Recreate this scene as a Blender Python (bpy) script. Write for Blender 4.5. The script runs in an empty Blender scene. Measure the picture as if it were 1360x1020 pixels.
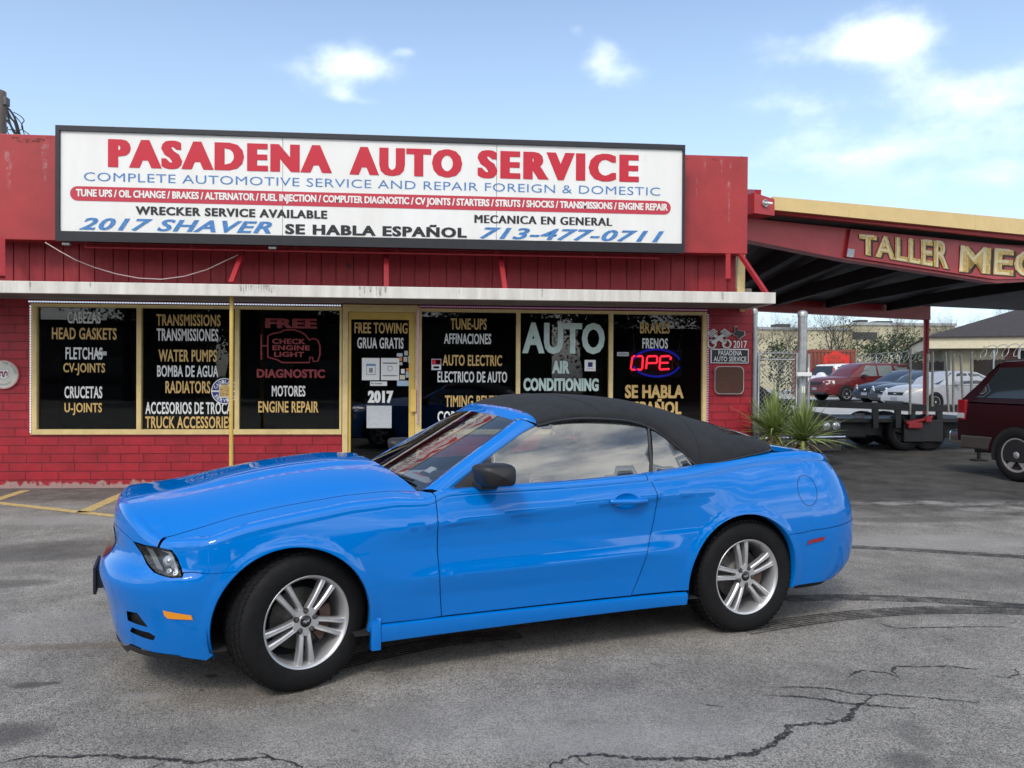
import bpy, bmesh, math, random
from mathutils import Vector, Matrix, noise as mnoise
from mathutils.geometry import delaunay_2d_cdt
R = math.radians
sc = bpy.context.scene
col = sc.collection
random.seed(7)

# ------------------------------------------------------------------ camera
F_PX, CYAW, CPIT, CROL, CH = 1111.69, .0916404976, -.0097086, .0057890, 1.58736
fwd = Vector((math.sin(CYAW)*math.cos(CPIT), math.cos(CYAW)*math.cos(CPIT), math.sin(CPIT)))
rgt = Vector((math.cos(CYAW), -math.sin(CYAW), 0)); up0 = rgt.cross(fwd)
c_r = math.cos(CROL)*rgt + math.sin(CROL)*up0
c_u = -math.sin(CROL)*rgt + math.cos(CROL)*up0
cam = bpy.data.cameras.new('camera')
cam.sensor_width = 36; cam.lens = F_PX/1360*36; cam.clip_start = .05; cam.clip_end = 6000
cam_o = bpy.data.objects.new('camera', cam); col.objects.link(cam_o)
cam_o.matrix_world = Matrix(((c_r.x, c_u.x, -fwd.x, 0), (c_r.y, c_u.y, -fwd.y, 0), (c_r.z, c_u.z, -fwd.z, CH), (0, 0, 0, 1)))
sc.camera = cam_o
EYE = Vector((0, 0, CH))

def ray(u, v):            # direction through a point of the photograph (1360 x 1020)
    return c_r*((u-680)/F_PX) - c_u*((v-510)/F_PX) + fwd
def at(u, v, Y):          # point at depth Y
    d = ray(u, v); return EYE + d*(Y/d.y)
def gnd(u, v, z=0.):
    d = ray(u, v); return EYE + d*((z-CH)/d.z)

# ------------------------------------------------------------------ light
SUN_EL, SUN_AZ = R(46), R(205)
sun = bpy.data.lights.new('sun', 'SUN'); sun.energy = 1.2; sun.angle = R(12); sun.color = (1, .95, .88)
sun_o = bpy.data.objects.new('sun', sun); col.objects.link(sun_o)
sd = Vector((math.sin(SUN_AZ)*math.cos(SUN_EL), math.cos(SUN_AZ)*math.cos(SUN_EL), math.sin(SUN_EL)))
sun_o.rotation_euler = sd.to_track_quat('Z', 'Y').to_euler()
sc.view_settings.view_transform = 'Standard'; sc.view_settings.look = 'None'
sc.view_settings.exposure = 0.45; sc.view_settings.gamma = 1; sc.view_settings.use_curve_mapping = False

world = bpy.data.worlds.new('World'); sc.world = world; world.use_nodes = True
CL_S = 1.0
def build_sky():
    nt = world.node_tree; N = nt.nodes; L = nt.links
    bg = N['Background']; bg.inputs['Strength'].default_value = .15
    sky = N.new('ShaderNodeTexSky'); sky.sky_type = 'NISHITA'; sky.sun_disc = False
    sky.sun_elevation = SUN_EL; sky.sun_rotation = SUN_AZ; sky.air_density = 1.0; sky.dust_density = 1.2; sky.ozone_density = 1.0
    tc = N.new('ShaderNodeTexCoord')
    def math_(op, a, b=None, c=None):
        n = N.new('ShaderNodeMath'); n.operation = op
        for i, v in enumerate((a, b, c)):
            if v is None: continue
            if isinstance(v, (int, float)): n.inputs[i].default_value = v
            else: L.new(v, n.inputs[i])
        return n.outputs[0]
    nz = N.new('ShaderNodeTexNoise'); nz.inputs['Scale'].default_value = 16; nz.inputs['Detail'].default_value = 10; nz.inputs['Roughness'].default_value = .6
    mp = N.new('ShaderNodeMapping'); mp.inputs['Scale'].default_value = (1, 1, 1.6)
    L.new(tc.outputs['Generated'], mp.inputs['Vector']); L.new(mp.outputs[0], nz.inputs['Vector'])
    # single clouds by direction: (photo x, photo y, half width, half height in px, density)
    blobs = [(1148, 48, 42, 26, 1.15), (1200, 50, 36, 30, 1.2), (1170, 62, 60, 18, .8), (1040, 66, 60, 24, .52),
             (1318, 108, 80, 26, .85), (1240, 124, 44, 22, .42), (1345, 150, 60, 40, .35), (1055, 138, 50, 24, .6), (1120, 185, 60, 14, .45),
             (1180, 203, 110, 13, .6), (1060, 215, 90, 20, .2), (1300, 235, 100, 22, .35), (1225, 190, 230, 85, .34), (455, 80, 45, 28, .72), (490, 85, 44, 16, .62), (440, 102, 80, 26, .42),
             (538, 69, 14, 6, .75), (454, 126, 16, 10, .7), (486, 135, 20, 6, .45), (800, 72, 20, 24, .66), (806, 95, 44, 20, .7), (766, 40, 14, 8, .45)]
    sx = N.new('ShaderNodeSeparateXYZ'); L.new(tc.outputs['Generated'], sx.inputs[0])
    az = math_('ARCTAN2', sx.outputs['X'], sx.outputs['Y']); el = math_('ARCSINE', sx.outputs['Z'])
    tot = None
    for (u, v, a, b, w) in blobs:
        d = ray(u, v).normalized(); a0 = math.atan2(d.x, d.y); e0 = math.asin(d.z)
        ka = F_PX/(a*CL_S)*math.cos(e0); kb = F_PX/(b*CL_S)
        p = math_('MULTIPLY_ADD', az, ka, -a0*ka); q = math_('MULTIPLY_ADD', el, kb, -e0*kb)
        q = math_('MULTIPLY_ADD', q, q, math_('MULTIPLY', p, p))
        g = math_('POWER', .3679, q)
        tot = math_('MULTIPLY', g, w) if tot is None else math_('MULTIPLY_ADD', g, w, tot)
    # broken cloud behind the viewer and high up, seen in reflections
    mr = N.new('ShaderNodeMapRange'); mr.inputs['From Min'].default_value = .35; mr.inputs['From Max'].default_value = -.25
    mr.inputs['To Min'].default_value = 0; mr.inputs['To Max'].default_value = 1.
    L.new(sx.outputs['Y'], mr.inputs['Value'])
    n2 = N.new('ShaderNodeTexNoise'); n2.inputs['Scale'].default_value = 3.2; n2.inputs['Detail'].default_value = 8
    m2 = N.new('ShaderNodeMapping'); m2.inputs['Scale'].default_value = (1, 1, 4.5)
    L.new(tc.outputs['Generated'], m2.inputs['Vector']); L.new(m2.outputs[0], n2.inputs['Vector'])
    back = math_('MULTIPLY', mr.outputs[0], math_('MAXIMUM', math_('MULTIPLY_ADD', n2.outputs['Fac'], 6., -2.1), .1))
    tot = math_('ADD', tot, back)
    nd = math_('MULTIPLY', math_('SUBTRACT', nz.outputs['Fac'], .52), 2.3)
    dens = math_('ADD', tot, nd)
    sm = N.new('ShaderNodeMapRange'); sm.interpolation_type = 'SMOOTHSTEP'
    sm.inputs['From Min'].default_value = .05; sm.inputs['From Max'].default_value = 2.1
    L.new(dens, sm.inputs['Value'])
    gate = N.new('ShaderNodeMapRange'); gate.interpolation_type = 'SMOOTHSTEP'
    gate.inputs['From Min'].default_value = .0; gate.inputs['From Max'].default_value = .55
    L.new(tot, gate.inputs['Value'])
    fac = math_('MULTIPLY', sm.outputs[0], gate.outputs[0])
    # thin haze veil whitening the lower sky
    hz = N.new('ShaderNodeMapRange'); hz.inputs['From Min'].default_value = 0.; hz.inputs['From Max'].default_value = .42
    hz.inputs['To Min'].default_value = .5; hz.inputs['To Max'].default_value = .1
    L.new(sx.outputs['Z'], hz.inputs['Value'])
    veil = N.new('ShaderNodeMixRGB'); L.new(hz.outputs[0], veil.inputs[0]); L.new(sky.outputs[0], veil.inputs[1]); veil.inputs[2].default_value = (4.5, 6.0, 7.9, 1)
    lit = N.new('ShaderNodeMixRGB'); L.new(mr.outputs[0], lit.inputs[0]); lit.inputs[1].default_value = (6.5, 7.1, 7.9, 1); lit.inputs[2].default_value = (12.5, 12.2, 11.6, 1)     # clouds on the sun's side, brightened further to fill the front faces
    mx = N.new('ShaderNodeMixRGB'); L.new(fac, mx.inputs[0]); L.new(veil.outputs[0], mx.inputs[1]); L.new(lit.outputs[0], mx.inputs[2])
    L.new(mx.outputs[0], bg.inputs['Color'])
build_sky()

# ------------------------------------------------------------------ materials
def mat(name, rgb, rough=.6, metal=0., var=0., vscale=6., bump=0., bscale=40., coat=0., spec=.5, dirt=None, emit=None, stretch=None):
    m = bpy.data.materials.new(name); m.use_nodes = True
    nt = m.node_tree; N = nt.nodes; L = nt.links; b = N['Principled BSDF']
    c = (*rgb, 1)
    b.inputs['Base Color'].default_value = c; b.inputs['Roughness'].default_value = rough; b.inputs['Metallic'].default_value = metal
    b.inputs['Coat Weight'].default_value = coat; b.inputs['Coat Roughness'].default_value = .03; b.inputs['Specular IOR Level'].default_value = spec
    if emit: b.inputs['Emission Color'].default_value = (*emit[0], 1); b.inputs['Emission Strength'].default_value = emit[1]
    tc = N.new('ShaderNodeTexCoord'); vec = tc.outputs['Object']
    if stretch:
        mp = N.new('ShaderNodeMapping'); mp.inputs['Scale'].default_value = stretch; L.new(vec, mp.inputs['Vector']); vec = mp.outputs[0]
    if var or dirt:
        n = N.new('ShaderNodeTexNoise'); n.inputs['Scale'].default_value = vscale; n.inputs['Detail'].default_value = 7; n.inputs['Roughness'].default_value = .65
        L.new(vec, n.inputs['Vector'])
        cr = N.new('ShaderNodeValToRGB'); cr.color_ramp.elements[0].position = .3; cr.color_ramp.elements[1].position = .72
        lo = dirt if dirt else tuple(max(0, x*(1-var)) for x in rgb); hi = tuple(min(1, x*(1+var)) for x in rgb)
        cr.color_ramp.elements[0].color = (*lo, 1); cr.color_ramp.elements[1].color = (*hi, 1)
        L.new(n.outputs['Fac'], cr.inputs[0]); L.new(cr.outputs[0], b.inputs['Base Color'])
        mr = N.new('ShaderNodeMapRange'); mr.inputs['To Min'].default_value = min(1, rough*1.15+.03); mr.inputs['To Max'].default_value = max(.02, rough*.85)
        L.new(n.outputs['Fac'], mr.inputs['Value']); L.new(mr.outputs[0], b.inputs['Roughness'])
    if bump:
        n2 = N.new('ShaderNodeTexNoise'); n2.inputs['Scale'].default_value = bscale; n2.inputs['Detail'].default_value = 5
        L.new(vec, n2.inputs['Vector'])
        bp = N.new('ShaderNodeBump'); bp.inputs['Strength'].default_value = bump; bp.inputs['Distance'].default_value = .01
        L.new(n2.outputs['Fac'], bp.inputs['Height']); L.new(bp.outputs[0], b.inputs['Normal'])
    return m

def glass(name, tint=(.8, .85, .85), ior=1.5, transp=.9, rough=0.0, film=0., fcol=(.45, .47, .45)):
    # thin pane: clear straight through, mirror-like by Fresnel
    m = bpy.data.materials.new(name); m.use_nodes = True
    nt = m.node_tree; N = nt.nodes; L = nt.links; N.remove(N['Principled BSDF'])
    t = N.new('ShaderNodeBsdfTransparent'); t.inputs[0].default_value = (*[x*transp for x in tint], 1)
    g = N.new('ShaderNodeBsdfGlossy'); g.inputs['Roughness'].default_value = rough; g.inputs[0].default_value = (1, 1, 1, 1)
    fr = N.new('ShaderNodeFresnel'); ge = N.new('ShaderNodeNewGeometry'); io = N.new('ShaderNodeMapRange')
    io.inputs['To Min'].default_value = ior; io.inputs['To Max'].default_value = 1/ior; L.new(ge.outputs['Backfacing'], io.inputs['Value']); L.new(io.outputs[0], fr.inputs[0])
    mx = N.new('ShaderNodeMixShader'); L.new(fr.outputs[0], mx.inputs[0]); L.new(t.outputs[0], mx.inputs[1]); L.new(g.outputs[0], mx.inputs[2])
    out = mx.outputs[0]
    if film:      # dust and dried water on the glass
        df = N.new('ShaderNodeBsdfDiffuse'); df.inputs[0].default_value = (*fcol, 1); tc = N.new('ShaderNodeTexCoord'); nz = N.new('ShaderNodeTexNoise')
        nz.inputs['Scale'].default_value = 5; nz.inputs['Detail'].default_value = 8; nz.inputs['Roughness'].default_value = .7; L.new(tc.outputs['Object'], nz.inputs['Vector'])
        mr = N.new('ShaderNodeMapRange'); mr.inputs['From Min'].default_value = .3; mr.inputs['From Max'].default_value = .72; mr.inputs['To Min'].default_value = film*.3; mr.inputs['To Max'].default_value = film*1.6; L.new(nz.outputs['Fac'], mr.inputs['Value'])
        m2 = N.new('ShaderNodeMixShader'); L.new(mr.outputs[0], m2.inputs[0]); L.new(out, m2.inputs[1]); L.new(df.outputs[0], m2.inputs[2]); out = m2.outputs[0]
    L.new(out, N['Material Output'].inputs['Surface'])
    return m

M = {}
# ------------------------------------------------------------------ mesh builder
class MB:
    def __init__(s): s.v = []; s.f = []; s.m = []; s.sm = []
    def add(s, vs, fs, mi=0, smooth=False):
        o = len(s.v); s.v += [tuple(v) for v in vs]
        for f in fs: s.f.append(tuple(i+o for i in f)); s.m.append(mi); s.sm.append(smooth)
        return s
    def box(s, a, b, mi=0, mtx=None, bev=0.):
        x0, y0, z0 = [min(a[i], b[i]) for i in range(3)]; x1, y1, z1 = [max(a[i], b[i]) for i in range(3)]
        if bev > 0:
            bm = bmesh.new(); bmesh.ops.create_cube(bm, size=1)
            for v in bm.verts: v.co = Vector(((x0+x1)/2+v.co.x*(x1-x0), (y0+y1)/2+v.co.y*(y1-y0), (z0+z1)/2+v.co.z*(z1-z0)))
            bmesh.ops.bevel(bm, geom=bm.edges[:], offset=bev, segments=2, affect='EDGES', profile=.5)
            return s.bm(bm, mi, mtx)
        vs = [(x0,y0,z0),(x1,y0,z0),(x1,y1,z0),(x0,y1,z0),(x0,y0,z1),(x1,y0,z1),(x1,y1,z1),(x0,y1,z1)]
        if mtx: vs = [mtx @ Vector(v) for v in vs]
        return s.add(vs, [(0,3,2,1),(4,5,6,7),(0,1,5,4),(1,2,6,5),(2,3,7,6),(3,0,4,7)], mi)
    def bm(s, bm, mi=0, mtx=None, smooth=False):
        bm.verts.index_update()
        vs = [(mtx @ v.co) if mtx else v.co.copy() for v in bm.verts]
        s.add(vs, [[v.index for v in f.verts] for f in bm.faces], mi, smooth); bm.free(); return s
    def hexa(s, p, mi=0):      # 8 corners: bottom 4, top 4
        return s.add(p, [(0,3,2,1),(4,5,6,7),(0,1,5,4),(1,2,6,5),(2,3,7,6),(3,0,4,7)], mi)
    def bar(s, p, q, w, h=None, mi=0, upv=(0,0,1)):   # rectangular bar between two points
        p = Vector(p); q = Vector(q); h = h or w; d = (q-p).normalized(); u = Vector(upv)
        if abs(d.dot(u)) > .98: u = Vector((0,1,0))
        a = d.cross(u).normalized()*w/2; b = a.cross(d).normalized()*h/2
        return s.hexa([p-a-b, p+a-b, p+a+b, p-a+b, q-a-b, q+a-b, q+a+b, q-a+b], mi)
    def tube(s, pts, r, n=10, mi=0, cap=True, smooth=True):
        pts = [Vector(p) for p in pts]; rs = r if isinstance(r, (list, tuple)) else [r]*len(pts)
        vs = []; fs = []; prev = None
        for i, p in enumerate(pts):
            d = (pts[min(i+1, len(pts)-1)]-pts[max(i-1, 0)]).normalized()
            if prev is None:
                a = d.cross(Vector((0,0,1)));
                if a.length < .05: a = d.cross(Vector((1,0,0)))
            else: a = prev - d*prev.dot(d)
            a.normalize(); prev = a; b = d.cross(a)
            for k in range(n):
                t = 2*math.pi*k/n; vs.append(p+(a*math.cos(t)+b*math.sin(t))*rs[i])
        for i in range(len(pts)-1):
            for k in range(n):
                fs.append((i*n+k, i*n+(k+1)%n, (i+1)*n+(k+1)%n, (i+1)*n+k))
        s.add(vs, fs, mi, smooth)
        if cap: s.add(vs[:n], [tuple(range(n-1,-1,-1))], mi); s.add(vs[-n:], [tuple(range(n))], mi)
        return s
    def lathe(s, prof, n=32, axis=None, mi=0, mtx=None, smooth=True, close=False):   # prof: (r, h) about local Y
        vs = []; fs = []; k = len(prof)
        for i in range(n):
            t = 2*math.pi*i/n
            for (r, h) in prof: vs.append(Vector((r*math.cos(t), h, r*math.sin(t))))
        if mtx: vs = [mtx @ v for v in vs]
        kk = k if close else k-1
        for i in range(n):
            for j in range(kk):
                a = i*k+j; b = i*k+(j+1)%k; c = ((i+1)%n)*k+(j+1)%k; d = ((i+1)%n)*k+j
                fs.append((a, b, c, d))
        return s.add(vs, fs, mi, smooth)
    def prism(s, poly, y0, y1, mi=0, mtx=None):      # poly in (x,z), extruded along y
        n = len(poly)
        A = sum(poly[i][0]*poly[(i+1)%n][1]-poly[(i+1)%n][0]*poly[i][1] for i in range(n))
        if A < 0: poly = poly[::-1]
        if y0 > y1: y0, y1 = y1, y0
        vs = [Vector((x, y0, z)) for x, z in poly]+[Vector((x, y1, z)) for x, z in poly]
        if mtx: vs = [mtx @ v for v in vs]
        fs = [tuple(range(n)), tuple(range(2*n-1, n-1, -1))]+[(i+n, (i+1)%n+n, (i+1)%n, i) for i in range(n)]
        return s.add(vs, fs, mi)
    def build(s, name, mats, parent=None, label=None, cat=None, group=None, kind=None, origin=None, sharp=None, mirror=None):
        me = bpy.data.meshes.new(name)
        vs = s.v
        if origin: vs = [(v[0]-origin[0], v[1]-origin[1], v[2]-origin[2]) for v in vs]
        me.from_pydata(vs, [], s.f)
        if not isinstance(mats, (list, tuple)): mats = [mats]
        for m in mats: me.materials.append(M[m] if isinstance(m, str) else m)
        me.polygons.foreach_set('material_index', s.m); me.polygons.foreach_set('use_smooth', s.sm)
        me.validate(); me.update()
        if sharp is not None: me.set_sharp_from_angle(angle=R(sharp))
        o = bpy.data.objects.new(name, me); col.objects.link(o)
        if origin: o.location = origin
        if parent: o.parent = parent
        tag(o, label, cat, group, kind); return o

def tag(o, label=None, cat=None, group=None, kind=None):
    if label: o['label'] = label
    if cat: o['category'] = cat
    if group: o['group'] = group
    if kind: o['kind'] = kind
def thing(name, label, cat, loc=(0,0,0), rz=0., group=None):
    o = bpy.data.objects.new(name, None); col.objects.link(o); o.location = loc; o.rotation_euler = (0, 0, rz); o.empty_display_size = .2
    tag(o, label, cat, group); return o
def kids(o): return [c for c in bpy.data.objects if c.parent == o]
def copy_tree(o, parent=None):
    c = o.copy(); col.objects.link(c)
    if parent: c.parent = parent
    for ch in list(o.children): copy_tree(ch, c)
    return c

def text_mesh(s, off=0., shear=0., sp=1., res=3):
    c = bpy.data.curves.new('t', 'FONT'); c.body = s; c.offset = off; c.shear = shear; c.space_character = sp; c.resolution_u = res
    o = bpy.data.objects.new('t', c); me = bpy.data.meshes.new_from_object(o)
    vs = [v.co.copy() for v in me.vertices]; fs = [tuple(p.vertices) for p in me.polygons]
    bpy.data.objects.remove(o); bpy.data.curves.remove(c); bpy.data.meshes.remove(me)
    return vs, fs
def put_text(mb, s, P00, P10, P01, mi=0, off=.02, shear=0., sp=1., fat=0., nrm=None, lift=0.):
    """flat lettering filling the parallelogram P00 (bottom left), P10 (bottom right), P01 (top left)"""
    vs, fs = text_mesh(s, off, shear, sp)
    x0 = min(v.x for v in vs)-fat; x1 = max(v.x for v in vs)+fat; y0 = min(v.y for v in vs); y1 = max(v.y for v in vs)
    if 'Ñ' in s or 'Q' in s:     # cap height only
        y0 = -off; y1 = .7+off
    P00 = Vector(P00); ex = Vector(P10)-P00; ez = Vector(P01)-P00
    nrm = nrm or ex.cross(ez).normalized()
    for k, dx in enumerate([0.] if not fat else [0., -fat, fat, -fat/2, fat/2]):
        mb.add([P00+ex*((v.x+dx-x0)/(x1-x0))+ez*((v.y-y0)/(y1-y0))+nrm*(lift+.0004*k) for v in vs], fs, mi)
def interp(tab, x):
    if x <= tab[0][0]: return tab[0][1]
    for (a, b), (c, d) in zip(tab, tab[1:]):
        if x <= c:
            return b+(d-b)*(x-a)/(c-a)
    return tab[-1][1]
class Curve1:      # monotone cubic (PCHIP) through a table
    def __init__(s, tab):
        s.x = [t[0] for t in tab]; s.y = [t[1] for t in tab]; n = len(tab)
        h = [s.x[i+1]-s.x[i] for i in range(n-1)]; dl = [(s.y[i+1]-s.y[i])/h[i] for i in range(n-1)]
        s.d = [0.]*n; s.d[0] = dl[0]; s.d[-1] = dl[-1]
        for i in range(1, n-1):
            if dl[i-1]*dl[i] > 0:
                w1 = 2*h[i]+h[i-1]; w2 = h[i]+2*h[i-1]; s.d[i] = (w1+w2)/(w1/dl[i-1]+w2/dl[i])
    def __call__(s, x):
        X = s.x
        if x <= X[0]: return s.y[0]
        if x >= X[-1]: return s.y[-1]
        lo = 0
        while X[lo+1] < x: lo += 1
        h = X[lo+1]-X[lo]; t = (x-X[lo])/h
        return (s.y[lo]*(1+2*t)*(1-t)**2+s.d[lo]*h*t*(1-t)**2+s.y[lo+1]*t*t*(3-2*t)+s.d[lo+1]*h*t*t*(t-1))
def sstep(a, b, x):
    t = max(0., min(1., (x-a)/(b-a))); return t*t*(3-2*t)
# ================================================================== materials of the place
def w(self, name, mats, parent=None, **k):       # build from world coordinates under a thing
    o = self.build(name, mats, parent, **k)
    if parent is not None and parent.type == 'EMPTY': o.matrix_parent_inverse = Matrix.Translation(-parent.location)
    return o
MB.w = w

def asphalt():
    m = bpy.data.materials.new('asphalt'); m.use_nodes = True
    nt = m.node_tree; N = nt.nodes; L = nt.links; b = N['Principled BSDF']
    tc = N.new('ShaderNodeTexCoord'); P = tc.outputs['Object']
    sp = N.new('ShaderNodeSeparateXYZ'); L.new(P, sp.inputs[0])
    def mth(op, a, b_=None, c=None):
        n = N.new('ShaderNodeMath'); n.operation = op
        for i, v in enumerate((a, b_, c)):
            if v is None: continue
            if isinstance(v, (int, float)): n.inputs[i].default_value = v
            else: L.new(v, n.inputs[i])
        return n.outputs[0]
    def nz(scale, det=5, rough=.6, vec=P, dist=0.):
        n = N.new('ShaderNodeTexNoise'); n.inputs['Scale'].default_value = scale; n.inputs['Detail'].default_value = det
        n.inputs['Roughness'].default_value = rough; n.inputs['Distortion'].default_value = dist; L.new(vec, n.inputs['Vector']); return n.outputs['Fac']
    def sm(v, a, b_, lo=0., hi=1.):
        n = N.new('ShaderNodeMapRange'); n.interpolation_type = 'SMOOTHSTEP'; L.new(v, n.inputs['Value'])
        n.inputs['From Min'].default_value = a; n.inputs['From Max'].default_value = b_; n.inputs['To Min'].default_value = lo; n.inputs['To Max'].default_value = hi
        return n.outputs[0]
    def mix(f, a, b_, mode='MIX'):
        n = N.new('ShaderNodeMixRGB'); n.blend_type = mode
        for i, v in ((0, f), (1, a), (2, b_)):
            if isinstance(v, (int, float)): n.inputs[i].default_value = v
            elif isinstance(v, tuple): n.inputs[i].default_value = (*v, 1)
            else: L.new(v, n.inputs[i])
        return n.outputs[0]
    # aggregate: small stones of differing grey
    vo = N.new('ShaderNodeTexVoronoi'); vo.inputs['Scale'].default_value = 165; L.new(P, vo.inputs['Vector'])
    vb = N.new('ShaderNodeRGBToBW'); L.new(vo.outputs['Color'], vb.inputs[0])
    vo2 = N.new('ShaderNodeTexVoronoi'); vo2.inputs['Scale'].default_value = 48; L.new(P, vo2.inputs['Vector'])
    vb2 = N.new('ShaderNodeRGBToBW'); L.new(vo2.outputs['Color'], vb2.inputs[0])
    base = mix(nz(.55, 6, .62), (.178, .166, .147), (.262, .247, .222))
    grain = mth('ADD', mth('MULTIPLY', sm(vb.outputs[0], .2, .75, .36, 1.6), .72), mth('MULTIPLY', sm(vb2.outputs[0], .2, .8, .75, 1.2), .28))
    big = sm(nz(2.2, 8, .7), .3, .72, .76, 1.2)
    c = mix(1., base, mth('MULTIPLY', grain, big), 'MULTIPLY')
    # pale dusty apron and worn-dark places near the shop
    X = sp.outputs['X']; Y = sp.outputs['Y']
    jag = mth('MULTIPLY', mth('SUBTRACT', nz(.9, 7, .68), .5), 3.2)
    def ell(cx, cy, rx, ry, rot=0.):       # squared elliptic distance
        a = mth('MULTIPLY_ADD', X, 1/rx, -cx/rx); b2 = mth('MULTIPLY_ADD', Y, 1/ry, -cy/ry)
        return mth('MULTIPLY_ADD', a, a, mth('MULTIPLY', b2, b2))
    # driveway under the carport: older and oily, with carport shade painted into the colour
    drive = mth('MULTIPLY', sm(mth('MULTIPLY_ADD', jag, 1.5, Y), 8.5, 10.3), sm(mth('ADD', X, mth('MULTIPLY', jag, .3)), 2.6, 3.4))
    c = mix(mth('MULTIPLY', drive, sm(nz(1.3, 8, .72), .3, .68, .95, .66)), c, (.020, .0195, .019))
    pg = gnd(1265, 668)
    c = mix(mth('MULTIPLY', sm(mth('ADD', ell(pg.x, pg.y, 1.5, .26, -.25), mth('MULTIPLY', jag, .45)), 1.05, .3), mth('MULTIPLY', sm(nz(2.4, 8, .75), .40, .62), .75)), c, (.33, .32, .305))
    pg = gnd(1345, 676)
    c = mix(mth('MULTIPLY', sm(mth('ADD', ell(pg.x, pg.y, .9, .2, -.2), mth('MULTIPLY', jag, .5)), 1.05, .3), mth('MULTIPLY', sm(nz(2.4, 8, .75), .40, .62), .7)), c, (.34, .33, .31))
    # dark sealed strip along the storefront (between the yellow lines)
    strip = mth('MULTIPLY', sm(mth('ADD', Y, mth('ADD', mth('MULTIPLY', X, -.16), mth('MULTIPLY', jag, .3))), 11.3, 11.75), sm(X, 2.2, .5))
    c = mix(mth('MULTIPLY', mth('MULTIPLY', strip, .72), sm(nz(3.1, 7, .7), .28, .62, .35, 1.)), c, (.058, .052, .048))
    # oil patches, each with its own outline
    for (u, v, rx, ry, k) in ((30, 735, 1.1, .42, .62), (110, 722, .7, .2, .5), (15, 775, .35, .15, .6), (40, 910, .1, .055, .75), (5, 975, .22, .17, .75), (70, 907, .05, .03, .7),
                              (1200, 1010, .12, .1, .5), (1215, 975, .1, .18, .35), (1160, 655, .5, .2, .5), (1230, 690, 1.2, .22, .5), (282, 898, .035, .03, .85), (268, 917, .02, .015, .85),
                              (500, 890, .05, .03, .6), (1130, 900, .9, .3, .22), (900, 930, .8, .4, .18), (300, 960, .9, .3, .2), (1290, 770, .8, .3, .28)):
        g = gnd(u, v)
        c = mix(mth('MULTIPLY', sm(mth('MULTIPLY_ADD', jag, .5, ell(g.x, g.y, rx, ry)), 1.3, .2), k), c, (.052, .048, .045))
    for (u, v, rx, ry, k) in ((110, 690, 1.2, .35, .5), (60, 830, 1.2, .3, .3), (700, 960, 1.6, .35, .25), (190, 925, .16, .06, .5), (1230, 720, 1.4, .4, .45), (880, 985, .8, .2, .3)):
        g = gnd(u, v)
        c = mix(mth('MULTIPLY', sm(mth('MULTIPLY_ADD', jag, .6, ell(g.x, g.y, rx, ry)), 1.4, .1), k), c, (.31, .30, .285))
    g = gnd(110, 858); c = mix(mth('MULTIPLY', sm(mth('MULTIPLY_ADD', jag, .3, ell(g.x, g.y, .75, .07)), 1.3, .2), .45), c, (.13, .095, .06))
    g = gnd(330, 925); c = mix(mth('MULTIPLY', sm(mth('MULTIPLY_ADD', jag, .4, ell(g.x, g.y, .5, .14)), 1.3, .1), .3), c, (.14, .11, .08))
    c = mix(mth('MULTIPLY', sm(nz(6.5, 5, .55), .66, .74), .55), c, (.07, .064, .06))       # small drips and spots
    c = mix(mth('MULTIPLY', sm(nz(38, 3, .5), .70, .78), .5), c, (.06, .055, .052))
    c = mix(mth('MULTIPLY', sm(nz(31, 3, .5), .71, .78), .5), c, (.46, .44, .41))
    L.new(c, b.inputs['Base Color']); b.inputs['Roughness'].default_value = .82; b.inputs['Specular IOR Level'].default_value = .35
    bp = N.new('ShaderNodeBump'); bp.inputs['Strength'].default_value = .55; bp.inputs['Distance'].default_value = .006
    L.new(mth('ADD', mth('MULTIPLY', vo.outputs['Distance'], -1.), mth('MULTIPLY', nz(20, 6), .8)), bp.inputs['Height']); L.new(bp.outputs[0], b.inputs['Normal'])
    return m
M['asphalt'] = asphalt()

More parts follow.
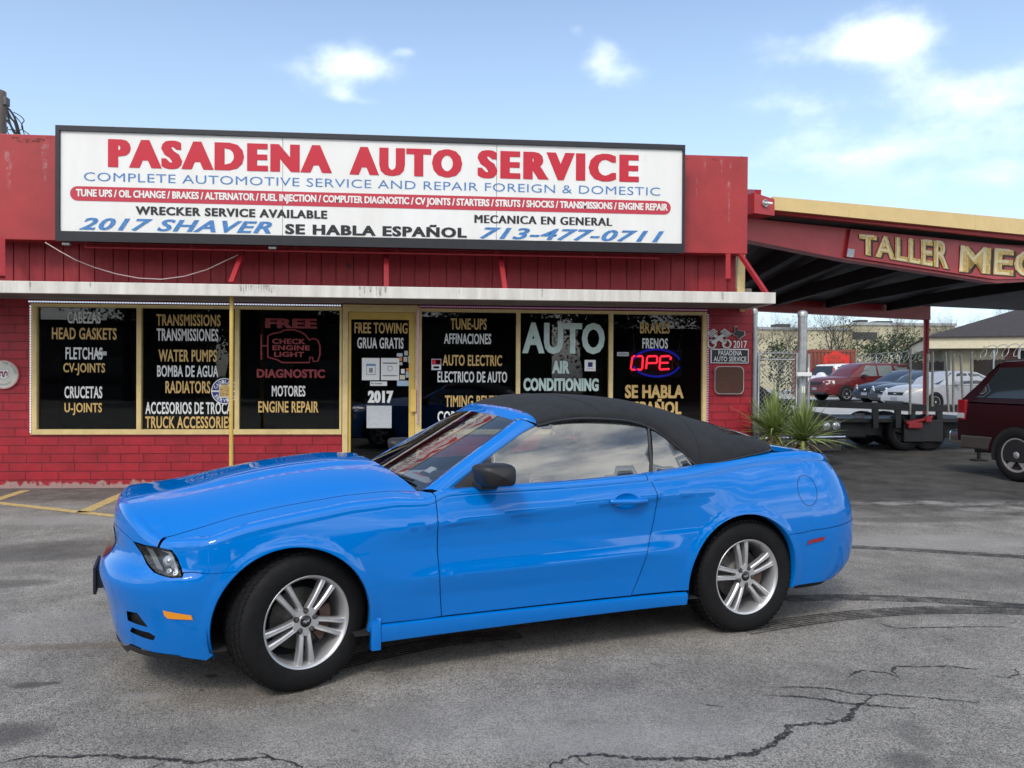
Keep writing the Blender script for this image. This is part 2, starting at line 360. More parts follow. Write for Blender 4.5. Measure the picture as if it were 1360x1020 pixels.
def brick():
    m = bpy.data.materials.new('painted_brick'); m.use_nodes = True
    nt = m.node_tree; N = nt.nodes; L = nt.links; b = N['Principled BSDF']
    tc = N.new('ShaderNodeTexCoord'); sp = N.new('ShaderNodeSeparateXYZ'); L.new(tc.outputs['Object'], sp.inputs[0])
    cb = N.new('ShaderNodeCombineXYZ'); L.new(sp.outputs['X'], cb.inputs[0]); L.new(sp.outputs['Z'], cb.inputs[1])
    ds = N.new('ShaderNodeTexNoise'); ds.inputs['Scale'].default_value = 7; L.new(tc.outputs['Object'], ds.inputs['Vector'])
    off = N.new('ShaderNodeVectorMath'); off.operation = 'MULTIPLY_ADD'; L.new(ds.outputs['Color'], off.inputs[0]); off.inputs[1].default_value = (.012, .008, 0); L.new(cb.outputs[0], off.inputs[2])
    br = N.new('ShaderNodeTexBrick'); L.new(off.outputs[0], br.inputs['Vector'])
    br.inputs['Scale'].default_value = 1; br.inputs['Brick Width'].default_value = .43; br.inputs['Row Height'].default_value = .119
    br.inputs['Mortar Size'].default_value = .007; br.inputs['Mortar Smooth'].default_value = .35; br.inputs['Bias'].default_value = -.2; br.offset = .5; br.squash = .72; br.squash_frequency = 3
    br.inputs['Color1'].default_value = (.36, .012, .024, 1); br.inputs['Color2'].default_value = (.29, .010, .020, 1); br.inputs['Mortar'].default_value = (.15, .008, .013, 1)
    n = N.new('ShaderNodeTexNoise'); n.inputs['Scale'].default_value = 3.5; n.inputs['Detail'].default_value = 8; n.inputs['Roughness'].default_value = .7; L.new(tc.outputs['Object'], n.inputs['Vector'])
    mr = N.new('ShaderNodeMapRange'); mr.inputs['From Min'].default_value = .3; mr.inputs['From Max'].default_value = .7; mr.inputs['To Min'].default_value = .72; mr.inputs['To Max'].default_value = 1.18; L.new(n.outputs['Fac'], mr.inputs['Value'])
    mx = N.new('ShaderNodeMixRGB'); mx.blend_type = 'MULTIPLY'; mx.inputs[0].default_value = 1; L.new(br.outputs['Color'], mx.inputs[1]); L.new(mr.outputs[0], mx.inputs[2])
    # chalky bloom on the paint
    n3 = N.new('ShaderNodeTexNoise'); n3.inputs['Scale'].default_value = 9; n3.inputs['Detail'].default_value = 8; n3.inputs['Roughness'].default_value = .75; L.new(tc.outputs['Object'], n3.inputs['Vector'])
    m3 = N.new('ShaderNodeMapRange'); m3.inputs['From Min'].default_value = .58; m3.inputs['From Max'].default_value = .8; m3.inputs['To Max'].default_value = .3; L.new(n3.outputs['Fac'], m3.inputs['Value'])
    m4 = N.new('ShaderNodeMixRGB'); L.new(m3.outputs[0], m4.inputs[0]); L.new(mx.outputs[0], m4.inputs[1]); m4.inputs[2].default_value = (.40, .05, .06, 1)
    # bare, dusty foot of the wall where the paint has come off
    n5 = N.new('ShaderNodeTexNoise'); n5.inputs['Scale'].default_value = 14; n5.inputs['Detail'].default_value = 7; L.new(tc.outputs['Object'], n5.inputs['Vector'])
    m5 = N.new('ShaderNodeMath'); m5.operation = 'MULTIPLY_ADD'; L.new(n5.outputs['Fac'], m5.inputs[0]); m5.inputs[1].default_value = -.22; L.new(sp.outputs['Z'], m5.inputs[2])
    m6 = N.new('ShaderNodeMapRange'); m6.inputs['From Min'].default_value = -.055; m6.inputs['From Max'].default_value = -.03; m6.inputs['To Min'].default_value = .85; m6.inputs['To Max'].default_value = 0.; L.new(m5.outputs[0], m6.inputs['Value'])
    m7 = N.new('ShaderNodeMixRGB'); L.new(m6.outputs[0], m7.inputs[0]); L.new(m4.outputs[0], m7.inputs[1]); m7.inputs[2].default_value = (.36, .27, .24, 1)
    L.new(m7.outputs[0], b.inputs['Base Color']); b.inputs['Roughness'].default_value = .5
    iv = N.new('ShaderNodeMath'); iv.operation = 'MULTIPLY_ADD'; L.new(br.outputs['Fac'], iv.inputs[0]); iv.inputs[1].default_value = -1; L.new(ds.outputs['Fac'], iv.inputs[2])
    bp = N.new('ShaderNodeBump'); bp.inputs['Strength'].default_value = .8; bp.inputs['Distance'].default_value = .008; L.new(iv.outputs[0], bp.inputs['Height']); L.new(bp.outputs[0], b.inputs['Normal'])
    return m
M['brick'] = brick()
M['red_metal'] = mat('red_metal', (.36, .028, .03), .42, var=.16, vscale=2.2, bump=.05, bscale=3)
M['red_wood'] = mat('red_wood', (.28, .011, .017), .55, var=.2, vscale=5, bump=.1, bscale=60, stretch=(4, 4, .5))
M['red_steel'] = mat('red_steel', (.33, .016, .022), .45, var=.2, vscale=4)
M['cream_trim'] = mat('cream_trim', (.64, .49, .22), .5, var=.12, vscale=9)
M['yellow_door'] = mat('yellow_door', (.60, .42, .10), .42, var=.12, vscale=6)
M['yellow_line'] = mat('yellow_line', (.52, .36, .12), .8, var=.25, vscale=14, dirt=(.30, .23, .12), bump=.3, bscale=120)
M['canopy_white'] = mat('canopy_white', (.70, .68, .63), .6, var=.06, vscale=3, dirt=(.50, .47, .42), stretch=(2.5, 2.5, .35))
M['soffit'] = mat('soffit', (.17, .15, .14), .7, var=.25, vscale=3)
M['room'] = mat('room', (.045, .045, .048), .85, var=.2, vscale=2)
M['shop_glass'] = glass('shop_glass', (.62, .65, .66), 1.42, .9)
M['black_frame'] = mat('black_frame', (.012, .013, .017), .45, var=.3, vscale=8)
M['sign_white'] = mat('sign_white', (.82, .82, .80), .35, vscale=2.2, dirt=(.74, .73, .68), stretch=(1.4, 1, .3))
M['sign_red'] = mat('sign_red', (.52, .007, .026), .4)
M['sign_pill'] = mat('sign_pill', (.50, .03, .055), .4)
M['sign_blue'] = mat('sign_blue', (.055, .20, .47), .45, var=.45, vscale=30)
M['sign_black'] = mat('sign_black', (.012, .012, .016), .5)
M['seam'] = mat('seam', (.10, .10, .11), .6)
M['letter_white'] = mat('letter_white', (.66, .67, .66), .5, var=.08, vscale=20)
M['letter_gold'] = mat('letter_gold', (.55, .37, .13), .5, var=.15, vscale=20)
M['letter_red'] = mat('letter_red', (.22, .024, .028), .55, var=.2, vscale=14)
M['letter_green'] = mat('letter_green', (.48, .60, .56), .5, var=.12, vscale=12)
M['paper'] = mat('paper', (.74, .74, .72), .7, var=.04)
M['grey_print'] = mat('grey_print', (.22, .23, .25), .7)
M['blue_print'] = mat('blue_print', (.12, .24, .42), .6)
M['navy'] = mat('navy', (.012, .022, .20), .4)
M['galv'] = mat('galv', (.42, .43, .43), .42, metal=.75, var=.18, vscale=12, bump=.08, bscale=60)
M['cable'] = mat('cable', (.55, .42, .40), .6)
M['black_rubber'] = mat('black_rubber', (.012, .012, .013), .6)
M['led'] = mat('led', (.7, .7, .8), .4, emit=((.75, .82, 1.), .5))
M['led_pink'] = mat('led_pink', (.42, .30, .42), .4, emit=((.8, .5, 1.), .08))
M['neon_red'] = mat('neon_red', (.6, .02, .03), .3, emit=((1., .02, .04), 4))
M['neon_blue'] = mat('neon_blue', (.02, .03, .5), .3, emit=((.03, .04, 1.), .4))
M['dim_tube'] = mat('dim_tube', (.18, .05, .06), .3)
M['brown_panel'] = mat('brown_panel', (.075, .028, .015), .35, var=.3, vscale=7, stretch=(1, 1, 8))

# ================================================================== ground
mb = MB(); n = 24; S = 700.
def gcoord(i, n): t = i/n*2-1; return S*math.copysign(abs(t)**2.2, t)
vs = [(gcoord(i, n), 20+gcoord(j, n), 0.) for j in range(n+1) for i in range(n+1)]
mb.add(vs, [(j*(n+1)+i, j*(n+1)+i+1, (j+1)*(n+1)+i+1, (j+1)*(n+1)+i) for j in range(n) for i in range(n)])
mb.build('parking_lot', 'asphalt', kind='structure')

def strip(pts, width, z, taper=0., jit=0., rnd=None, sub=1):
    """flat ribbon on the ground along (x, y) points"""
    P = [Vector((p[0], p[1], 0)) for p in pts]; vs = []; fs = []
    for i, p in enumerate(P):
        d = (P[min(i+1, len(P)-1)]-P[max(0, i-1)]).normalized(); nrm = Vector((-d.y, d.x, 0))
        wd = width*(rnd.uniform(1-jit, 1+jit) if rnd else 1); sh = (rnd.uniform(-jit, jit)*width*.5 if rnd else 0)
        if taper: wd *= min(1, .25+4*min(i, len(P)-1-i)/len(P))
        vs += [p+nrm*(wd/2+sh)+Vector((0, 0, z)), p-nrm*(wd/2-sh)+Vector((0, 0, z))]
    fs = [(2*i, 2*i+1, 2*i+3, 2*i+2) for i in range(len(P)-1)]
    return vs, fs
def resample(pts, step):
    out = [Vector(pts[0])]
    for a, b in zip(pts, pts[1:]):
        a = Vector(a); b = Vector(b); k = max(1, int((b-a).length/step))
        out += [a.lerp(b, (i+1)/k) for i in range(k)]
    return out
rn = random.Random(3)
for pts, wd in (([(0-60, 662), (178-40, 684), (195, 691)], .13), ([(-14, 667), (34, 651.5)], .13), ([(109, 681), (180, 649.5)], .15)):
    g = [gnd(*p) for p in pts]; mb = MB(); v, f = strip(resample([(p.x, p.y) for p in g], .06), wd, .004, jit=.07, rnd=rn); mb.add(v, f)
    mb.build('parking_line', 'yellow_line', kind='structure')

def alpha_dark(name, rgb, lo, hi, scale, amax):
    m = bpy.data.materials.new(name); m.use_nodes = True
    nt = m.node_tree; N = nt.nodes; L = nt.links; b = N['Principled BSDF']
    b.inputs['Base Color'].default_value = (*rgb, 1); b.inputs['Roughness'].default_value = .75
    tc = N.new('ShaderNodeTexCoord'); n = N.new('ShaderNodeTexNoise'); n.inputs['Scale'].default_value = scale; n.inputs['Detail'].default_value = 6; n.inputs['Roughness'].default_value = .7
    L.new(tc.outputs['Object'], n.inputs['Vector'])
    mr = N.new('ShaderNodeMapRange'); mr.inputs['From Min'].default_value = lo; mr.inputs['From Max'].default_value = hi; mr.inputs['To Max'].default_value = amax
    L.new(n.outputs['Fac'], mr.inputs['Value']); L.new(mr.outputs[0], b.inputs['Alpha']); return m
M['tyre_mark'] = alpha_dark('tyre_mark', (.028, .026, .025), .25, .6, 9, .85)
M['crack'] = alpha_dark('crack', (.018, .016, .015), .36, .54, 55, .86)
def smooth_px(pts, k=10):
    g = [gnd(*p) for p in pts]; out = []
    for i in range(len(g)-1):
        p0 = g[max(0, i-1)]; p1 = g[i]; p2 = g[i+1]; p3 = g[min(len(g)-1, i+2)]
        for j in range(k):
            t = j/k; out.append(.5*((2*p1)+(p2-p0)*t+(2*p0-5*p1+4*p2-p3)*t*t+(3*p1-p0-3*p2+p3)*t**3))
    return out+[g[-1]]
for pts, wd in (([(985, 838), (1060, 826), (1150, 815.5), (1260, 810.5), (1420, 814)], .19), ([(1040, 796), (1090, 794), (1150, 794), (1260, 798.5), (1420, 811)], .17),
                ([(1120, 726), (1180, 729), (1250, 733), (1420, 744)], .17), ([(440, 884), (520, 866), (600, 851), (690, 842)], .19)):
    mb = MB(); P = smooth_px(pts)
    for k in range(6):       # tread ribs
        o = (k-2.5)/6*wd; Q = []
        for i, p in enumerate(P):
            d = (P[min(i+1, len(P)-1)]-P[max(0, i-1)]).normalized(); Q.append((p.x-d.y*o, p.y+d.x*o))
        v, f = strip(Q, wd/6*.66, .003); mb.add(v, f)
    mb.build('tyre_mark', 'tyre_mark', kind='structure')
z2 = lambda L_, ox, oy: [(ox+x/2, oy+y/2) for x, y in L_]
cracks = [(z2([(80,700),(95,680),(160,650),(240,645),(330,655),(450,658),(560,652),(640,645),(690,620),(720,595),(740,570),(800,562),(850,562),(890,550),(915,525),(940,500),(965,485)], 680, 680), .020),
          (z2([(690,467),(760,465),(860,472),(910,485),(1000,487),(1100,492),(1160,500),(1240,505)], 680, 680), .011),
          (z2([(890,440),(930,422),(985,425),(1030,440)], 680, 680), .011), (z2([(1030,440),(1010,425),(1020,410),(1080,412),(1140,410),(1250,418)], 680, 680), .011),
          (z2([(670,487),(740,490),(830,500),(900,510),(1000,520),(1090,526)], 680, 680), .014), (z2([(960,290),(1020,310),(1100,308),(1200,305),(1300,305),(1370,315)], 680, 680), .009),
          (z2([(500,510),(530,515),(565,518)], 680, 680), .01), (z2([(1270,435),(1320,442),(1345,430),(1335,415)], 680, 680), .008),
          (z2([(-20,310),(0,307),(80,292),(160,293),(250,288),(330,292),(420,295),(520,305),(600,300),(660,300),(710,292),(760,305),(800,318),(830,340)], 0, 860), .015)]
for pts, wd in cracks:
    g = [gnd(*p) for p in pts]; P = resample([(p.x, p.y, 0) for p in g], .018); Q = []
    for i, p in enumerate(P):
        k = .016*mnoise.noise(p*9)+.009*mnoise.noise(p*37); k2 = .012*mnoise.noise(p*13+Vector((9, 3, 1)))
        Q.append((p.x+k2, p.y+k))
    mb = MB(); v, f = strip(Q, wd*1.45, .003, taper=1, jit=.6, rnd=rn); mb.add(v, f)
    for i in range(12, len(Q)-12, 23):      # short side branches
        if rn.random() < .55:
            a = rn.uniform(.5, 2.6)*rn.choice((-1, 1)); q = [Q[i]]
            for j in range(rn.randint(4, 9)):
                a += rn.uniform(-.5, .5); q.append((q[-1][0]+.016*math.cos(a), q[-1][1]+.016*math.sin(a)))
            v, f = strip(q, wd*.4, .0034, taper=1, jit=.4, rnd=rn); mb.add(v, f)
    mb.build('pavement_crack', 'crack', kind='structure')

# ================================================================== the shop
D = 12.05; DP = 11.72; DS = 11.42; DC = 10.95
def zz(u, v, Y): return at(u, v, Y).z
def xx(u, Y, v=500): return at(u, v, Y).x
X_L = xx(-140, D); X_R = xx(998, D)
Z_SILL = (zz(43, 573, D)+zz(450, 575, D))/2; Z_TOP = (zz(43, 404, D)+zz(455, 409, D)+zz(935, 413, D))/3
Z_PB = (zz(36, 318, DP)+zz(950, 337, DP))/2; Z_PT = (zz(36, 179, DP)+zz(950, 206, DP))/2
Z_CB = (zz(0, 387, DC)+zz(1030, 405, DC))/2; Z_CT = (zz(0, 371.5, DC)+zz(1030, 389.5, DC))/2
X_W0, X_W1 = xx(41, D), xx(454, D); X_V0, X_V1 = xx(557, D), xx(938, D)
shop = thing('repair_shop', 'red painted brick auto repair shop with big lettered windows', 'shop', ((X_L+X_R)/2, D+3, 0))
shop_in = Matrix.Translation(-shop.location)
mb = MB()
T = .25
mb.box((X_L, D, 0), (X_W0, D+T, Z_CB+.2)); mb.box((X_W0, D, 0), (X_W1, D+T, Z_SILL-.03)); mb.box((X_V0, D, 0), (X_V1, D+T, Z_SILL-.03)); mb.box((X_V1, D, 0), (X_R, D+T, Z_CB+.2))
mb.box((X_R-.25, D+T, 0), (X_R, D+8, Z_CB+.2)); mb.box((X_L, D+T, 0), (X_L+.25, D+8, Z_CB+.2)); mb.box((X_L+.25, D+7.75, 0), (X_R-.25, D+8, Z_CB+.2))
mb.w('brick_wall', 'brick', shop)
mb = MB(); mb.box((X_W0, D+.01, Z_TOP), (X_V1, D+T, Z_CB+.2)); mb.w('lintel', 'red_wood', shop)
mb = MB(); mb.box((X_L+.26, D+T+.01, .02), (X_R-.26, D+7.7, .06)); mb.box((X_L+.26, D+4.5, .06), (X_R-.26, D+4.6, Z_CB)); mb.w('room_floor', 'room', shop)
mb = MB(); mb.box((X_L, D+.02, Z_CB+.2), (X_R, D+8, Z_CB+.32)); mb.w('roof', 'soffit', shop)
# ribbed siding between canopy and parapet
mb = MB(); x = X_L; XS_R = xx(977, D-.02); k = 0
while x < XS_R:
    wd = .205 if k % 3 else .245; x1 = min(x+wd, XS_R)
    mb.box((x, D-.03, Z_CB+.12), (x1-.014, D, Z_PB+.35), bev=.003); x = x1; k += 1
mb.box((X_L, D-.012, Z_CB+.12), (XS_R-.02, D-.002, Z_PB+.34))
mb.w('ribbed_siding', 'red_wood', shop)
mb = MB(); p = at(463, 353, D-.034); mb.add([(p.x+a*.011, D-.034, p.z+b*.011) for a, b in ((-3, 3.5), (-.5, 3), (2, -1), (2.4, -4.5), (.5, -3), (-2, .5))], [(5, 4, 3, 2, 1, 0)]); mb.w('hole', 'black_frame', shop)
mb = MB(); mb.box((XS_R+.004, D-.05, Z_CT), (xx(988, D-.04), D+.1, Z_PB+.3)); mb.w('corner_trim', 'cream_trim', shop)
# parapet panels
mb = MB(); XP_R = xx(991.5, DP)
xs = [X_L, xx(-60, DP), xx(74, DP), xx(330, DP), xx(620, DP), xx(905, DP), XP_R]
for a, b in zip(xs, xs[1:]): mb.box((a+.004, DP, Z_PB), (b-.004, DP+.26, Z_PT), bev=.008)
mb.w('parapet', 'red_metal', shop)
M['rust'] = alpha_dark('rust', (.10, .035, .02), .45, .62, 30, .9); M['paint_streak'] = alpha_dark('paint_streak', (.75, .62, .62), .45, .72, 14, .32)
mb = MB()
for (u, v, a, b) in ((33, 187, 22, 5), (52, 186, 14, 6), (20, 183, 12, 3), (66, 183, 8, 3), (951, 212, 10, 4), (985, 209, 5, 4), (912, 211, 5, 3)):
    p = at(u, v, DP); s = DP/F_PX; pl = []
    for i in range(18):
        t = i/18*6.283; r_ = 1+.35*mnoise.noise(Vector((u+2*math.cos(t), v+2*math.sin(t), 0)))
        pl.append((p.x+a/2*s*r_*math.cos(t), p.z+b/2*s*r_*math.sin(t)))
    mb = MB(); mb.add([(x, DP-.003, z) for x, z in pl], [tuple(range(17, -1, -1))]); mb.w('rust_patch', 'rust', shop)
for (u, v0, v1, wd) in ((935, 209, 232, 7), (958, 212, 230, 3), (925, 236, 262, 3), (970, 214, 226, 3), (60, 188, 240, 10), (12, 200, 250, 12), (968, 240, 300, 4)):
    a = at(u, v0, DP); b = at(u, v1, DP); s = DP/F_PX*wd/2
    mb = MB(); mb.add([(a.x-s, DP-.0045, a.z), (a.x+s, DP-.0045, a.z), (b.x+s*.3, DP-.0045, b.z), (b.x-s*.3, DP-.0045, b.z)], [(0, 1, 2, 3)]); mb.w('faded_streak', 'paint_streak', shop)
# canopy
XC_R = xx(1029.5, DC)
mb = MB(); mb.box((X_L-.1, DC, Z_CB), (XC_R, DC+.05, Z_CT), bev=.006); mb.box((XC_R-.05, DC+.05, Z_CB), (XC_R, D-.04, Z_CT)); cano = mb.w('canopy', 'canopy_white', shop)
mb = MB(); mb.box((X_L-.1, DC+.052, Z_CB+.015), (XC_R-.052, D-.034, Z_CB+.11)); mb.w('soffit', 'soffit', cano)
M['grime'] = alpha_dark('grime', (.10, .085, .07), .36, .7, 16, .62)
mb = MB()
for u in [320+i*3.4 for i in range(14)]+[478, 484, 492, 500, 505, 512, 610, 720, 40, 120, 850, 960]:
    ln = rn.uniform(6, 15); a = at(u, 380, DC); wd = rn.uniform(.006, .02); zt = Z_CT-.004
    mb.add([(a.x-wd, DC-.004, zt), (a.x+wd, DC-.004, zt), (a.x+wd*.5, DC-.004, zt-ln*DC/F_PX*.9), (a.x-wd*.5, DC-.004, zt-ln*DC/F_PX*.9)], [(0, 1, 2, 3)])
mb.w('grime_streak', 'grime', cano)
# braces between parapet and canopy
for (u0, v0, u1, v1, m_) in ((323, 334, 307, 376, 'red_steel'), (513, 334, 513, 382, 'red_wood'), (664, 338, 671, 388, 'red_steel'), (983, 338, 1018, 390, 'red_steel'), (3, 316, 3, 368, 'red_wood'), (967, 338, 967, 372, 'red_wood')):
    mb = MB(); p = at(u0, v0, DP+.03); q = at(u1, v1, DC+.35); mb.bar(p, q, .065, .05); mb.w('brace', m_, shop)

def ring(mb, x0, x1, z0, z1, y0, y1, wl, wr, wt, wb, mi=0):
    mb.box((x0, y0, z0), (x0+wl, y1, z1), mi); mb.box((x1-wr, y0, z0), (x1, y1, z1), mi)
    mb.box((x0+wl, y0, z1-wt), (x1-wr, y1, z1), mi); mb.box((x0+wl, y0, z0), (x1-wr, y1, z0+wb), mi)
YG = D+.035                # glass plane
LM = ['letter_white', 'letter_gold', 'letter_red', 'letter_green']
def lettering(rows, parent, name='lettering', mats=LM):
    for (s, u0, u1, v0, v1, mi, off, fat) in rows:
        mb = MB(); a = at(u0, v1, YG-.006); b = at(u1, v1, YG-.006); c = at(u0, v0, YG-.006)
        zb = (a.z+b.z)/2
        put_text(mb, s, (a.x, YG-.006, zb), (b.x, YG-.006, zb), (a.x, YG-.006, c.z), 0, off, 0, 1.06, fat, nrm=Vector((0, -1, 0)))
        mb.build(name, mats[mi], parent)
W_, G_, R_, E_ = 0, 1, 2, 3
def win(u0, u1, rows, wl=.03, wr=.03):
    x0, x1 = xx(u0, D), xx(u1, D); mb = MB()
    ring(mb, x0, x1, Z_SILL-.03, Z_TOP, D-.025, D+.07, wl, wr, .045, .07)
    o = mb.w('window', 'cream_trim', shop)
    mb = MB(); mb.box((x0+wl, YG, Z_SILL+.04), (x1-wr, YG+.006, Z_TOP-.045)); mb.build('pane', 'shop_glass', o)
    lettering(rows, o); return o
o = .018; fk = .012
w1 = win(41, 185, [('CABEZAS', 89.6, 133.7, 413.8, 429.7, W_, o, fk), ('HEAD GASKETS', 69, 155, 434.8, 451, G_, o, fk), ('FLETCHAS', 87, 136.3, 461, 477.6, W_, o, fk), ('CV-JOINTS', 84, 139.6, 482, 498.5, G_, o, fk),
              ('CRUCETAS', 85.6, 135.9, 512.9, 529, W_, o, fk), ('U-JOINTS', 85.6, 135.4, 535, 551.5, G_, o, fk)], .085, .03)
w2 = win(185, 315, [('TRANSMISSIONS', 207.6, 293, 417, 433, G_, o, fk), ('TRANSMISSIONES', 208, 290, 436, 453, W_, o, fk), ('WATER PUMPS', 210.5, 288, 464, 480.5, G_, o, fk), ('BOMBA DE AGUA', 208.7, 290, 485, 500.7, W_, o, fk),
              ('RADIATORS', 219.7, 279.3, 505.8, 522.4, G_, o, fk), ('ACCESORIOS DE TROCA', 193, 308, 533.8, 550, W_, o, fk), ('TRUCK ACCESSORIES', 192.8, 308, 552.8, 569, G_, o, fk)])
w3 = win(315, 454, [('FREE', 352, 421, 422.6, 436, R_, .04, .02), ('CHECK', 361.4, 406, 449.6, 457, R_, .03, .01), ('ENGINE', 361.8, 411.4, 458.3, 465.3, R_, .03, .01), ('LIGHT', 364, 404, 467, 474, R_, .03, .01),
              ('DIAGNOSTIC', 341, 431.5, 490, 502, R_, .035, .015), ('MOTORES', 361, 405.6, 512, 526.6, W_, o, fk), ('ENGINE REPAIR', 343, 423, 532.7, 548, G_, o, fk)], .03, .03)
w4 = win(557, 688, [('TUNE-UPS', 598.4, 646.4, 422.6, 438, G_, o, fk), ('AFFINACIONES', 589.7, 652.3, 442.6, 457, W_, o, fk), ('AUTO ELECTRIC', 587.7, 666.7, 471, 486, G_, o, fk), ('ELECTRICO DE AUTO', 581, 673.5, 493, 508, W_, o, fk),
              ('TIMING BELTS', 591, 661, 525, 540.6, G_, o, fk), ('CORREAS', 581, 632, 546, 561, W_, o, fk)], .03, .03)
w5 = win(688, 811, [('AUTO', 693.5, 803.2, 427.8, 470, E_, .03, .02), ('AIR', 733, 756.5, 479, 496, E_, .035, .03), ('CONDITIONING', 695, 795, 502, 519.4, E_, .035, .03)])
w6 = win(811, 938, [('BRAKES', 850, 889.5, 428, 443, G_, o, fk), ('FRENOS', 853, 887, 449, 463, W_, o, fk), ('SE HABLA', 830, 908, 511, 529, G_, .03, .02), ('ESPAÑOL', 833, 905, 533, 550, G_, .03, .02)], .03, .06)
# warning-light outline on the third window
def px_tube(pts, Y, r, mb, mi=0, n=6): mb.tube([at(u, v, Y) for u, v in pts], r, n, mi)
z3 = lambda L_, ox, oy, k: [(ox+x/k, oy+y/k) for x, y in L_]
mb = MB()
out = z3([(212,345),(212,215),(240,200),(295,190),(310,178),(370,176),(415,190),(440,205),(470,240),(490,228),(520,240),(533,275),(533,330),(520,368),(492,372),(488,345),(470,345),(468,378),(300,378),(270,360),(212,345)], 310, 400, 4.635)
px_tube(out, YG-.007, .012, mb)
px_tube(z3([(172,205),(172,360)], 310, 400, 4.635), YG-.007, .012, mb); px_tube(z3([(172,275),(212,275)], 310, 400, 4.635), YG-.007, .012, mb)
mb.build('engine_outline', 'letter_red', w3)
# door
x0, x1 = xx(455, D), xx(557, D); ZD = Z_TOP-.02
mb = MB(); mb.box((x0, D-.03, 0), (x0+.075, D+.12, ZD+.06)); mb.box((x1-.06, D-.03, 0), (x1, D+.12, ZD+.06)); mb.box((x0+.075, D-.03, ZD-.04), (x1-.06, D+.12, ZD+.06)); mb.w('door_frame', 'cream_trim', shop)
mb = MB(); dx0, dx1 = x0+.08, x1-.065; ring(mb, dx0, dx1, .03, ZD-.045, D-.005, D+.05, .035, .085, .10, .25)
door = mb.w('glass_door', 'yellow_door', shop)
mb = MB(); mb.box((dx0+.035, YG, .28), (dx1-.085, YG+.006, ZD-.145)); mb.build('pane', 'shop_glass', door)
lettering([('FREE TOWING', 470.7, 541.3, 428, 443, G_, o, fk), ('GRUA GRATIS', 474.4, 536, 448, 463, W_, o, fk), ('2017', 488.6, 522.5, 518.7, 535.3, W_, .04, .03)], door)
a = at(545, 516.5, D-.05); b = at(552.7, 547, D-.05)
mb = MB(); mb.box((a.x, D-.065, b.z), (b.x, D-.045, a.z), bev=.006); mb.box((a.x+.02, D-.046, a.z-.06), (b.x-.02, D-.004, a.z-.02)); mb.box((a.x+.02, D-.046, b.z+.02), (b.x-.02, D-.004, b.z+.06)); mb.build('handle', 'yellow_door', door)
p = at(552, 503, D-.01); mb = MB(); mb.lathe([(0, -.018), (.018, -.016), (.022, 0)], 16, mtx=Matrix.Translation((p.x, D-.006, p.z))); mb.build('lock', 'galv', door)
def sticker(u0, u1, v0, v1, m_, parent, prints=(), name='sticker', Y=YG-.004):
    a = at(u0, v0, Y); b = at(u1, v1, Y); mb = MB(); mb.box((a.x, Y-.002, b.z), (b.x, Y+.002, a.z))
    mats = [m_]
    for (fx0, fx1, fz0, fz1, pm) in prints:
        if pm not in mats: mats.append(pm)
        X0 = a.x+(b.x-a.x)*fx0; X1 = a.x+(b.x-a.x)*fx1; Z0 = a.z+(b.z-a.z)*fz0; Z1 = a.z+(b.z-a.z)*fz1
        mb.add([(X0, Y-.0035, Z1), (X1, Y-.0035, Z1), (X1, Y-.0035, Z0), (X0, Y-.0035, Z0)], [(0, 1, 2, 3)], mats.index(pm))
    return mb.build(name, mats, parent)
M['st_orange'] = mat('st_orange', (.6, .22, .05), .5); M['st_grey'] = mat('st_grey', (.42, .45, .47), .5, var=.2, vscale=60); M['st_cream'] = mat('st_cream', (.6, .55, .4), .5); M['st_blue'] = mat('st_blue', (.35, .48, .62), .5)
sticker(480.8, 504, 475.4, 505, 'paper', door, [(.24, .78, .26, .36, 'blue_print'), (.25, .28, .36, .75, 'grey_print'), (.74, .77, .36, .75, 'grey_print'), (.25, .77, .73, .76, 'grey_print'), (.4, .62, .45, .66, 'grey_print')], 'notice')
sticker(506, 530, 475.4, 505, 'paper', door, [(.1, .9, .2, .27, 'grey_print'), (.1, .9, .77, .82, 'grey_print'), (.36, .62, .36, .39, 'grey_print'), (.36, .39, .36, .56, 'grey_print'), (.6, .63, .36, .56, 'grey_print'), (.42, .56, .56, .59, 'grey_print')], 'notice')
ns = sticker(491.7, 514, 506.6, 512.4, 'paper', door)
mb = MB(); a = at(493, 511.4, YG-.0075); b = at(508, 507.8, YG-.0075); put_text(mb, 'No Smoking', (a.x, a.y, a.z), (b.x, a.y, a.z), (a.x, a.y, b.z), 0, .02, nrm=Vector((0, -1, 0))); mb.build('small_print', 'sign_black', door)
for (u0, u1, v0, v1, m_) in ((527, 534.6, 469, 473.6, 'st_grey'), (537, 541.8, 466, 472, 'st_grey'), (530, 534, 474.5, 479.6, 'st_orange'), (536, 541, 474, 480.5, 'st_grey'), (542, 546.5, 473, 481.5, 'st_blue'), (530, 534.5, 481, 485, 'st_grey'),
                         (532.6, 537.4, 490, 496, 'paper'), (539.4, 544.4, 489, 493, 'st_orange'), (539, 545, 493.4, 501.6, 'st_blue'), (531, 538, 498, 504, 'st_cream'), (527.4, 547, 505.4, 512.6, 'st_blue'), (487, 520, 538.8, 568.5, 'st_grey')):
    sticker(u0, min(u1, 546), v0, v1, m_, door)
sticker(573, 586, 476.6, 491.6, 'st_blue', w4, [(.05, .95, .05, .5, 'sign_red'), (.45, .9, .1, .45, 'st_orange'), (.05, .95, .56, .94, 'paper'), (.2, .8, .65, .85, 'navy')])
sticker(776.5, 791, 478, 493, 'paper', w5, [(.3, .72, .2, .62, 'navy'), (.38, .64, .36, .46, 'paper'), (.2, .8, .75, .82, 'st_grey')])
sticker(127.6, 141.6, 466.6, 472, 'st_grey', w1, [(.08, .6, .3, .6, 'paper')]); sticker(819.6, 835, 467.6, 473, 'st_grey', w6, [(.1, .9, .3, .7, 'grey_print')])
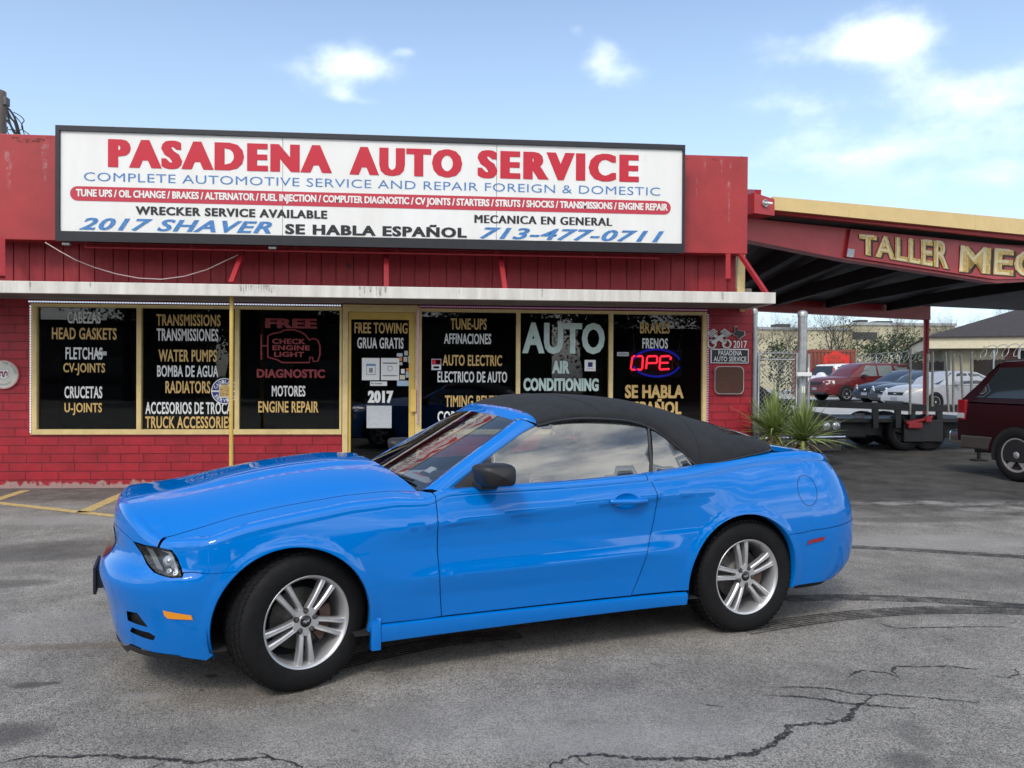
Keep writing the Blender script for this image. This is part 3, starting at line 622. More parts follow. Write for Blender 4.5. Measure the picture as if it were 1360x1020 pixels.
# light strips round the windows
mb = MB()
def dashes(p, q, step=.035, r=.009):
    p = Vector(p); q = Vector(q); k = int((q-p).length/step)
    for i in range(k):
        a = p.lerp(q, i/k); b = p.lerp(q, (i+.62)/k); mb.bar(a, b, r*2)
mb.box((X_W0-.02, D-.035, Z_TOP+.012), (X_W1, D-.027, Z_TOP+.035), 1)
dashes((X_W0-.01, D-.045, Z_TOP+.023), (X_W1, D-.045, Z_TOP+.023)); dashes((X_W0+.01, D-.04, Z_SILL), (X_W0+.01, D-.04, Z_TOP-.02), r=.006)
mb.w('light_strip', ['led', 'black_frame'], shop)
mb = MB(); mb.box((X_V0-.02, D-.035, Z_TOP+.012), (X_V1, D-.027, Z_TOP+.04), 1)
dashes((X_V0, D-.045, Z_TOP+.026), (X_V1, D-.045, Z_TOP+.026), r=.008); dashes((X_V0-.02, D-.045, .9), (X_V0-.02, D-.045, Z_TOP-.02), r=.012); dashes((X_V1+.012, D-.03, Z_SILL), (X_V1+.012, D-.03, Z_TOP-.02), r=.01)
mb.w('light_strip', ['led_pink', 'red_wood'], shop)
# ---------------- yellow post
p = at(307, 640, 11.12)
mb = MB(); mb.tube([(p.x, 11.12, 0), (p.x, 11.12, Z_CB+.013)], .026, 14); mb.box((p.x-.07, 11.05, 0), (p.x+.07, 11.19, .012))
mb.build('support_post', 'yellow_door', label='thin yellow steel post holding up the shop canopy in front of the windows', cat='post')
# ---------------- sign cabinet
SX0, SX1 = xx(76.5, DS), xx(905.5, DS); SZ1 = (zz(76, 169, DS)+zz(905, 194, DS))/2; SZ0 = (zz(76, 319.5, DS)+zz(905, 332, DS))/2
sign = thing('shop_sign', 'long white sign cabinet with red shop name above the canopy', 'sign', ((SX0+SX1)/2, DS, SZ0))
mb = MB(); fw = .065
mb.box((SX0, DS, SZ0), (SX1, DP-.004, SZ1), 0); ring(mb, SX0-.01, SX1+.01, SZ0-.03, SZ1+.01, DS-.05, DS-.001, .05, .03, fw, .13)
mb.w('cabinet', 'black_frame', sign, )
mb = MB(); zb, zt = SZ0+.10, SZ1-fw+.01
seams = [SX0+.04, xx(375, DS), xx(658, DS), SX1-.02]
for a, b in zip(seams, seams[1:]): mb.box((a+.003, DS-.02, zb), (b-.003, DS-.002, zt))
face = mb.w('sign_face', 'sign_white', sign)
YF = DS-.021
def srow(s, uL, vtL, vbL, uR, vtR, vbR, mi, off, fat=0., shear=0., sp=1.):
    a = at(uL, vbL, YF); b = at(uR, vbR, YF); c = at(uL, vtL, YF); d = at(uR, vtR, YF)
    z0 = (a.z+b.z)/2; z1 = (c.z+d.z)/2
    put_text(mb, s, (a.x, YF-.003, z0), (b.x, YF-.003, z0), (a.x, YF-.003, z1), mi, off, shear, sp, fat, nrm=Vector((0, -1, 0)))
def sword(name, m_, *args):
    global mb
    mb = MB(); srow(*args); mb.build(name, m_, face)
sword('shop_name', 'sign_red', 'PASADENA', 143.4, 183.8, 221.3, 441, 193.6, 231.4, 0, .032, .055, 0, 1.27); sword('shop_name', 'sign_red', 'AUTO', 464, 195.2, 232, 613.8, 198, 236.5, 0, .032, .055, 0, 1.27)
sword('shop_name', 'sign_red', 'SERVICE', 634, 199.3, 237.2, 848.4, 205.4, 241.8, 0, .032, .052, 0, 1.28)
sword('blue_lettering', 'sign_blue', 'COMPLETE AUTOMOTIVE SERVICE AND REPAIR FOREIGN & DOMESTIC', 111.4, 228.7, 239.7, 876.6, 249, 260.4, 0, -.004, 0, 0, 1.05)
sword('blue_lettering', 'sign_blue', '2017 SHAVER', 104.8, 288, 304.5, 361.4, 295, 311, 0, .022, .01, .35, 1.1); sword('blue_lettering', 'sign_blue', '713-477-0711', 636.8, 302.9, 318, 882, 305.7, 321, 0, .022, .01, .35, 1.1)
a = at(93, 247, YF); b = at(890.8, 285.5, YF); z1 = (at(93, 247, YF).z+at(890.8, 267.3, YF).z)/2; z0 = (at(93, 266, YF).z+at(890.8, 285.5, YF).z)/2; r_ = (z1-z0)/2
pl = [(a.x+r_-r_*math.sin(t*math.pi/12), z0+r_-r_*math.cos(t*math.pi/12)) for t in range(13)]+[(b.x-r_+r_*math.sin(t*math.pi/12), z0+r_+r_*math.cos(t*math.pi/12)) for t in range(13)]
mb = MB(); mb.add([(x, YF-.003, z) for x, z in pl], [tuple(range(len(pl)))])
srow('TUNE UPS / OIL CHANGE / BRAKES / ALTERNATOR / FUEL INJECTION / COMPUTER DIAGNOSTIC / CV JOINTS / STARTERS / STRUTS / SHOCKS / TRANSMISSIONS / ENGINE REPAIR', 101, 250.5, 263, 886.8, 271, 283.5, 1, .028, .02)
for i in range(len(mb.v)):
    if mb.m and i >= len(pl): mb.v[i] = (mb.v[i][0], mb.v[i][1]-.003, mb.v[i][2])
mb.build('services_banner', ['sign_pill', 'sign_white'], face)
sword('black_lettering', 'sign_black', 'WRECKER SERVICE AVAILABLE', 180, 273.5, 285, 434.6, 280, 291, 0, .03, .018, 0, 1.12); sword('black_lettering', 'sign_black', 'SE HABLA ESPAÑOL', 378.7, 296.5, 310.2, 620, 303, 316.3, 0, .03, .025, 0, 1.14)
sword('black_lettering', 'sign_black', 'MECANICA EN GENERAL', 630, 286.3, 296.6, 813, 288.5, 299.5, 0, -.002, .05, 0, 1.12)
mb = MB()      # thin conduit along the top and below
px = [SX0+.1+i*(SX1-SX0-.2)/6 for i in range(7)]
mb.tube([(SX0+.05, DS+.12, SZ1+.055), (SX1-.1, DS+.12, SZ1+.055)], .006, 6)
for x in px: mb.box((x-.006, DS+.11, SZ1+.005), (x+.006, DS+.13, SZ1+.06))
mb.w('top_wire', 'galv', sign)
mb = MB(); mb.tube([(SX0+.3, DS+.1, SZ0-.085), (SX1-.3, DS+.1, SZ0-.085)], .014, 8); 
for x in px[:-1]: mb.box((x+.2, DS+.09, SZ0-.09), (x+.22, DS+.11, SZ0-.001))
mb.w('conduit', 'red_steel', sign)
for (u, v) in ((88, 332), (362, 336)):
    p = at(u, v, DS+.03); mb = MB(); mb.box((p.x-.05, DS+.01, SZ0-.075), (p.x+.05, DS+.07, SZ0-.035), bev=.01); mb.w('floodlight', 'galv', sign)
# hanging cable
mb = MB(); pts = [at(u, v, DP-.03) for u, v in ((60, 322), (80, 334), (100, 345), (125, 355), (155, 364), (185, 369.5), (215, 371), (245, 367), (275, 358), (300, 346), (322, 336))]
mb.tube(pts, .008, 6); mb.build('cable', 'cable', label='slack pinkish cable drooping beneath the left end of the white sign cabinet', cat='cable')
# ---------------- things on the shop front
def disc_px(mb, u, v, r, Y, mi, n=36, y1=None):
    p = at(u, v, Y); s = Y/F_PX
    pl = [(p.x+r*s*math.cos(t*2*math.pi/n), p.z+r*s*math.sin(t*2*math.pi/n)) for t in range(n)]
    if y1 is None: mb.add([(x, Y, z) for x, z in pl], [tuple(range(n))], mi)
    else: mb.prism(pl, Y, y1, mi)
def poly_px(mb, pts, Y, mi):
    P = [at(u, v, Y) for u, v in pts]; mb.add([(p.x, Y, p.z) for p in P], [tuple(range(len(P)))], mi)
def arc_text(mb, s, u, v, r, a0, a1, h, Y, mi, inward=False, off=.02):
    p = at(u, v, Y); k = Y/F_PX; n_ = len(s)
    for i, ch in enumerate(s):
        if ch == ' ': continue
        a = R(a0+(a1-a0)*(i+.5)/n_); wd = abs(R(a1-a0))*r/n_*.82*k; hh = h*k
        er = Vector((math.cos(a), 0, math.sin(a))); et = Vector((math.sin(a), 0, -math.cos(a)))
        if inward: er = -er; et = -et
        c = Vector((p.x, Y, p.z))+Vector((math.cos(a), 0, math.sin(a)))*r*k
        b0 = c-et*wd/2-er*hh/2
        put_text(mb, ch, b0, b0+et*wd, b0+er*hh, mi, off, nrm=Vector((0, -1, 0)))
M['badge_white'] = mat('badge_white', (.58, .57, .50), .55, var=.1, vscale=12); M['badge_edge'] = mat('badge_edge', (.55, .25, .24), .6); M['maroon'] = mat('maroon', (.20, .02, .05), .6)
# round plaque with a ram's head
mb = MB(); Y = D-.03
disc_px(mb, 4.6, 497.5, 18.2, Y, 1, y1=D-.003); disc_px(mb, 4.6, 497.5, 16.8, Y-.002, 0)
z20 = lambda L_: [(x/20.4, 470+y/20.4) for x, y in L_]
for pts in ([(-50, 415), (235, 415), (240, 425), (240, 620), (95, 710), (-50, 620)],): poly_px(mb, z20(pts), Y-.004, 2)
for pts in ([(-42, 425), (228, 425), (230, 432), (230, 612), (95, 698), (-42, 612)],): poly_px(mb, z20(pts), Y-.006, 3)
for sx in (1, -1):
    q = [(95+sx*(x-95), y) for x, y in [(110, 480), (150, 460), (190, 480), (212, 530), (205, 585), (175, 612), (160, 600), (182, 570), (178, 525), (155, 510), (140, 545), (120, 620), (95, 650), (95, 600), (105, 540)]]
    poly_px(mb, z20(q), Y-.008, 4)
arc_text(mb, 'RAM AT THE RODEO', 4.6, 497.5, 14.6, 172, 2, 2.6, Y-.006, 2); arc_text(mb, 'SPONSOR', 4.6, 497.5, 12.6, 222, 318, 2.0, Y-.006, 2, True)
mb.build('round_plaque', ['badge_white', 'badge_edge', 'grey_print', 'paper', 'maroon'], label='round whitish plaque with a horned sheep head on the red brick pier', cat='plaque')
# round blue emblem stuck on the second window
mb = MB(); Y = YG-.008; u, v = 298.2, 519.4
disc_px(mb, u, v, 16.8, Y, 0); disc_px(mb, u, v, 15.6, Y-.001, 1); disc_px(mb, u, v, 9.0, Y-.0015, 1)
p = at(u, v, Y); k = Y/F_PX
for (a, b, c, d, mi, dy) in ((-16, 16, -1.3, .9, 0, .002), (-7, 7, -8.6, 8.2, 0, .003), (-6.2, 6.2, -7.2, 6.0, 2, .004), (-3.2, 4.4, 6, 8.6, 2, .004)):
    mb.add([(p.x+a*k, Y-dy, p.z+c*k), (p.x+b*k, Y-dy, p.z+c*k), (p.x+b*k, Y-dy, p.z+d*k), (p.x+a*k, Y-dy, p.z+d*k)], [(0, 1, 2, 3)], mi)
for (cx_, cz_, ww) in ((-3.6, 2.4, 2.6), (-4.6, -3, 1.2), (-1.6, -3, 1.2), (-4.6, -5.4, 1.2), (-1.6, -5.4, 1.2), (2, 3.6, 1.2), (4.4, 3.6, 1.2), (2, .6, 1.2), (4.4, .6, 1.2), (3.2, -4, 3.4)):
    mb.add([(p.x+(cx_+dx*ww/2)*k, Y-.005, p.z+(cz_+dz*.5)*k) for dx, dz in ((-1, -1), (1, -1), (1, 1), (-1, 1))], [(0, 1, 2, 3)], 3)
arc_text(mb, 'CADILLAC', u, v, 12.2, 166, 14, 4.6, Y-.003, 0, off=.035); arc_text(mb, 'SERVICE', u, v, 12.2, 202, 338, 4.6, Y-.003, 0, True, off=.035)
mb.build('round_emblem', ['letter_white', 'navy', 'letter_gold', 'brown_panel'], w2)
# neon OPEN sign
ns = thing('neon_sign', 'lit neon sign with red OPEN letters in a blue oval hanging behind glass', 'neon sign', (xx(872, YG+.15), YG+.15, zz(872, 495, YG+.15)))
Y = YG+.15; z6 = lambda L_: [(790+x/6, 400+y/6) for x, y in L_]
mb = MB(); p = at(872, 482, Y); k = Y/F_PX
for a0, a1 in ((15, 165), (195, 345)):
    mb.tube([(p.x+32.5*k*math.cos(R(t)), Y, p.z+18.5*k*math.sin(R(t))) for t in range(a0, a1+1, 6)], .016, 8)
mb.w('oval_tube', 'neon_blue', ns)
mb = MB()
for pts in ([(300, 440), (285, 545)], [(300, 440), (383, 437)], [(383, 437), (378, 545)], [(285, 545), (378, 545)], [(418, 440), (408, 545)], [(418, 440), (495, 437)], [(495, 437), (498, 492)], [(498, 492), (415, 494)], [(522, 440), (514, 545)], [(522, 440), (600, 437)], [(518, 492), (590, 490)], [(514, 545), (598, 540)], [(606, 440), (603, 470)]):
    (x0, y0), (x1, y1) = pts; sh = 4; px_tube(z6([(x0+(x1-x0)*.05, y0+(y1-y0)*.05), (x0+(x1-x0)*.95, y0+(y1-y0)*.95)]), Y, .0135, mb, 0, 8)
mb.w('letter_tube', 'neon_red', ns)
mb = MB()
for pts in ([(622, 445), (618, 545)], [(622, 445), (665, 540)], [(668, 445), (664, 540)]): px_tube(z6(pts), Y, .011, mb, 0, 6)
mb.w('unlit_tube', 'dim_tube', ns)
mb = MB(); mb.box((p.x-36*k, Y+.03, p.z-19*k), (p.x+36*k, Y+.05, p.z+19*k)); mb.w('backing', 'black_rubber', ns)
mb = MB(); mb.tube([(p.x+30*k, Y+.02, p.z+15*k), (p.x+40*k, Y+.02, Z_TOP-.05)], .004, 5); mb.tube([(p.x-30*k, Y+.02, p.z+15*k), (p.x-34*k, Y+.02, Z_TOP-.05)], .004, 5); mb.w('hanging_wire', 'galv', ns)
# metal emblem: crossed pistons, state map and 2017
Y = D-.03; M['emblem_metal'] = mat('emblem_metal', (.48, .47, .45), .4, metal=.6, var=.2, vscale=20); M['plaque_black'] = mat('plaque_black', (.012, .012, .012), .5)
def prism_px(mb, pts, Y0, Y1, mi): 
    P = [at(a, b, Y0) for a, b in pts]; mb.prism([(q.x, q.z) for q in P], Y0, Y1, mi)
em = thing('piston_emblem', 'crossed metal pistons with state map cut-out and year on brick pier', 'emblem', (xx(963, D), D-.02, zz(963, 450, D)))
for sx in (0, 1):
    mb = MB(); f = (lambda L_: z6([(990-(x-990) if sx else x, y) for x, y in L_]))
    prism_px(mb, f([(888, 262), (945, 218), (983, 245), (930, 292)]), Y, D-.004, 0)
    for a in (0, .35, .7): 
        q = f([(895+a*38, 270+a*20), (948+a*38, 228+a*20), (952+a*38, 231+a*20), (899+a*38, 273+a*20)]); poly_px(mb, q, Y-.002, 1)
    prism_px(mb, f([(940, 275), (965, 262), (1055, 325), (1035, 345)]), Y-.012*sx-.001, D-.006, 0)
    c0 = f([(1050, 342)])[0]; pp = at(c0[0], c0[1], Y); kk = Y/F_PX
    mb.lathe([(4.2*kk, .0), (6.8*kk, .0), (6.8*kk, .02), (4.2*kk, .02)], 20, mtx=Matrix.Translation((pp.x, Y-.008-.003*sx, pp.z)), close=True)
    mb.w('piston', ['emblem_metal', 'plaque_black'], em)
tx = [(1118, 206), (1138, 206), (1138, 232), (1160, 238), (1190, 240), (1195, 268), (1180, 278), (1160, 290), (1158, 304), (1142, 292), (1130, 272), (1118, 276), (1100, 254), (1118, 252)]
mb = MB(); prism_px(mb, z6([(1147+(x-1147)*1.12, 252+(y-252)*1.1) for x, y in tx]), Y, D-.004, 0); poly_px(mb, z6(tx), Y-.003, 1); mb.w('state_map', ['emblem_metal', 'plaque_black'], em)
mb = MB(); a = at(974, 462.2, Y); b = at(992, 462.2, Y); c = at(974, 452.3, Y); put_text(mb, '2017', (a.x, Y, a.z), (b.x, Y, a.z), (a.x, Y, c.z), 0, .012, nrm=Vector((0, -1, 0))); mb.w('year', 'letter_white', em)
pq = thing('name_plaque', 'black plaque with white border and shop name under the piston emblem', 'plaque', (xx(969, D), D-.02, zz(969, 483, D)))
a = at(944, 463, Y); b = at(994.5, 483, Y)
mb = MB(); mb.box((a.x, Y, b.z), (b.x, D-.004, a.z), bev=.01); mb.w('border', 'letter_white', pq)
mb = MB(); mb.box((a.x+.016, Y-.003, b.z+.016), (b.x-.016, Y+.002, a.z-.016)); mb.w('panel', 'plaque_black', pq)
mb = MB()
for s, u0, u1, v0, v1 in (('PASADENA', 954, 985.2, 465.4, 472), ('AUTO SERVICE', 947.8, 991.2, 473.3, 480)):
    a = at(u0, v1, Y); b = at(u1, v1, Y); c = at(u0, v0, Y); put_text(mb, s, (a.x, Y-.0045, a.z), (b.x, Y-.0045, a.z), (a.x, Y-.0045, c.z), 0, .014, 0, 1.05, nrm=Vector((0, -1, 0)))
mb.w('lettering', 'letter_white', pq)
bx = thing('wall_box', 'brown rounded square panel with pale rim fixed below the black plaque', 'panel', (xx(968.7, D), D-.03, zz(968.7, 523, D)))
def rrect(u0, u1, v0, v1, r, Y, k=6):
    a = at(u0, v0, Y); b = at(u1, v1, Y); r *= Y/F_PX; out = []
    for cx_, cz_, t0 in ((b.x-r, a.z-r, 0), (a.x+r, a.z-r, 90), (a.x+r, b.z+r, 180), (b.x-r, b.z+r, 270)):
        out += [(cx_+r*math.cos(R(t0+90*i/k)), cz_+r*math.sin(R(t0+90*i/k))) for i in range(k+1)]
    return out
mb = MB(); mb.prism(rrect(949.6, 988, 486.4, 523.6, 7, D-.05), D-.05, D-.004); mb.w('rim', 'emblem_metal', bx)
mb = MB(); mb.prism(rrect(950.6, 987, 487.2, 522.4, 6.6, D-.06), D-.06, D-.049); mb.w('cover', 'brown_panel', bx)
p = at(985.5, 411.5, D-.05); mb = MB(); mb.box((p.x-.03, D-.08, p.z-.03), (p.x+.03, D-.004, p.z+.03), bev=.01); mb.w('junction_box', 'cream_trim', shop)
# ================================================================== the blue convertible
M['blue_paint'] = mat('blue_paint', (.0, .156, .55), .4, coat=1.0, spec=.0)
M['soft_top'] = mat('soft_top', (.0125, .014, .0165), .85, bump=.25, bscale=420, var=.12, vscale=14)
M['trim_black'] = mat('trim_black', (.011, .011, .0125), .5, bump=.08, bscale=300)
M['gloss_black'] = mat('gloss_black', (.010, .010, .012), .12)
M['tyre'] = mat('tyre', (.008, .008, .0085), .72, spec=.22, var=.2, vscale=25, bump=.12, bscale=150)
M['alloy'] = mat('alloy', (.60, .60, .605), .34, metal=.72, var=.06, vscale=20)
M['dark_metal'] = mat('dark_metal', (.10, .095, .09), .5, metal=.7, var=.3, vscale=20)
M['rust_metal'] = mat('rust_metal', (.13, .08, .06), .6, metal=.4, var=.3, vscale=30)
M['liner'] = mat('liner', (.008, .008, .009), .9)
M['chrome'] = mat('chrome', (.75, .76, .78), .12, metal=1.)
M['lens_amber'] = mat('lens_amber', (.85, .30, .01), .2, coat=1.)
M['lens_red'] = mat('lens_red', (.25, .01, .018), .2, coat=1.)
M['lamp_grey'] = mat('lamp_grey', (.12, .125, .13), .3)
M['lamp_dark'] = mat('lamp_dark', (.03, .032, .036), .25)
M['lamp_bulb'] = mat('lamp_bulb', (.42, .44, .47), .2, metal=.7)
M['car_glass'] = glass('car_glass', (.62, .68, .66), 1.55, .72)
M['side_glass'] = glass('side_glass', (.80, .88, .84), 2.3, .76, film=.10)
M['screen_glass'] = glass('screen_glass', (.72, .77, .78), 2.0, .75)
M['interior'] = mat('interior', (.028, .028, .032), .7)
M['seat_cloth'] = mat('seat_cloth', (.07, .07, .075), .85)
M['clear_lens'] = glass('clear_lens', (.95, .97, 1.), 1.45, .95)

CAR_YAW = .294763358; CAR_POS = (-.919027448, 5.10027496, 0)
car = thing('convertible_car', 'glossy bright blue convertible with black soft top parked before the shop', 'car', CAR_POS, CAR_YAW)
PA, PB, LF, LR = -.25, 3.20, .95, .95
Wt = Curve1([(-.3, .928), (0, .936), (.4, .926), (.8, .916), (1.3, .912), (1.9, .918), (2.3, .934), (2.7, .946), (3.05, .934), (3.3, .918)])
XN = Curve1([(.14, -.84), (.2, -.875), (.30, -.905), (.40, -.925), (.50, -.955), (.555, -.965), (.60, -.95), (.66, -.905), (.71, -.885), (.78, -.892), (.84, -.89), (.89, -.875), (.95, -.85)])
XT = Curve1([(.14, 3.62), (.25, 3.70), (.30, 3.82), (.37, 3.89), (.47, 3.905), (.66, 3.89), (.84, 3.83), (.98, 3.73), (1.06, 3.62), (1.12, 3.54)])
HC = Curve1([(-1, .90), (-.9, .915), (-.8, .935), (-.7, .945), (-.6, .955), (-.5, .970), (-.3, 1.012), (-.1, 1.048), (.1, 1.073), (.3, 1.087), (.45, 1.086), (.6, 1.065), (.8, 1.022), (1.2, 1.022), (2.0, 1.045), (2.4, 1.078), (2.9, 1.122), (3.2, 1.125), (3.4, 1.105), (3.6, 1.062), (3.75, 1.005), (3.95, .90)])
HD = Curve1([(-1, .25), (-.8, .22), (-.65, .195), (-.475, .166), (-.245, .150), (0, .150), (.3, .142), (.63, .115), (.8, .045), (2.0, .035), (2.9, .03), (3.3, .02), (3.6, .015), (3.9, .02)])
def HT(x, y):
    k = 4.2+(2.7-4.2)*sstep(-.75, -.2, x); a = abs(y)
    if a > .66: t_ = min(1, (a-.66)/.08); a = .66+(a-.66)-.5*(t_*t_*.04 if t_ < 1 else (a-.70))
    h = HC(x)-HD(x)*(a/.75)**k
    if x < .75: h += .014*(1-sstep(.27, .36, a))*sstep(-.85, -.3, x)*(1-sstep(.3, .7, x)) - .004*(1-sstep(.0, .10, a))*sstep(-.8, -.4, x)
    return h
RR = Curve1([(-1.2, .05), (-.2, .05), (.3, .05), (.8, .032), (1.9, .032), (2.5, .06), (3.2, .06), (4.2, .07)])
ARF, ARR = (-.04, .345, .392), (2.675, .345, .402)       # wheel arches (x, z, radius)
ZU = Curve1([(.2, .775), (.7, .80), (1.3, .84), (2.0, .875), (2.6, .905)]); ZL = Curve1([(.4, .52), (.7, .527), (1.3, .535), (2.0, .555)])
def inset(x, z):
    base = .11*max(0, (z-.62)/.4)**2+.055*max(0, (.62-z)/.42)**1.6
    if x < -.40: base += .030*sstep(.60, .655, z)*sstep(-.42, -.56, x)
    su = sstep(.12, .75, x)*(1-sstep(2.05, 2.75, x)); sl = sstep(.4, .8, x)*(1-sstep(1.95, 2.3, x))
    if su > 0 or sl > 0:
        zu = ZU(x); zl = ZL(x)
        low = [(.16, .09), (.20, .072), (.30, .036), (.42, .024), (zl-.06, .012), (zl-.012, .002), (zl, .0), (zl+.02, .007), (zl+.05, .014), (.67, .022)]
        hi = [(.67, .022), (zu-.07, .019), (zu-.02, .010), (zu-.005, .002), (zu, .0), (zu+.05, .016), (zu+.12, .045), (1.1, .11)]
        if z < .67: base = base+(interp(low, z)-base)*sl if sl > 0 else base+(.0)*su
        else: base = base+(interp(hi, z)-base)*su
        if z < .67 and sl < su: base += (.022*sstep(.5, .67, z))*(su-sl)*.8
    for (ax, az, ar) in (ARF, ARR):
        r_ = math.hypot(x-ax, z-az)
        if z > .2 and r_ < ar+.12: base -= .009*(1-sstep(ar+.006, ar+.055, r_))
    return base
def planpt(p, z):
    if PA <= p <= PB: return p, -(Wt(p)-inset(p, z))
    if p < PA:
        t = min(1, (PA-p)/LF); th = t*math.pi/2; e = 2/2.6; wd = Wt(PA)-inset(PA+(0 if t > .5 else -(t*.5)), z)
        if t < .6: wd = Wt(PA)-inset(PA-(PA-XN(z))*math.sin(th)**e, z)
        else:
            xb = PA-(PA-XN(z))*math.sin(.6*math.pi/2)**e; wd = Wt(PA)-inset(xb, z)
        return PA-(PA-XN(z))*math.sin(th)**e, -wd*max(0, math.cos(th))**e
    t = min(1, (p-PB)/LR); th = t*math.pi/2; e = 2/2.6
    return PB+(XT(z)-PB)*math.sin(th)**e, -(Wt(PB)-inset(min(3.3, p), z))*max(0, math.cos(th))**e
_E = {}
def edge(p):       # where the side rolls over into the top
    k = round(p, 4)
    if k in _E: return _E[k]
    zr = interp([(-1.2, .86), (-.7, .80), (-.4, .80), (0, .88), (.8, .95), (2.0, .98), (2.5, 1.02), (3.3, 1.03), (3.7, 1.0), (4.2, 1.0)], p)
    for it in range(3):
        x, y = planpt(p, zr); x2, y2 = planpt(p+.004, zr); x1, y1 = planpt(p-.004, zr)
        tx, ty = x2-x1, y2-y1; l = math.hypot(tx, ty) or 1; nx, ny = -ty/l, tx/l       # inward
        if abs(nx)+abs(ny) < .5: nx, ny = (1, 0)
        if p <= PA-LF+.005: nx, ny = 1., 0.
        if p >= PB+LR-.005: nx, ny = -1., 0.
        r = RR(p); ex, ey = x+nx*r, min(0, y+ny*r); zs = HT(ex, ey); zr = zs-r
    _E[k] = (ex, ey, zs, r, nx, ny); return _E[k]
Z0 = .15
def S(p, q):        # body side: q 0..1 up to the roll-over, 1..1.3 the roll-over
    p = max(PA-LF, min(PB+LR, p))
    ex, ey, zs, r, nx, ny = edge(p); zt = zs-r
    if q <= 1:
        z = Z0+q*(zt-Z0); x, y = planpt(p, z); return Vector((x, y, z))
    f = (q-1)/.3*math.pi/2; x, y = planpt(p, zt)
    k = 1-math.cos(f); 
    return Vector((x+(ex-x)*k, y+(ey-y)*k, zt+r*math.sin(f)))
def qz(p, z): ex, ey, zs, r, nx, ny = edge(p); return (z-Z0)/(zs-r-Z0)
def px(x, z):       # station whose side point at height z has this x
    if PA <= x <= PB: return x
    lo, hi = (PA-LF, PA) if x < PA else (PB, PB+LR)
    for i in range(40):
        m = (lo+hi)/2
        if planpt(m, z)[0] < x: lo = m
        else: hi = m
    return (lo+hi)/2
def P(x, z): p = px(x, z); return (p, qz(p, z))
def snorm(p, q, e=.004):
    a = S(p+e, q)-S(p-e, q); qe = e*1.5; b = S(p, min(1.3, q+qe))-S(p, q-qe); n = a.cross(b)
    if n.length < 1e-9: return Vector((0, -1, 0))
    n.normalize(); return n
def tnorm(x, y, e=.004):
    return Vector(((HT(x-e, y)-HT(x+e, y))/(2*e), (HT(x, y-e)-HT(x, y+e))/(2*e), 1)).normalized()
def inside(poly, x, y):
    c = False; n = len(poly); j = n-1
    for i in range(n):
        xi, yi = poly[i]; xj, yj = poly[j]
        if (yi > y) != (yj > y) and x < (xj-xi)*(y-yi)/(yj-yi)+xi: c = not c
        j = i
    return c
def dens(poly, step, sy=1.):
    out = []; n = len(poly)
    for i in range(n):
        a = poly[i]; b = poly[(i+1) % n]; k = max(1, int(math.hypot(b[0]-a[0], (b[1]-a[1])*sy)/step))
        out += [(a[0]+(b[0]-a[0])*j/k, a[1]+(b[1]-a[1])*j/k) for j in range(k)]
    return out
def fill(poly, holes, step, sy, lines=()):
    """triangulate a panel outline in its parameter plane; sy = metres per unit of the second parameter"""
    loops = [dens(poly, step, sy)]+[dens(h, step, sy) for h in holes]
    vs = []; es = []
    for l in loops:
        o = len(vs); vs += [Vector((a, b*sy)) for a, b in l]; es += [(o+i, o+(i+1) % len(l)) for i in range(len(l))]
    for ln in lines:
        l = []
        for a, b in zip(ln, ln[1:]):
            k = max(1, int(math.hypot(b[0]-a[0], (b[1]-a[1])*sy)/step)); l += [(a[0]+(b[0]-a[0])*j/k, a[1]+(b[1]-a[1])*j/k) for j in range(k)]
        l = [q for q in l if inside(poly, *q)]
        vs += [Vector((a, b*sy)) for a, b in l]
    xs = [a for a, b in loops[0]]; ys = [b for a, b in loops[0]]
    bnd = [v.copy() for v in vs]
    import collections
    cell = collections.defaultdict(list)
    for v in bnd: cell[(int(v.x//step), int(v.y//step))].append(v)
    nx = int((max(xs)-min(xs))/step)+1; ny = int((max(ys)-min(ys))*sy/step)+1
    for j in range(ny+1):
        for i in range(nx+1):
            x = min(xs)+i*step+(step/2 if j % 2 else 0); y = min(ys)*sy+j*step*.87
            if not inside(poly, x, y/sy) or any(inside(h, x, y/sy) for h in holes): continue
            c = (int(x//step), int(y//step)); ok = True
            for a in (-1, 0, 1):
                for b in (-1, 0, 1):
                    for v in cell.get((c[0]+a, c[1]+b), ()):
                        if (v.x-x)**2+(v.y-y)**2 < (.55*step)**2: ok = False
            if ok: vs.append(Vector((x, y)))
    ov, oe, of, *_ = delaunay_2d_cdt(vs, es, [], 0, 1e-6)
    dv = [(v.x, v.y/sy) for v in ov]; fs = []
    for f in of:
        cx_ = sum(dv[i][0] for i in f)/3; cy_ = sum(dv[i][1] for i in f)/3
        if inside(poly, cx_, cy_) and not any(inside(h, cx_, cy_) for h in holes): fs.append(tuple(f))
    return dv, fs
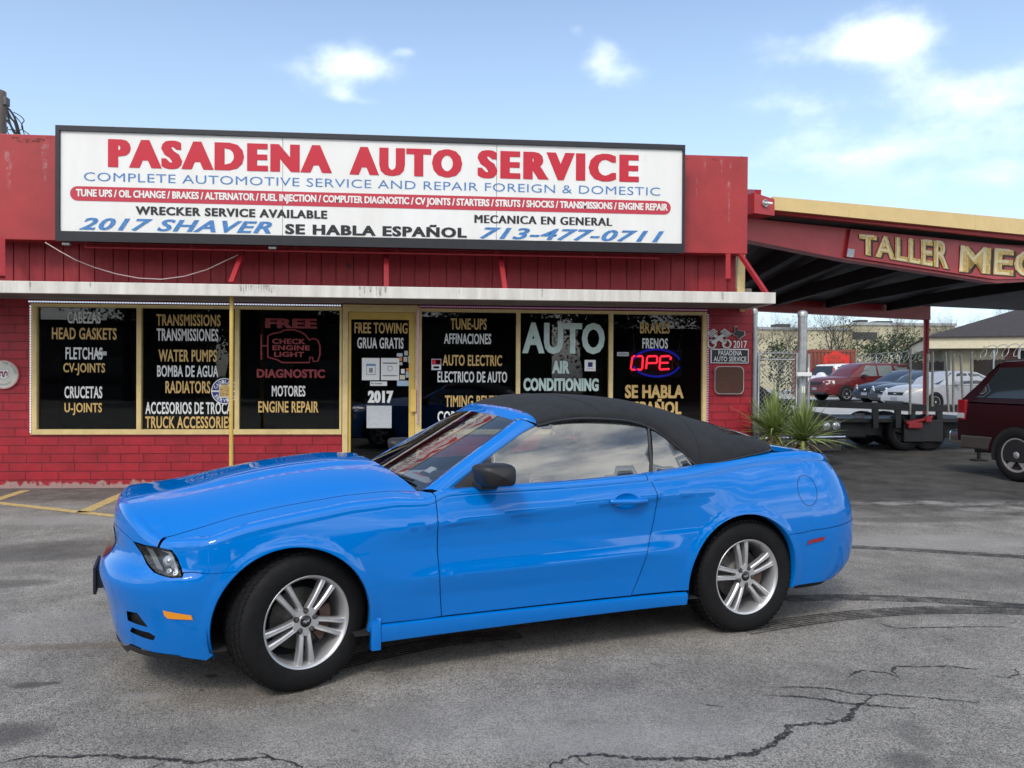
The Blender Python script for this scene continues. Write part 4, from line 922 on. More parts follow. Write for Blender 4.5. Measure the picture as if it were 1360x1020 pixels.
class Skin:        # panel mesh with exact normals, on both flanks if wanted
    def __init__(s): s.v = []; s.f = []; s.n = []; s.m = []
    def side(s, poly, holes=(), step=.022, lines=(), off=0., mi=0):
        dv, fs = fill(poly, list(holes), step, .7, lines); o = len(s.v)
        for (p, q) in dv:
            n = snorm(p, q); s.v.append(S(p, q)+n*off); s.n.append(n)
        s.addf(fs, o, mi); return s
    def top(s, poly, holes=(), step=.03, off=0., mi=0):
        dv, fs = fill(poly, list(holes), step, 1.); o = len(s.v)
        for (x, y) in dv: n = tnorm(x, y); s.v.append(Vector((x, y, HT(x, y)))+n*off); s.n.append(n)
        s.addf(fs, o, mi); return s
    def addf(s, fs, o, mi):
        for f in fs:
            a, b, c = [s.v[o+i] for i in f[:3]]; n = (b-a).cross(c-a)
            if n.dot(s.n[o+f[0]]+s.n[o+f[1]]) < 0: f = f[::-1]
            s.f.append(tuple(o+i for i in f)); s.m.append(mi)
    def flip(s):
        t = Skin(); t.v = [Vector((v.x, -v.y, v.z)) for v in s.v]; t.n = [Vector((n.x, -n.y, n.z)) for n in s.n]; t.f = [f[::-1] for f in s.f]; t.m = list(s.m); return t
    def join(s, t):
        o = len(s.v); s.v += t.v; s.n += t.n; s.f += [tuple(i+o for i in f) for f in t.f]; s.m += t.m; return s
    def build(s, name, mats, parent, **k):
        mb = MB(); mb.v = [tuple(v) for v in s.v]; mb.f = s.f; mb.m = s.m; mb.sm = [True]*len(s.f)
        o = mb.build(name, mats, parent, **k)
        if len(o.data.vertices) == len(s.n): o.data.normals_split_custom_set_from_vertices([tuple(n) for n in s.n])
        return o
def arc(a, t0, t1, k=26): return [(a[0]+a[2]*math.cos(R(t0+(t1-t0)*i/k)), a[1]+a[2]*math.sin(R(t0+(t1-t0)*i/k))) for i in range(k+1)]
PP = lambda L_: [P(x, z) for x, z in L_]
GAP = .0022
# ---- outlines (x, z)
hl = [(-.765, .752), (-.70, .748), (-.66, .752), (-.605, .738), (-.585, .715), (-.558, .625), (-.60, .622), (-.675, .640), (-.705, .668)]          # headlamp
PC = PA-LF
def off_line(L_, d):     # shift a polyline sideways
    out = []
    for i, p in enumerate(L_):
        a = L_[max(0, i-1)]; b = L_[min(len(L_)-1, i+1)]; dx, dy = b[0]-a[0], b[1]-a[1]; l = math.hypot(dx, dy); out.append((p[0]-dy/l*d, p[1]+dx/l*d))
    return out
doorF = [(.715, 1.2), (.703, .97), (.703, .80), (.706, .65), (.715, .50), (.735, .303)]
doorR = [(2.040, 1.2), (2.0, 1.008), (2.022, .97), (2.046, .90), (2.046, .83), (2.03, .73), (2.0, .62), (1.945, .43), (1.895, .306)]
sillz = lambda x: .300+.004*(x-.4)
# ---- front bumper
top_nose = [(PC, qz(PC, .79)), (PC+.3, qz(PC+.3, .79))]+PP([(-.80, .775), (-.775, .757)])
fb = top_nose+PP([(-.712, .664), (-.68, .634), (-.602, .616), (-.553, .618), (-.545, .637), (-.50, .640)])
a0 = math.degrees(math.acos((-.33-ARF[0])/ARF[2]))
seam_z = .641; aa = math.degrees(math.asin((seam_z-ARF[1])/ARF[2]))
fb += PP(arc(ARF, 180-aa+.3, 197, 14))+PP([(-.445, .205)])+[(px(-.6, .235), qz(px(-.6, .235), .235)), (px(-.78, .25), qz(px(-.78, .25), .25)), (PC+.3, qz(PC+.3, .215)), (PC, qz(PC, .205))]
vent1 = PP([(-.805, .425), (-.755, .43), (-.705, .365), (-.80, .375)]); vent2 = PP([(-.79, .318), (-.68, .300), (-.672, .322), (-.70, .338), (-.78, .345)])
sk = Skin().side(fb, [vent1, vent2]); fbm = sk
Skin().join(sk).join(sk.flip()).build('front_bumper', 'blue_paint', car)
bump_o = [o for o in car.children if o.name.startswith('front_bumper')][0]
# lower black lip and vents behind the openings
sk = Skin().side([(PC, qz(PC, .165)), (PC+.3, qz(PC+.3, .175)), (px(-.78, .2), qz(px(-.78, .2), .212)), (px(-.56, .2), qz(px(-.56, .2), .215)), (px(-.56, .22), qz(px(-.56, .22), .235)), (px(-.78, .25), qz(px(-.78, .25), .246)), (PC+.3, qz(PC+.3, .212)), (PC, qz(PC, .202))], off=.004)
sk.join(Skin().side(PP([(-.83, .45), (-.73, .45), (-.66, .29), (-.82, .29)]), off=-.02)); Skin().join(sk).join(sk.flip()).build('air_dam', 'trim_black', bump_o)
# grille on the nose
gp = lambda p, z: (p, qz(p, z))
sk = Skin().side([gp(PC, .61), gp(PC+.10, .61), gp(PC+.15, .66), gp(PC+.15, .73), gp(PC+.11, .765), gp(PC, .765)], off=.003)
Skin().join(sk).join(sk.flip()).build('grille', 'gloss_black', bump_o)
# ---- fender
ff = PP([(-.655, .755), (-.60, .741), (-.580, .716), (-.551, .640), (-.50, .6435)])+PP(arc(ARF, 180-aa, 8, 40))+PP([(.348, .30), (.352, .21)])
ff += PP([(.40, .21), (.405, sillz(.4)+GAP), (.735-GAP, .304)])+PP([(x-GAP, z) for x, z in reversed(doorF[1:-1])])+[(.703-GAP, 1.3)]+[(p, 1.3) for p in [.6, .5, .4, .2, 0, -.15, -.25]]+[(px(-.45, .8), 1.3), (px(-.55, .77), 1.3), (px(-.64, .75), 1.3)]
cr_u = [(p, qz(p, ZU(p))) for p in [.15+.1*i for i in range(27)]]; cr_l = [(p, qz(p, ZL(p))) for p in [.42+.1*i for i in range(18)]]
pm = px(-.655, .755)
sk = Skin().side(ff, [], lines=[cr_u, cr_l])
ledge = [(edge(p)[0], edge(p)[1]) for p in [px(-.65, .75)+i*(.703-GAP-px(-.65, .75))/40 for i in range(41)]]
hood_side = [(-.655, -.735), (-.60, -.742), (-.47, -.748), (-.24, -.752), (0, -.752), (.3, -.75), (.60, -.742), (.64, -.735)]
ft = ledge+[(.70, -.80), (.66, -.742)]+[(x, y-.0025) for x, y in reversed(hood_side)]
sk.top(ft, step=.025)
for s_ in (sk, sk.flip()): s_.build('front_fender', 'blue_paint', car)
# ---- hood
ps = [PC+(px(-.66, .76)-PC)*i/30 for i in range(31)]
hn = [(p, 1.3) for p in ps]+PP([(-.665, .757), (-.70, .753)])+[(a, b+.004) for a, b in reversed(top_nose)]
hsk = Skin().side(hn)
he = [(edge(p)[0], edge(p)[1]) for p in ps]
ht = he+[(x, y+.0025) for x, y in hood_side]+[(.605, -.60), (.54, -.40), (.485, -.2), (.47, 0)]
hsk.top(ht, step=.026)
hood = Skin().join(hsk).join(hsk.flip()).build('hood', 'blue_paint', car)
# ---- door
def inner_strip(p0, p1, yin, k=30):
    E_ = [(edge(p0+(p1-p0)*i/k)[0], edge(p0+(p1-p0)*i/k)[1]) for i in range(k+1)]; return E_+[(p1, yin), (p0, yin)]
dr = [(.735+GAP, qz(.74, sillz(.74)+GAP))]+[(.9+.2*i, qz(.9+.2*i, sillz(.9+.2*i)+GAP)) for i in range(5)]+[(1.895-GAP, qz(1.89, .306))]+PP([(x-GAP, z) for x, z in reversed(doorR[2:-1])])+[(2.0-GAP, 1.0), (1.998-GAP, 1.3)]+[(1.9-.1*i, 1.3) for i in range(12)]+[(.703+GAP, 1.3)]+PP([(x+GAP, z) for x, z in doorF[1:-1]])
hx, hz_ = 1.845, .862
cup = [(hx+.085*math.cos(t*.2618), hz_+.048*math.sin(t*.2618)) for t in range(24)]
sk = Skin().side(dr, [PP(cup)], step=.02, lines=[cr_u, cr_l]); sk.top(inner_strip(.703+GAP, 1.998-GAP, -.808), step=.02)
cupm = Skin()      # bowl behind the handle
for i in range(5):
    for t in range(24):
        k = 1-i/4; x_, z_ = hx+.085*k*math.cos(t*.2618), hz_+.048*k*math.sin(t*.2618); p_ = P(x_, z_); cupm.v.append(S(*p_)+Vector((0, .022*(1-k*k), 0))); cupm.n.append((snorm(*p_)+Vector((-.5*(k)*math.cos(t*.2618), 0, -.8*k*math.sin(t*.2618)))).normalized())
cupm.addf([(i*24+t, i*24+(t+1) % 24, (i+1)*24+(t+1) % 24, (i+1)*24+t) for i in range(4) for t in range(24)], 0, 0)
sk.join(cupm)
doors = []
for s_ in (sk, sk.flip()): doors.append(s_.build('door', 'blue_paint', car))
mb = MB(); pts = []; rs = []
for i in range(13):
    t = i/12; x_ = 1.735+.235*t; z_ = .868-.006*t; y_ = S(*P(x_, z_)).y-.004-.024*math.sin(math.pi*min(1, max(0, t*1.02)))**.6; pts.append((x_, y_, z_)); rs.append(.013+.004*math.sin(math.pi*t))
mb.tube(pts, rs, 12); mb.build('handle', 'blue_paint', doors[0])
mb2 = MB(); mb2.tube([(a, -b, c) for a, b, c in pts], rs, 12); mb2.build('handle', 'blue_paint', doors[1])
p_ = S(*P(1.975, .862)); mb = MB(); mb.lathe([(0, -.003), (.008, -.002), (.009, .004)], 12, mtx=Matrix.Translation((1.952, p_.y-.022, .863))); mb.build('keyhole', 'chrome', doors[0])
# ---- rear quarter
aR = math.degrees(math.asin((.30-ARR[1])/ARR[2]))
qr = [(1.895+GAP, qz(1.9, .308)), (2.26, qz(2.26, .305))]+PP(arc(ARR, 186, -8, 44))
tail_seam = [(3.052, .60), (3.3, .615), (3.6, .64)]
zs_ = math.degrees(math.asin((.60-ARR[1])/ARR[2]))
qr = [(1.895+GAP, qz(1.9, .308)), (2.272, qz(2.27, .308))]+PP(arc(ARR, 185, zs_, 40))+PP([(3.1, .603), (3.3, .617), (3.55, .634), (3.7, .645)])
pt = px(3.72, .66); pe = px(3.60, 1.0)
qr += [(pt, qz(pt, .66)), (PB+.62, qz(PB+.62, .74)), (PB+.62, 1.3)]+[(PB+.62-.09*i, 1.3) for i in range(1, 8)]+[(3.1-.1*i, 1.3) for i in range(11)]+[(1.998+GAP, 1.3), (2.0+GAP, 1.0)]+PP([(x+GAP, z) for x, z in doorR[2:-1]])
sk = Skin().side(qr, [], lines=[cr_u])
pe0, pe1 = 1.998+GAP, PB+.62
E_ = [(edge(pe0+(pe1-pe0)*i/50)[0], edge(pe0+(pe1-pe0)*i/50)[1]) for i in range(51)]
deck_side = [(3.56, -.70), (3.3, -.72), (3.12, -.72), (3.0, -.735), (2.8, -.77), (2.6, -.785), (2.45, -.79), (2.0, -.80)]
sk.top(E_+[(3.60, -.66)]+deck_side, step=.025)
quarters = [s_.build('rear_quarter', 'blue_paint', car) for s_ in (sk, sk.flip())]
# trunk lid + tail panel
E2 = [(edge(pe1+(PB+LR-pe1)*i/20)[0], edge(pe1+(PB+LR-pe1)*i/20)[1]) for i in range(21)]
dk = E2+[(3.19, 0), (3.18, -.3), (3.12, -.58), (3.07, -.70), (3.12, -.716), (3.3, -.716), (3.56, -.696), (3.60, -.656)]
sk = Skin().top(dk, step=.03); sk.side([(pe1+.003, qz(pe1, .745)), (PB+LR, qz(PB+LR, .76)), (PB+LR, 1.3), (pe1+.003, 1.3)])
Skin().join(sk).join(sk.flip()).build('trunk_lid', 'blue_paint', car)
# rear bumper
aRb = math.degrees(math.asin((.255-ARR[1])/ARR[2]))
rb = PP(arc(ARR, zs_-.4, aRb, 14))+PP([(3.10, .258), (3.45, .262), (3.62, .285)])+[(PB+.62, qz(PB+.62, .30)), (PB+LR, qz(PB+LR, .30)), (PB+LR, qz(PB+LR, .755)), (PB+.62, qz(PB+.62, .738)), (pt, qz(pt, .655))]+PP([(3.7, .641), (3.55, .630), (3.3, .613), (3.1, .599)])
sk = Skin().side(rb); Skin().join(sk).join(sk.flip()).build('rear_bumper', 'blue_paint', car)
# ---- sill / side skirt, standing a little proud
for sg in (1, -1):
    mb = MB(); xs_ = [.405+(2.262-.405)*i/24 for i in range(25)]; vs = []; sec = [(.008, .296), (-.012, .288), (-.014, .25), (-.002, .205), (.05, .19)]
    for x_ in xs_:
        yb = S(x_, qz(x_, .30)).y; dz = .028*max(0, (x_-.405)/1.857)*.6
        for dy, z_ in sec: vs.append((x_, sg*(yb+dy), z_+(0 if z_ > .28 else dz)))
    n_ = len(sec); mb.add(vs, [(i*n_+j, (i+1)*n_+j, (i+1)*n_+j+1, i*n_+j+1) for i in range(24) for j in range(n_-1)], 0, True)
    mb.add(vs[:n_], [tuple(range(n_))]); mb.add(vs[-n_:], [tuple(range(n_))])
    yb = S(.40, qz(.4, .25)).y
    mb.box((.352, sg*(yb-.022), .165), (.404, sg*(yb+.03), .335), bev=.006)
    mb.build('side_skirt', 'blue_paint', car, sharp=35)
# ---- arch lips, liners, inner shell
for sg in (1, -1):
    for a, t0, t1 in ((ARF, 200, -12), (ARR, 190, -14)):
        mb = MB(); vs = []; A = arc(a, t0, t1, 60)
        for x_, z_ in A:
            s_ = S(*P(x_, z_)); nx, nz_ = (x_-a[0])/a[2], (z_-a[1])/a[2]
            vs += [(s_.x, sg*s_.y, s_.z), (s_.x-nx*.004, sg*(s_.y+.006), s_.z-nz_*.004), (s_.x-nx*.004, sg*(s_.y+.05), s_.z-nz_*.004)]
        mb.add(vs, [(3*i+j, 3*i+3+j, 3*i+4+j, 3*i+1+j) for i in range(60) for j in range(2)], 0, True)
        mb.build('arch_lip', 'blue_paint', car)
        mb = MB(); vs = []; r_ = a[2]+.012
        for i in range(41):
            t = R(-40+260*i/40)
            for y_ in (.90, .50): vs.append((a[0]+r_*math.cos(t), sg*-y_*1., max(.25, a[1]+r_*math.sin(t))))
        mb.add(vs, [(2*i, 2*i+1, 2*i+3, 2*i+2) for i in range(40)], 0, True)
        mb.add([(a[0]+r_*math.cos(R(15*i)), sg*-.50, max(.25, a[1]+r_*math.sin(R(15*i)))) for i in range(24)], [tuple(range(24))]); mb.build('wheel_well', 'liner', car)
ish = Skin()
for (x0_, x1_) in ((.42, 2.22), (3.12, 3.6)):
    zt_ = .88
    ish.side([P(x0_, .22), P(x1_, .22), (px(x1_, .6), 1.0), (px(x0_, .6), 1.0)], off=-.03, step=.08)
ish.side([P(.4, .80), P(3.5, .8), (px(3.5, .8), 1.0), (px(.4, .8), 1.0)], off=-.03, step=.08)
Skin().join(ish).join(ish.flip()).build('inner_shell', 'liner', car)
mb = MB(); mb.box((.36, -.80, .19), (2.26, .80, .22)); mb.box((-.80, -.48, .18), (.36, .48, .21)); mb.box((2.26, -.48, .22), (3.70, .48, .26)); mb.box((.30, -.78, .22), (.33, .78, .92)); mb.box((-.72, -.5, .25), (-.70, .5, .72)); mb.box((2.75, -.5, .26), (2.78, .5, 1.0)); mb.box((-.62, -.55, .72), (.3, .55, .74))
mb.build('underbody', 'liner', car)
# ---- lamps and markers
for k_, sg in enumerate((1, -1)):
    sk = Skin().side(PP(hl), off=-.030, step=.02)
    lamp = (sk if sg == 1 else sk.flip()).build('headlamp', 'lamp_dark', car)
    mb = MB()      # walls of the lamp bowl
    H_ = PP(dens(hl, .03)); vs = []
    for p_ in H_:
        a = S(*p_); b = a-snorm(*p_)*.031; vs += [(a.x, sg*a.y, a.z), (b.x, sg*b.y, b.z)]
    n_ = len(H_); mb.add(vs, [(2*i, 2*i+1, (2*i+3) % (2*n_), (2*i+2) % (2*n_)) for i in range(n_)]); mb.build('bowl', 'gloss_black', lamp)
    for (bx_, bz_, r_, m_) in ((-.625, .688, .030, 'lamp_bulb'), (-.597, .665, .014, 'lamp_bulb'), (-.62, .648, .013, 'lamp_bulb'), (-.592, .640, .010, 'chrome')):
        p_ = P(bx_, bz_); a = S(*p_); n = snorm(*p_); mb = MB()
        mt = Matrix.Translation((a.x-n.x*.028, sg*(a.y-n.y*.028), a.z-n.z*.028)) @ (Vector((n.x, sg*n.y, n.z)).to_track_quat('Y', 'Z').to_matrix().to_4x4())
        mb.lathe([(r_, 0), (r_*.95, .012), (r_*.55, .006), (r_*.2, .014), (0, .016)], 18, mtx=mt); mb.build('reflector', m_, lamp)
    sk = Skin().side(PP([(-.655, .735), (-.61, .728), (-.575, .64), (-.585, .632), (-.622, .722)]), off=-.012, step=.02); (sk if sg == 1 else sk.flip()).build('reflector_strip', 'lamp_bulb', lamp)
    sk = Skin().side(PP([(-.725, .735), (-.70, .735), (-.645, .648), (-.672, .652)]), off=-.016, step=.02); (sk if sg == 1 else sk.flip()).build('signal_tube', 'lamp_grey', lamp)
    sk = Skin().side(PP(hl), off=-.001, step=.02); (sk if sg == 1 else sk.flip()).build('lens', 'clear_lens', lamp)
    sk = Skin().side(PP([(-.637, .461), (-.512, .438), (-.505, .415), (-.615, .420), (-.63, .434)]), off=.004, step=.02); (sk if sg == 1 else sk.flip()).build('side_marker', 'lens_amber', bump_o)
    rbo = [o for o in car.children if o.name.startswith('rear_bumper')][0]
    sk = Skin().side(PP([(3.150, .522), (3.285, .540), (3.30, .566), (3.165, .549)]), off=.006, step=.02); (sk if sg == 1 else sk.flip()).build('side_marker', 'lens_red', rbo)
    sk = Skin().side(PP([(3.145, .517), (3.288, .536), (3.306, .571), (3.162, .554)]), off=.003, step=.02); (sk if sg == 1 else sk.flip()).build('marker_rim', 'blue_paint', rbo)
    sk = Skin().side([(PB+.64, qz(PB+.64, .80)), (PB+.84, qz(PB+.84, .80)), (PB+.84, qz(PB+.84, .95)), (PB+.64, qz(PB+.64, .95))], off=.004, step=.03); (sk if sg == 1 else sk.flip()).build('tail_lamp', 'lens_red', car)
# fuel flap groove
mb = MB(); pts = []
for i in range(41):
    t = 2*math.pi*i/40; x_ = 3.185+.078*math.cos(t); z_ = .862+.095*math.sin(t); p_ = P(x_, z_); pts.append(S(*p_)+snorm(*p_)*.0004)
mb.tube(pts, .0016, 5, cap=False); mb.build('fuel_flap', 'liner', quarters[0])
# front plate
mb = MB(); mb.box((-.990, -.155, .40), (-.974, .155, .55), bev=.004); mb.box((-.975, -.14, .43), (-.93, .14, .53)); pl = mb.build('plate_bracket', 'trim_black', car)
mb = MB(); mb.box((-.9945, -.15, .405), (-.991, .15, .545)); mb.build('plate', 'alloy', pl)
# ---- windscreen, pillars, header
def lerp(a, b, t): return [a[i]+(b[i]-a[i])*t for i in range(len(a))]
nW = 20
def ws(u, v):     # u -1..1 across, v 0 bottom .. 1 top
    a = abs(u); bx_ = .55+.11*a**2.0; bz_ = .990-.035*a**2.2; by_ = .725*u
    tx_ = 1.250+.035*a**2; tz_ = 1.352-.027*a**2.2; ty_ = .560*u
    p = Vector(lerp((bx_, by_, bz_), (tx_, ty_, tz_), v)); b = 0
    return p+Vector((-b*.45, 0, b))
mb = MB(); vs = [ws(-1+2*i/nW, j/12) for j in range(13) for i in range(nW+1)]
mb.add(vs, [(j*(nW+1)+i, (j+1)*(nW+1)+i, (j+1)*(nW+1)+i+1, j*(nW+1)+i+1) for j in range(12) for i in range(nW)], 0, True); wsc = mb.build('windscreen', 'screen_glass', car)
mb = MB()      # black frit and wipers' cowl
vs = [ws(-1+2*i/nW, v)+Vector((.002, 0, -.004)) for v in (0, .09) for i in range(nW+1)]; mb.add(vs, [(i, i+1, nW+2+i, nW+1+i) for i in range(nW)])
for sg in (-1, 1):
    vs = []
    for j in range(13):
        vs += [ws(sg, j/12)+Vector((.003, 0, -.004)), ws(sg*.965, j/12)+Vector((.003, 0, -.004))]
    mb.add(vs, [(2*j, 2*j+1, 2*j+3, 2*j+2) for j in range(12)])
vs = [ws(-1+2*i/nW, v)+Vector((.002, 0, -.004)) for v in (.955, 1) for i in range(nW+1)]; mb.add(vs, [(i, i+1, nW+2+i, nW+1+i) for i in range(nW)])
mb.build('glass_border', 'gloss_black', wsc)
mb = MB(); vs = []
for i in range(31):
    y_ = -.74+1.48*i/30; a = abs(y_)
    xh = interp([(0, .47), (.2, .485), (.4, .54), (.6, .605), (.74, .64)], a)-.02
    b = ws(max(-1, min(1, y_/.725)), .03); vs += [(xh, y_, HT(xh, y_)-.022), (b.x, y_, b.z-.012)]
mb.add(vs, [(2*i, 2*i+1, 2*i+3, 2*i+2) for i in range(30)], 0, True); mb.build('cowl', 'trim_black', car)
for (y0_, y1_) in ((-.62, -.02), (.05, .60)):
    mb = MB(); a = ws(y0_/.725, .10)+Vector((-.012, 0, .014)); b = ws(y1_/.725, .055)+Vector((-.012, 0, .014))
    a = ws(y0_/.725, .05)+Vector((-.012, 0, .016)); b = ws(y1_/.725, .02)+Vector((-.012, 0, .016))
    mb.tube([a, a.lerp(b, .5)+Vector((-.004, 0, .006)), b], .008, 6); mb.tube([a.lerp(b, .45)+Vector((-.01, 0, .012)), b+Vector((-.05, .02, .005))], .009, 6); mb.build('wiper', 'trim_black', wsc)
PO = [(.775, -.800, .952), (.90, -.758, 1.032), (1.03, -.718, 1.113), (1.17, -.678, 1.192), (1.30, -.642, 1.262), (1.385, -.622, 1.298)]
PI = [(.665, -.722, .957)]+[tuple(ws(-1, t)) for t in (.2, .4, .6, .8, 1.)]
for sg in (1, -1):
    mb = MB(); vs = []
    for o_, i_ in zip(PO, PI):
        o_ = Vector(o_); i_ = Vector(i_); m_ = (o_+i_)/2+Vector((-.008, -.012, .014))
        for q_ in (i_+Vector((.012, .01, -.02)), i_, i_.lerp(m_, .5)+Vector((-.002, -.003, .004)), m_, o_.lerp(m_, .35), o_, o_+Vector((.012, .012, -.03))): vs.append((q_.x, sg*q_.y, q_.z))
    n_ = 7; mb.add(vs, [(i*n_+j, i*n_+j+1, (i+1)*n_+j+1, (i+1)*n_+j) for i in range(5) for j in range(n_-1)], 0, True)
    mb.build('windscreen_pillar', 'blue_paint', car)
    mb = MB(); vs = []
    for i, o_ in enumerate(PO):     # dark trim between pillar and door glass
        k = i/5; wd = .060-.022*k
        vs += [(o_[0]+.006, sg*(o_[1]+.002), o_[2]-.004), (o_[0]+wd*.8, sg*(o_[1]-.008), o_[2]-wd*.35+.004), (o_[0]+wd*1.25, sg*(o_[1]+.012), o_[2]-wd*.62)]
    mb.add(vs, [(i*3+j, i*3+j+1, (i+1)*3+j+1, (i+1)*3+j) for i in range(5) for j in range(2)], 0, True); mb.build('pillar_trim', 'trim_black', car)
# header rail in body colour between glass and soft top
EC = [(1.395, -.628, 1.302), (1.55, -.632, 1.333), (1.69, -.632, 1.342), (1.95, -.638, 1.330), (2.13, -.645, 1.288), (2.25, -.675, 1.215), (2.345, -.72, 1.125), (2.43, -.795, 1.040), (2.60, -.803, 1.062), (2.8, -.788, 1.090), (2.98, -.745, 1.108), (3.09, -.64, 1.120), (3.17, -.35, 1.134), (3.19, 0, 1.140)]
CC = [(1.262, 1.398), (1.38, 1.440), (1.53, 1.464), (1.75, 1.470), (1.95, 1.462), (2.12, 1.447), (2.30, 1.418), (2.47, 1.380), (2.62, 1.335), (2.78, 1.285), (2.93, 1.232), (3.06, 1.188), (3.15, 1.158), (3.191, 1.141)]
us = [i for i in range(14)]
EX = [Curve1(list(zip(us, [e[k] for e in EC]))) for k in range(3)]; CXc = [Curve1(list(zip(us, [c[k] for c in CC]))) for k in range(2)]
def stop(u, s):     # u 0..13, s 0 edge .. 1 centreline
    ex, ey, ez = [c(u) for c in EX]; cx_, cz_ = [c(u) for c in CXc]; th = s*math.pi/2; m_ = .80
    c_ = max(0, math.cos(th))**m_; s_ = math.sin(th)**(m_+.02)
    xk = 1-c_**1.6
    rib = -.006*math.sin(math.pi*min(1, s*1.6))*(math.sin(u*math.pi/1.55)**2)*(1 if 1 < u < 11 else 0)
    return Vector((ex+(cx_-ex)*xk, ey*c_, ez+(cz_-ez)*s_+rib*.6))
mb = MB(); vs = []
for i in range(25):
    s_ = i/24; a = stop(0, s_); g_ = ws(-(max(0, math.cos(s_*math.pi/2))**.8), 1); f = .005
    vs += [g_+Vector((-.004, 0, -.003)), g_+Vector((.004, 0, .010)), g_.lerp(a, .5)+Vector((0, 0, .013)), a+Vector((-.004, 0, .006)), a+Vector((0, 0, -.012))]
vs2 = [(v[0], -v[1], v[2]) for v in vs]
fs = [(i*5+j, (i+1)*5+j, (i+1)*5+j+1, i*5+j+1) for i in range(24) for j in range(4)]
mb.add(vs, fs, 0, True); mb.add(vs2, [f[::-1] for f in fs], 0, True); mb.build('windscreen_header', 'blue_paint', car)
NU, NS = 78, 22
mb = MB(); vs = []
for i in range(NU+1):
    for j in range(-NS, NS+1):
        v = stop(13*i/NU, 1-abs(j)/NS); vs.append((v.x, v.y if j <= 0 else -v.y, v.z))
n_ = 2*NS+1; mb.add(vs, [(i*n_+j, i*n_+j+1, (i+1)*n_+j+1, (i+1)*n_+j) for i in range(NU) for j in range(2*NS)], 0, True)
top = mb.build('soft_top', 'soft_top', car)
mb = MB()      # inside face of the roof cloth
mb.add([(x, y*.985, z-.02) for x, y, z in vs], [(i*n_+j, (i+1)*n_+j, (i+1)*n_+j+1, i*n_+j+1) for i in range(NU) for j in range(2*NS)], 0, True); mb.build('headliner', 'interior', top)
mb = MB()
for sg in (1, -1):      # weatherstrip under the roof edge and along the belt
    mb.tube([(stop(u/4, 0).x, sg*(stop(u/4, 0).y-.001), stop(u/4, 0).z-.010) for u in range(0, 29)], .013, 6)
    mb.tube([(stop(u/4, 0).x, sg*(stop(u/4, 0).y-.004), stop(u/4, 0).z+.001) for u in range(28, 53)], .008, 6)
mb.build('seal', 'gloss_black', top)
for a, b, j in ((2.5, 2.5, 0), (7.0, 7.0, 0)):
    mb = MB(); mb.tube([stop(a, k/24)+Vector((0, 0, .0005)) for k in range(25)]+[Vector((stop(a, k/24).x, -stop(a, k/24).y, stop(a, k/24).z+.0005)) for k in range(23, -1, -1)], .0025, 5); mb.build('seam', 'soft_top', top)
# rear window of the soft top
mb = MB(); vs = []
for i in range(7):
    for j in range(13):
        s_ = .40+.6*(1-abs(j-6)/6); v = stop(8.6+2.6*i/6, s_); vs.append((v.x, v.y*(1 if j <= 6 else -1), v.z+.004))
mb.add(vs, [(i*13+j, i*13+j+1, (i+1)*13+j+1, (i+1)*13+j) for i in range(6) for j in range(12)], 0, True); mb.build('rear_window', 'gloss_black', top)
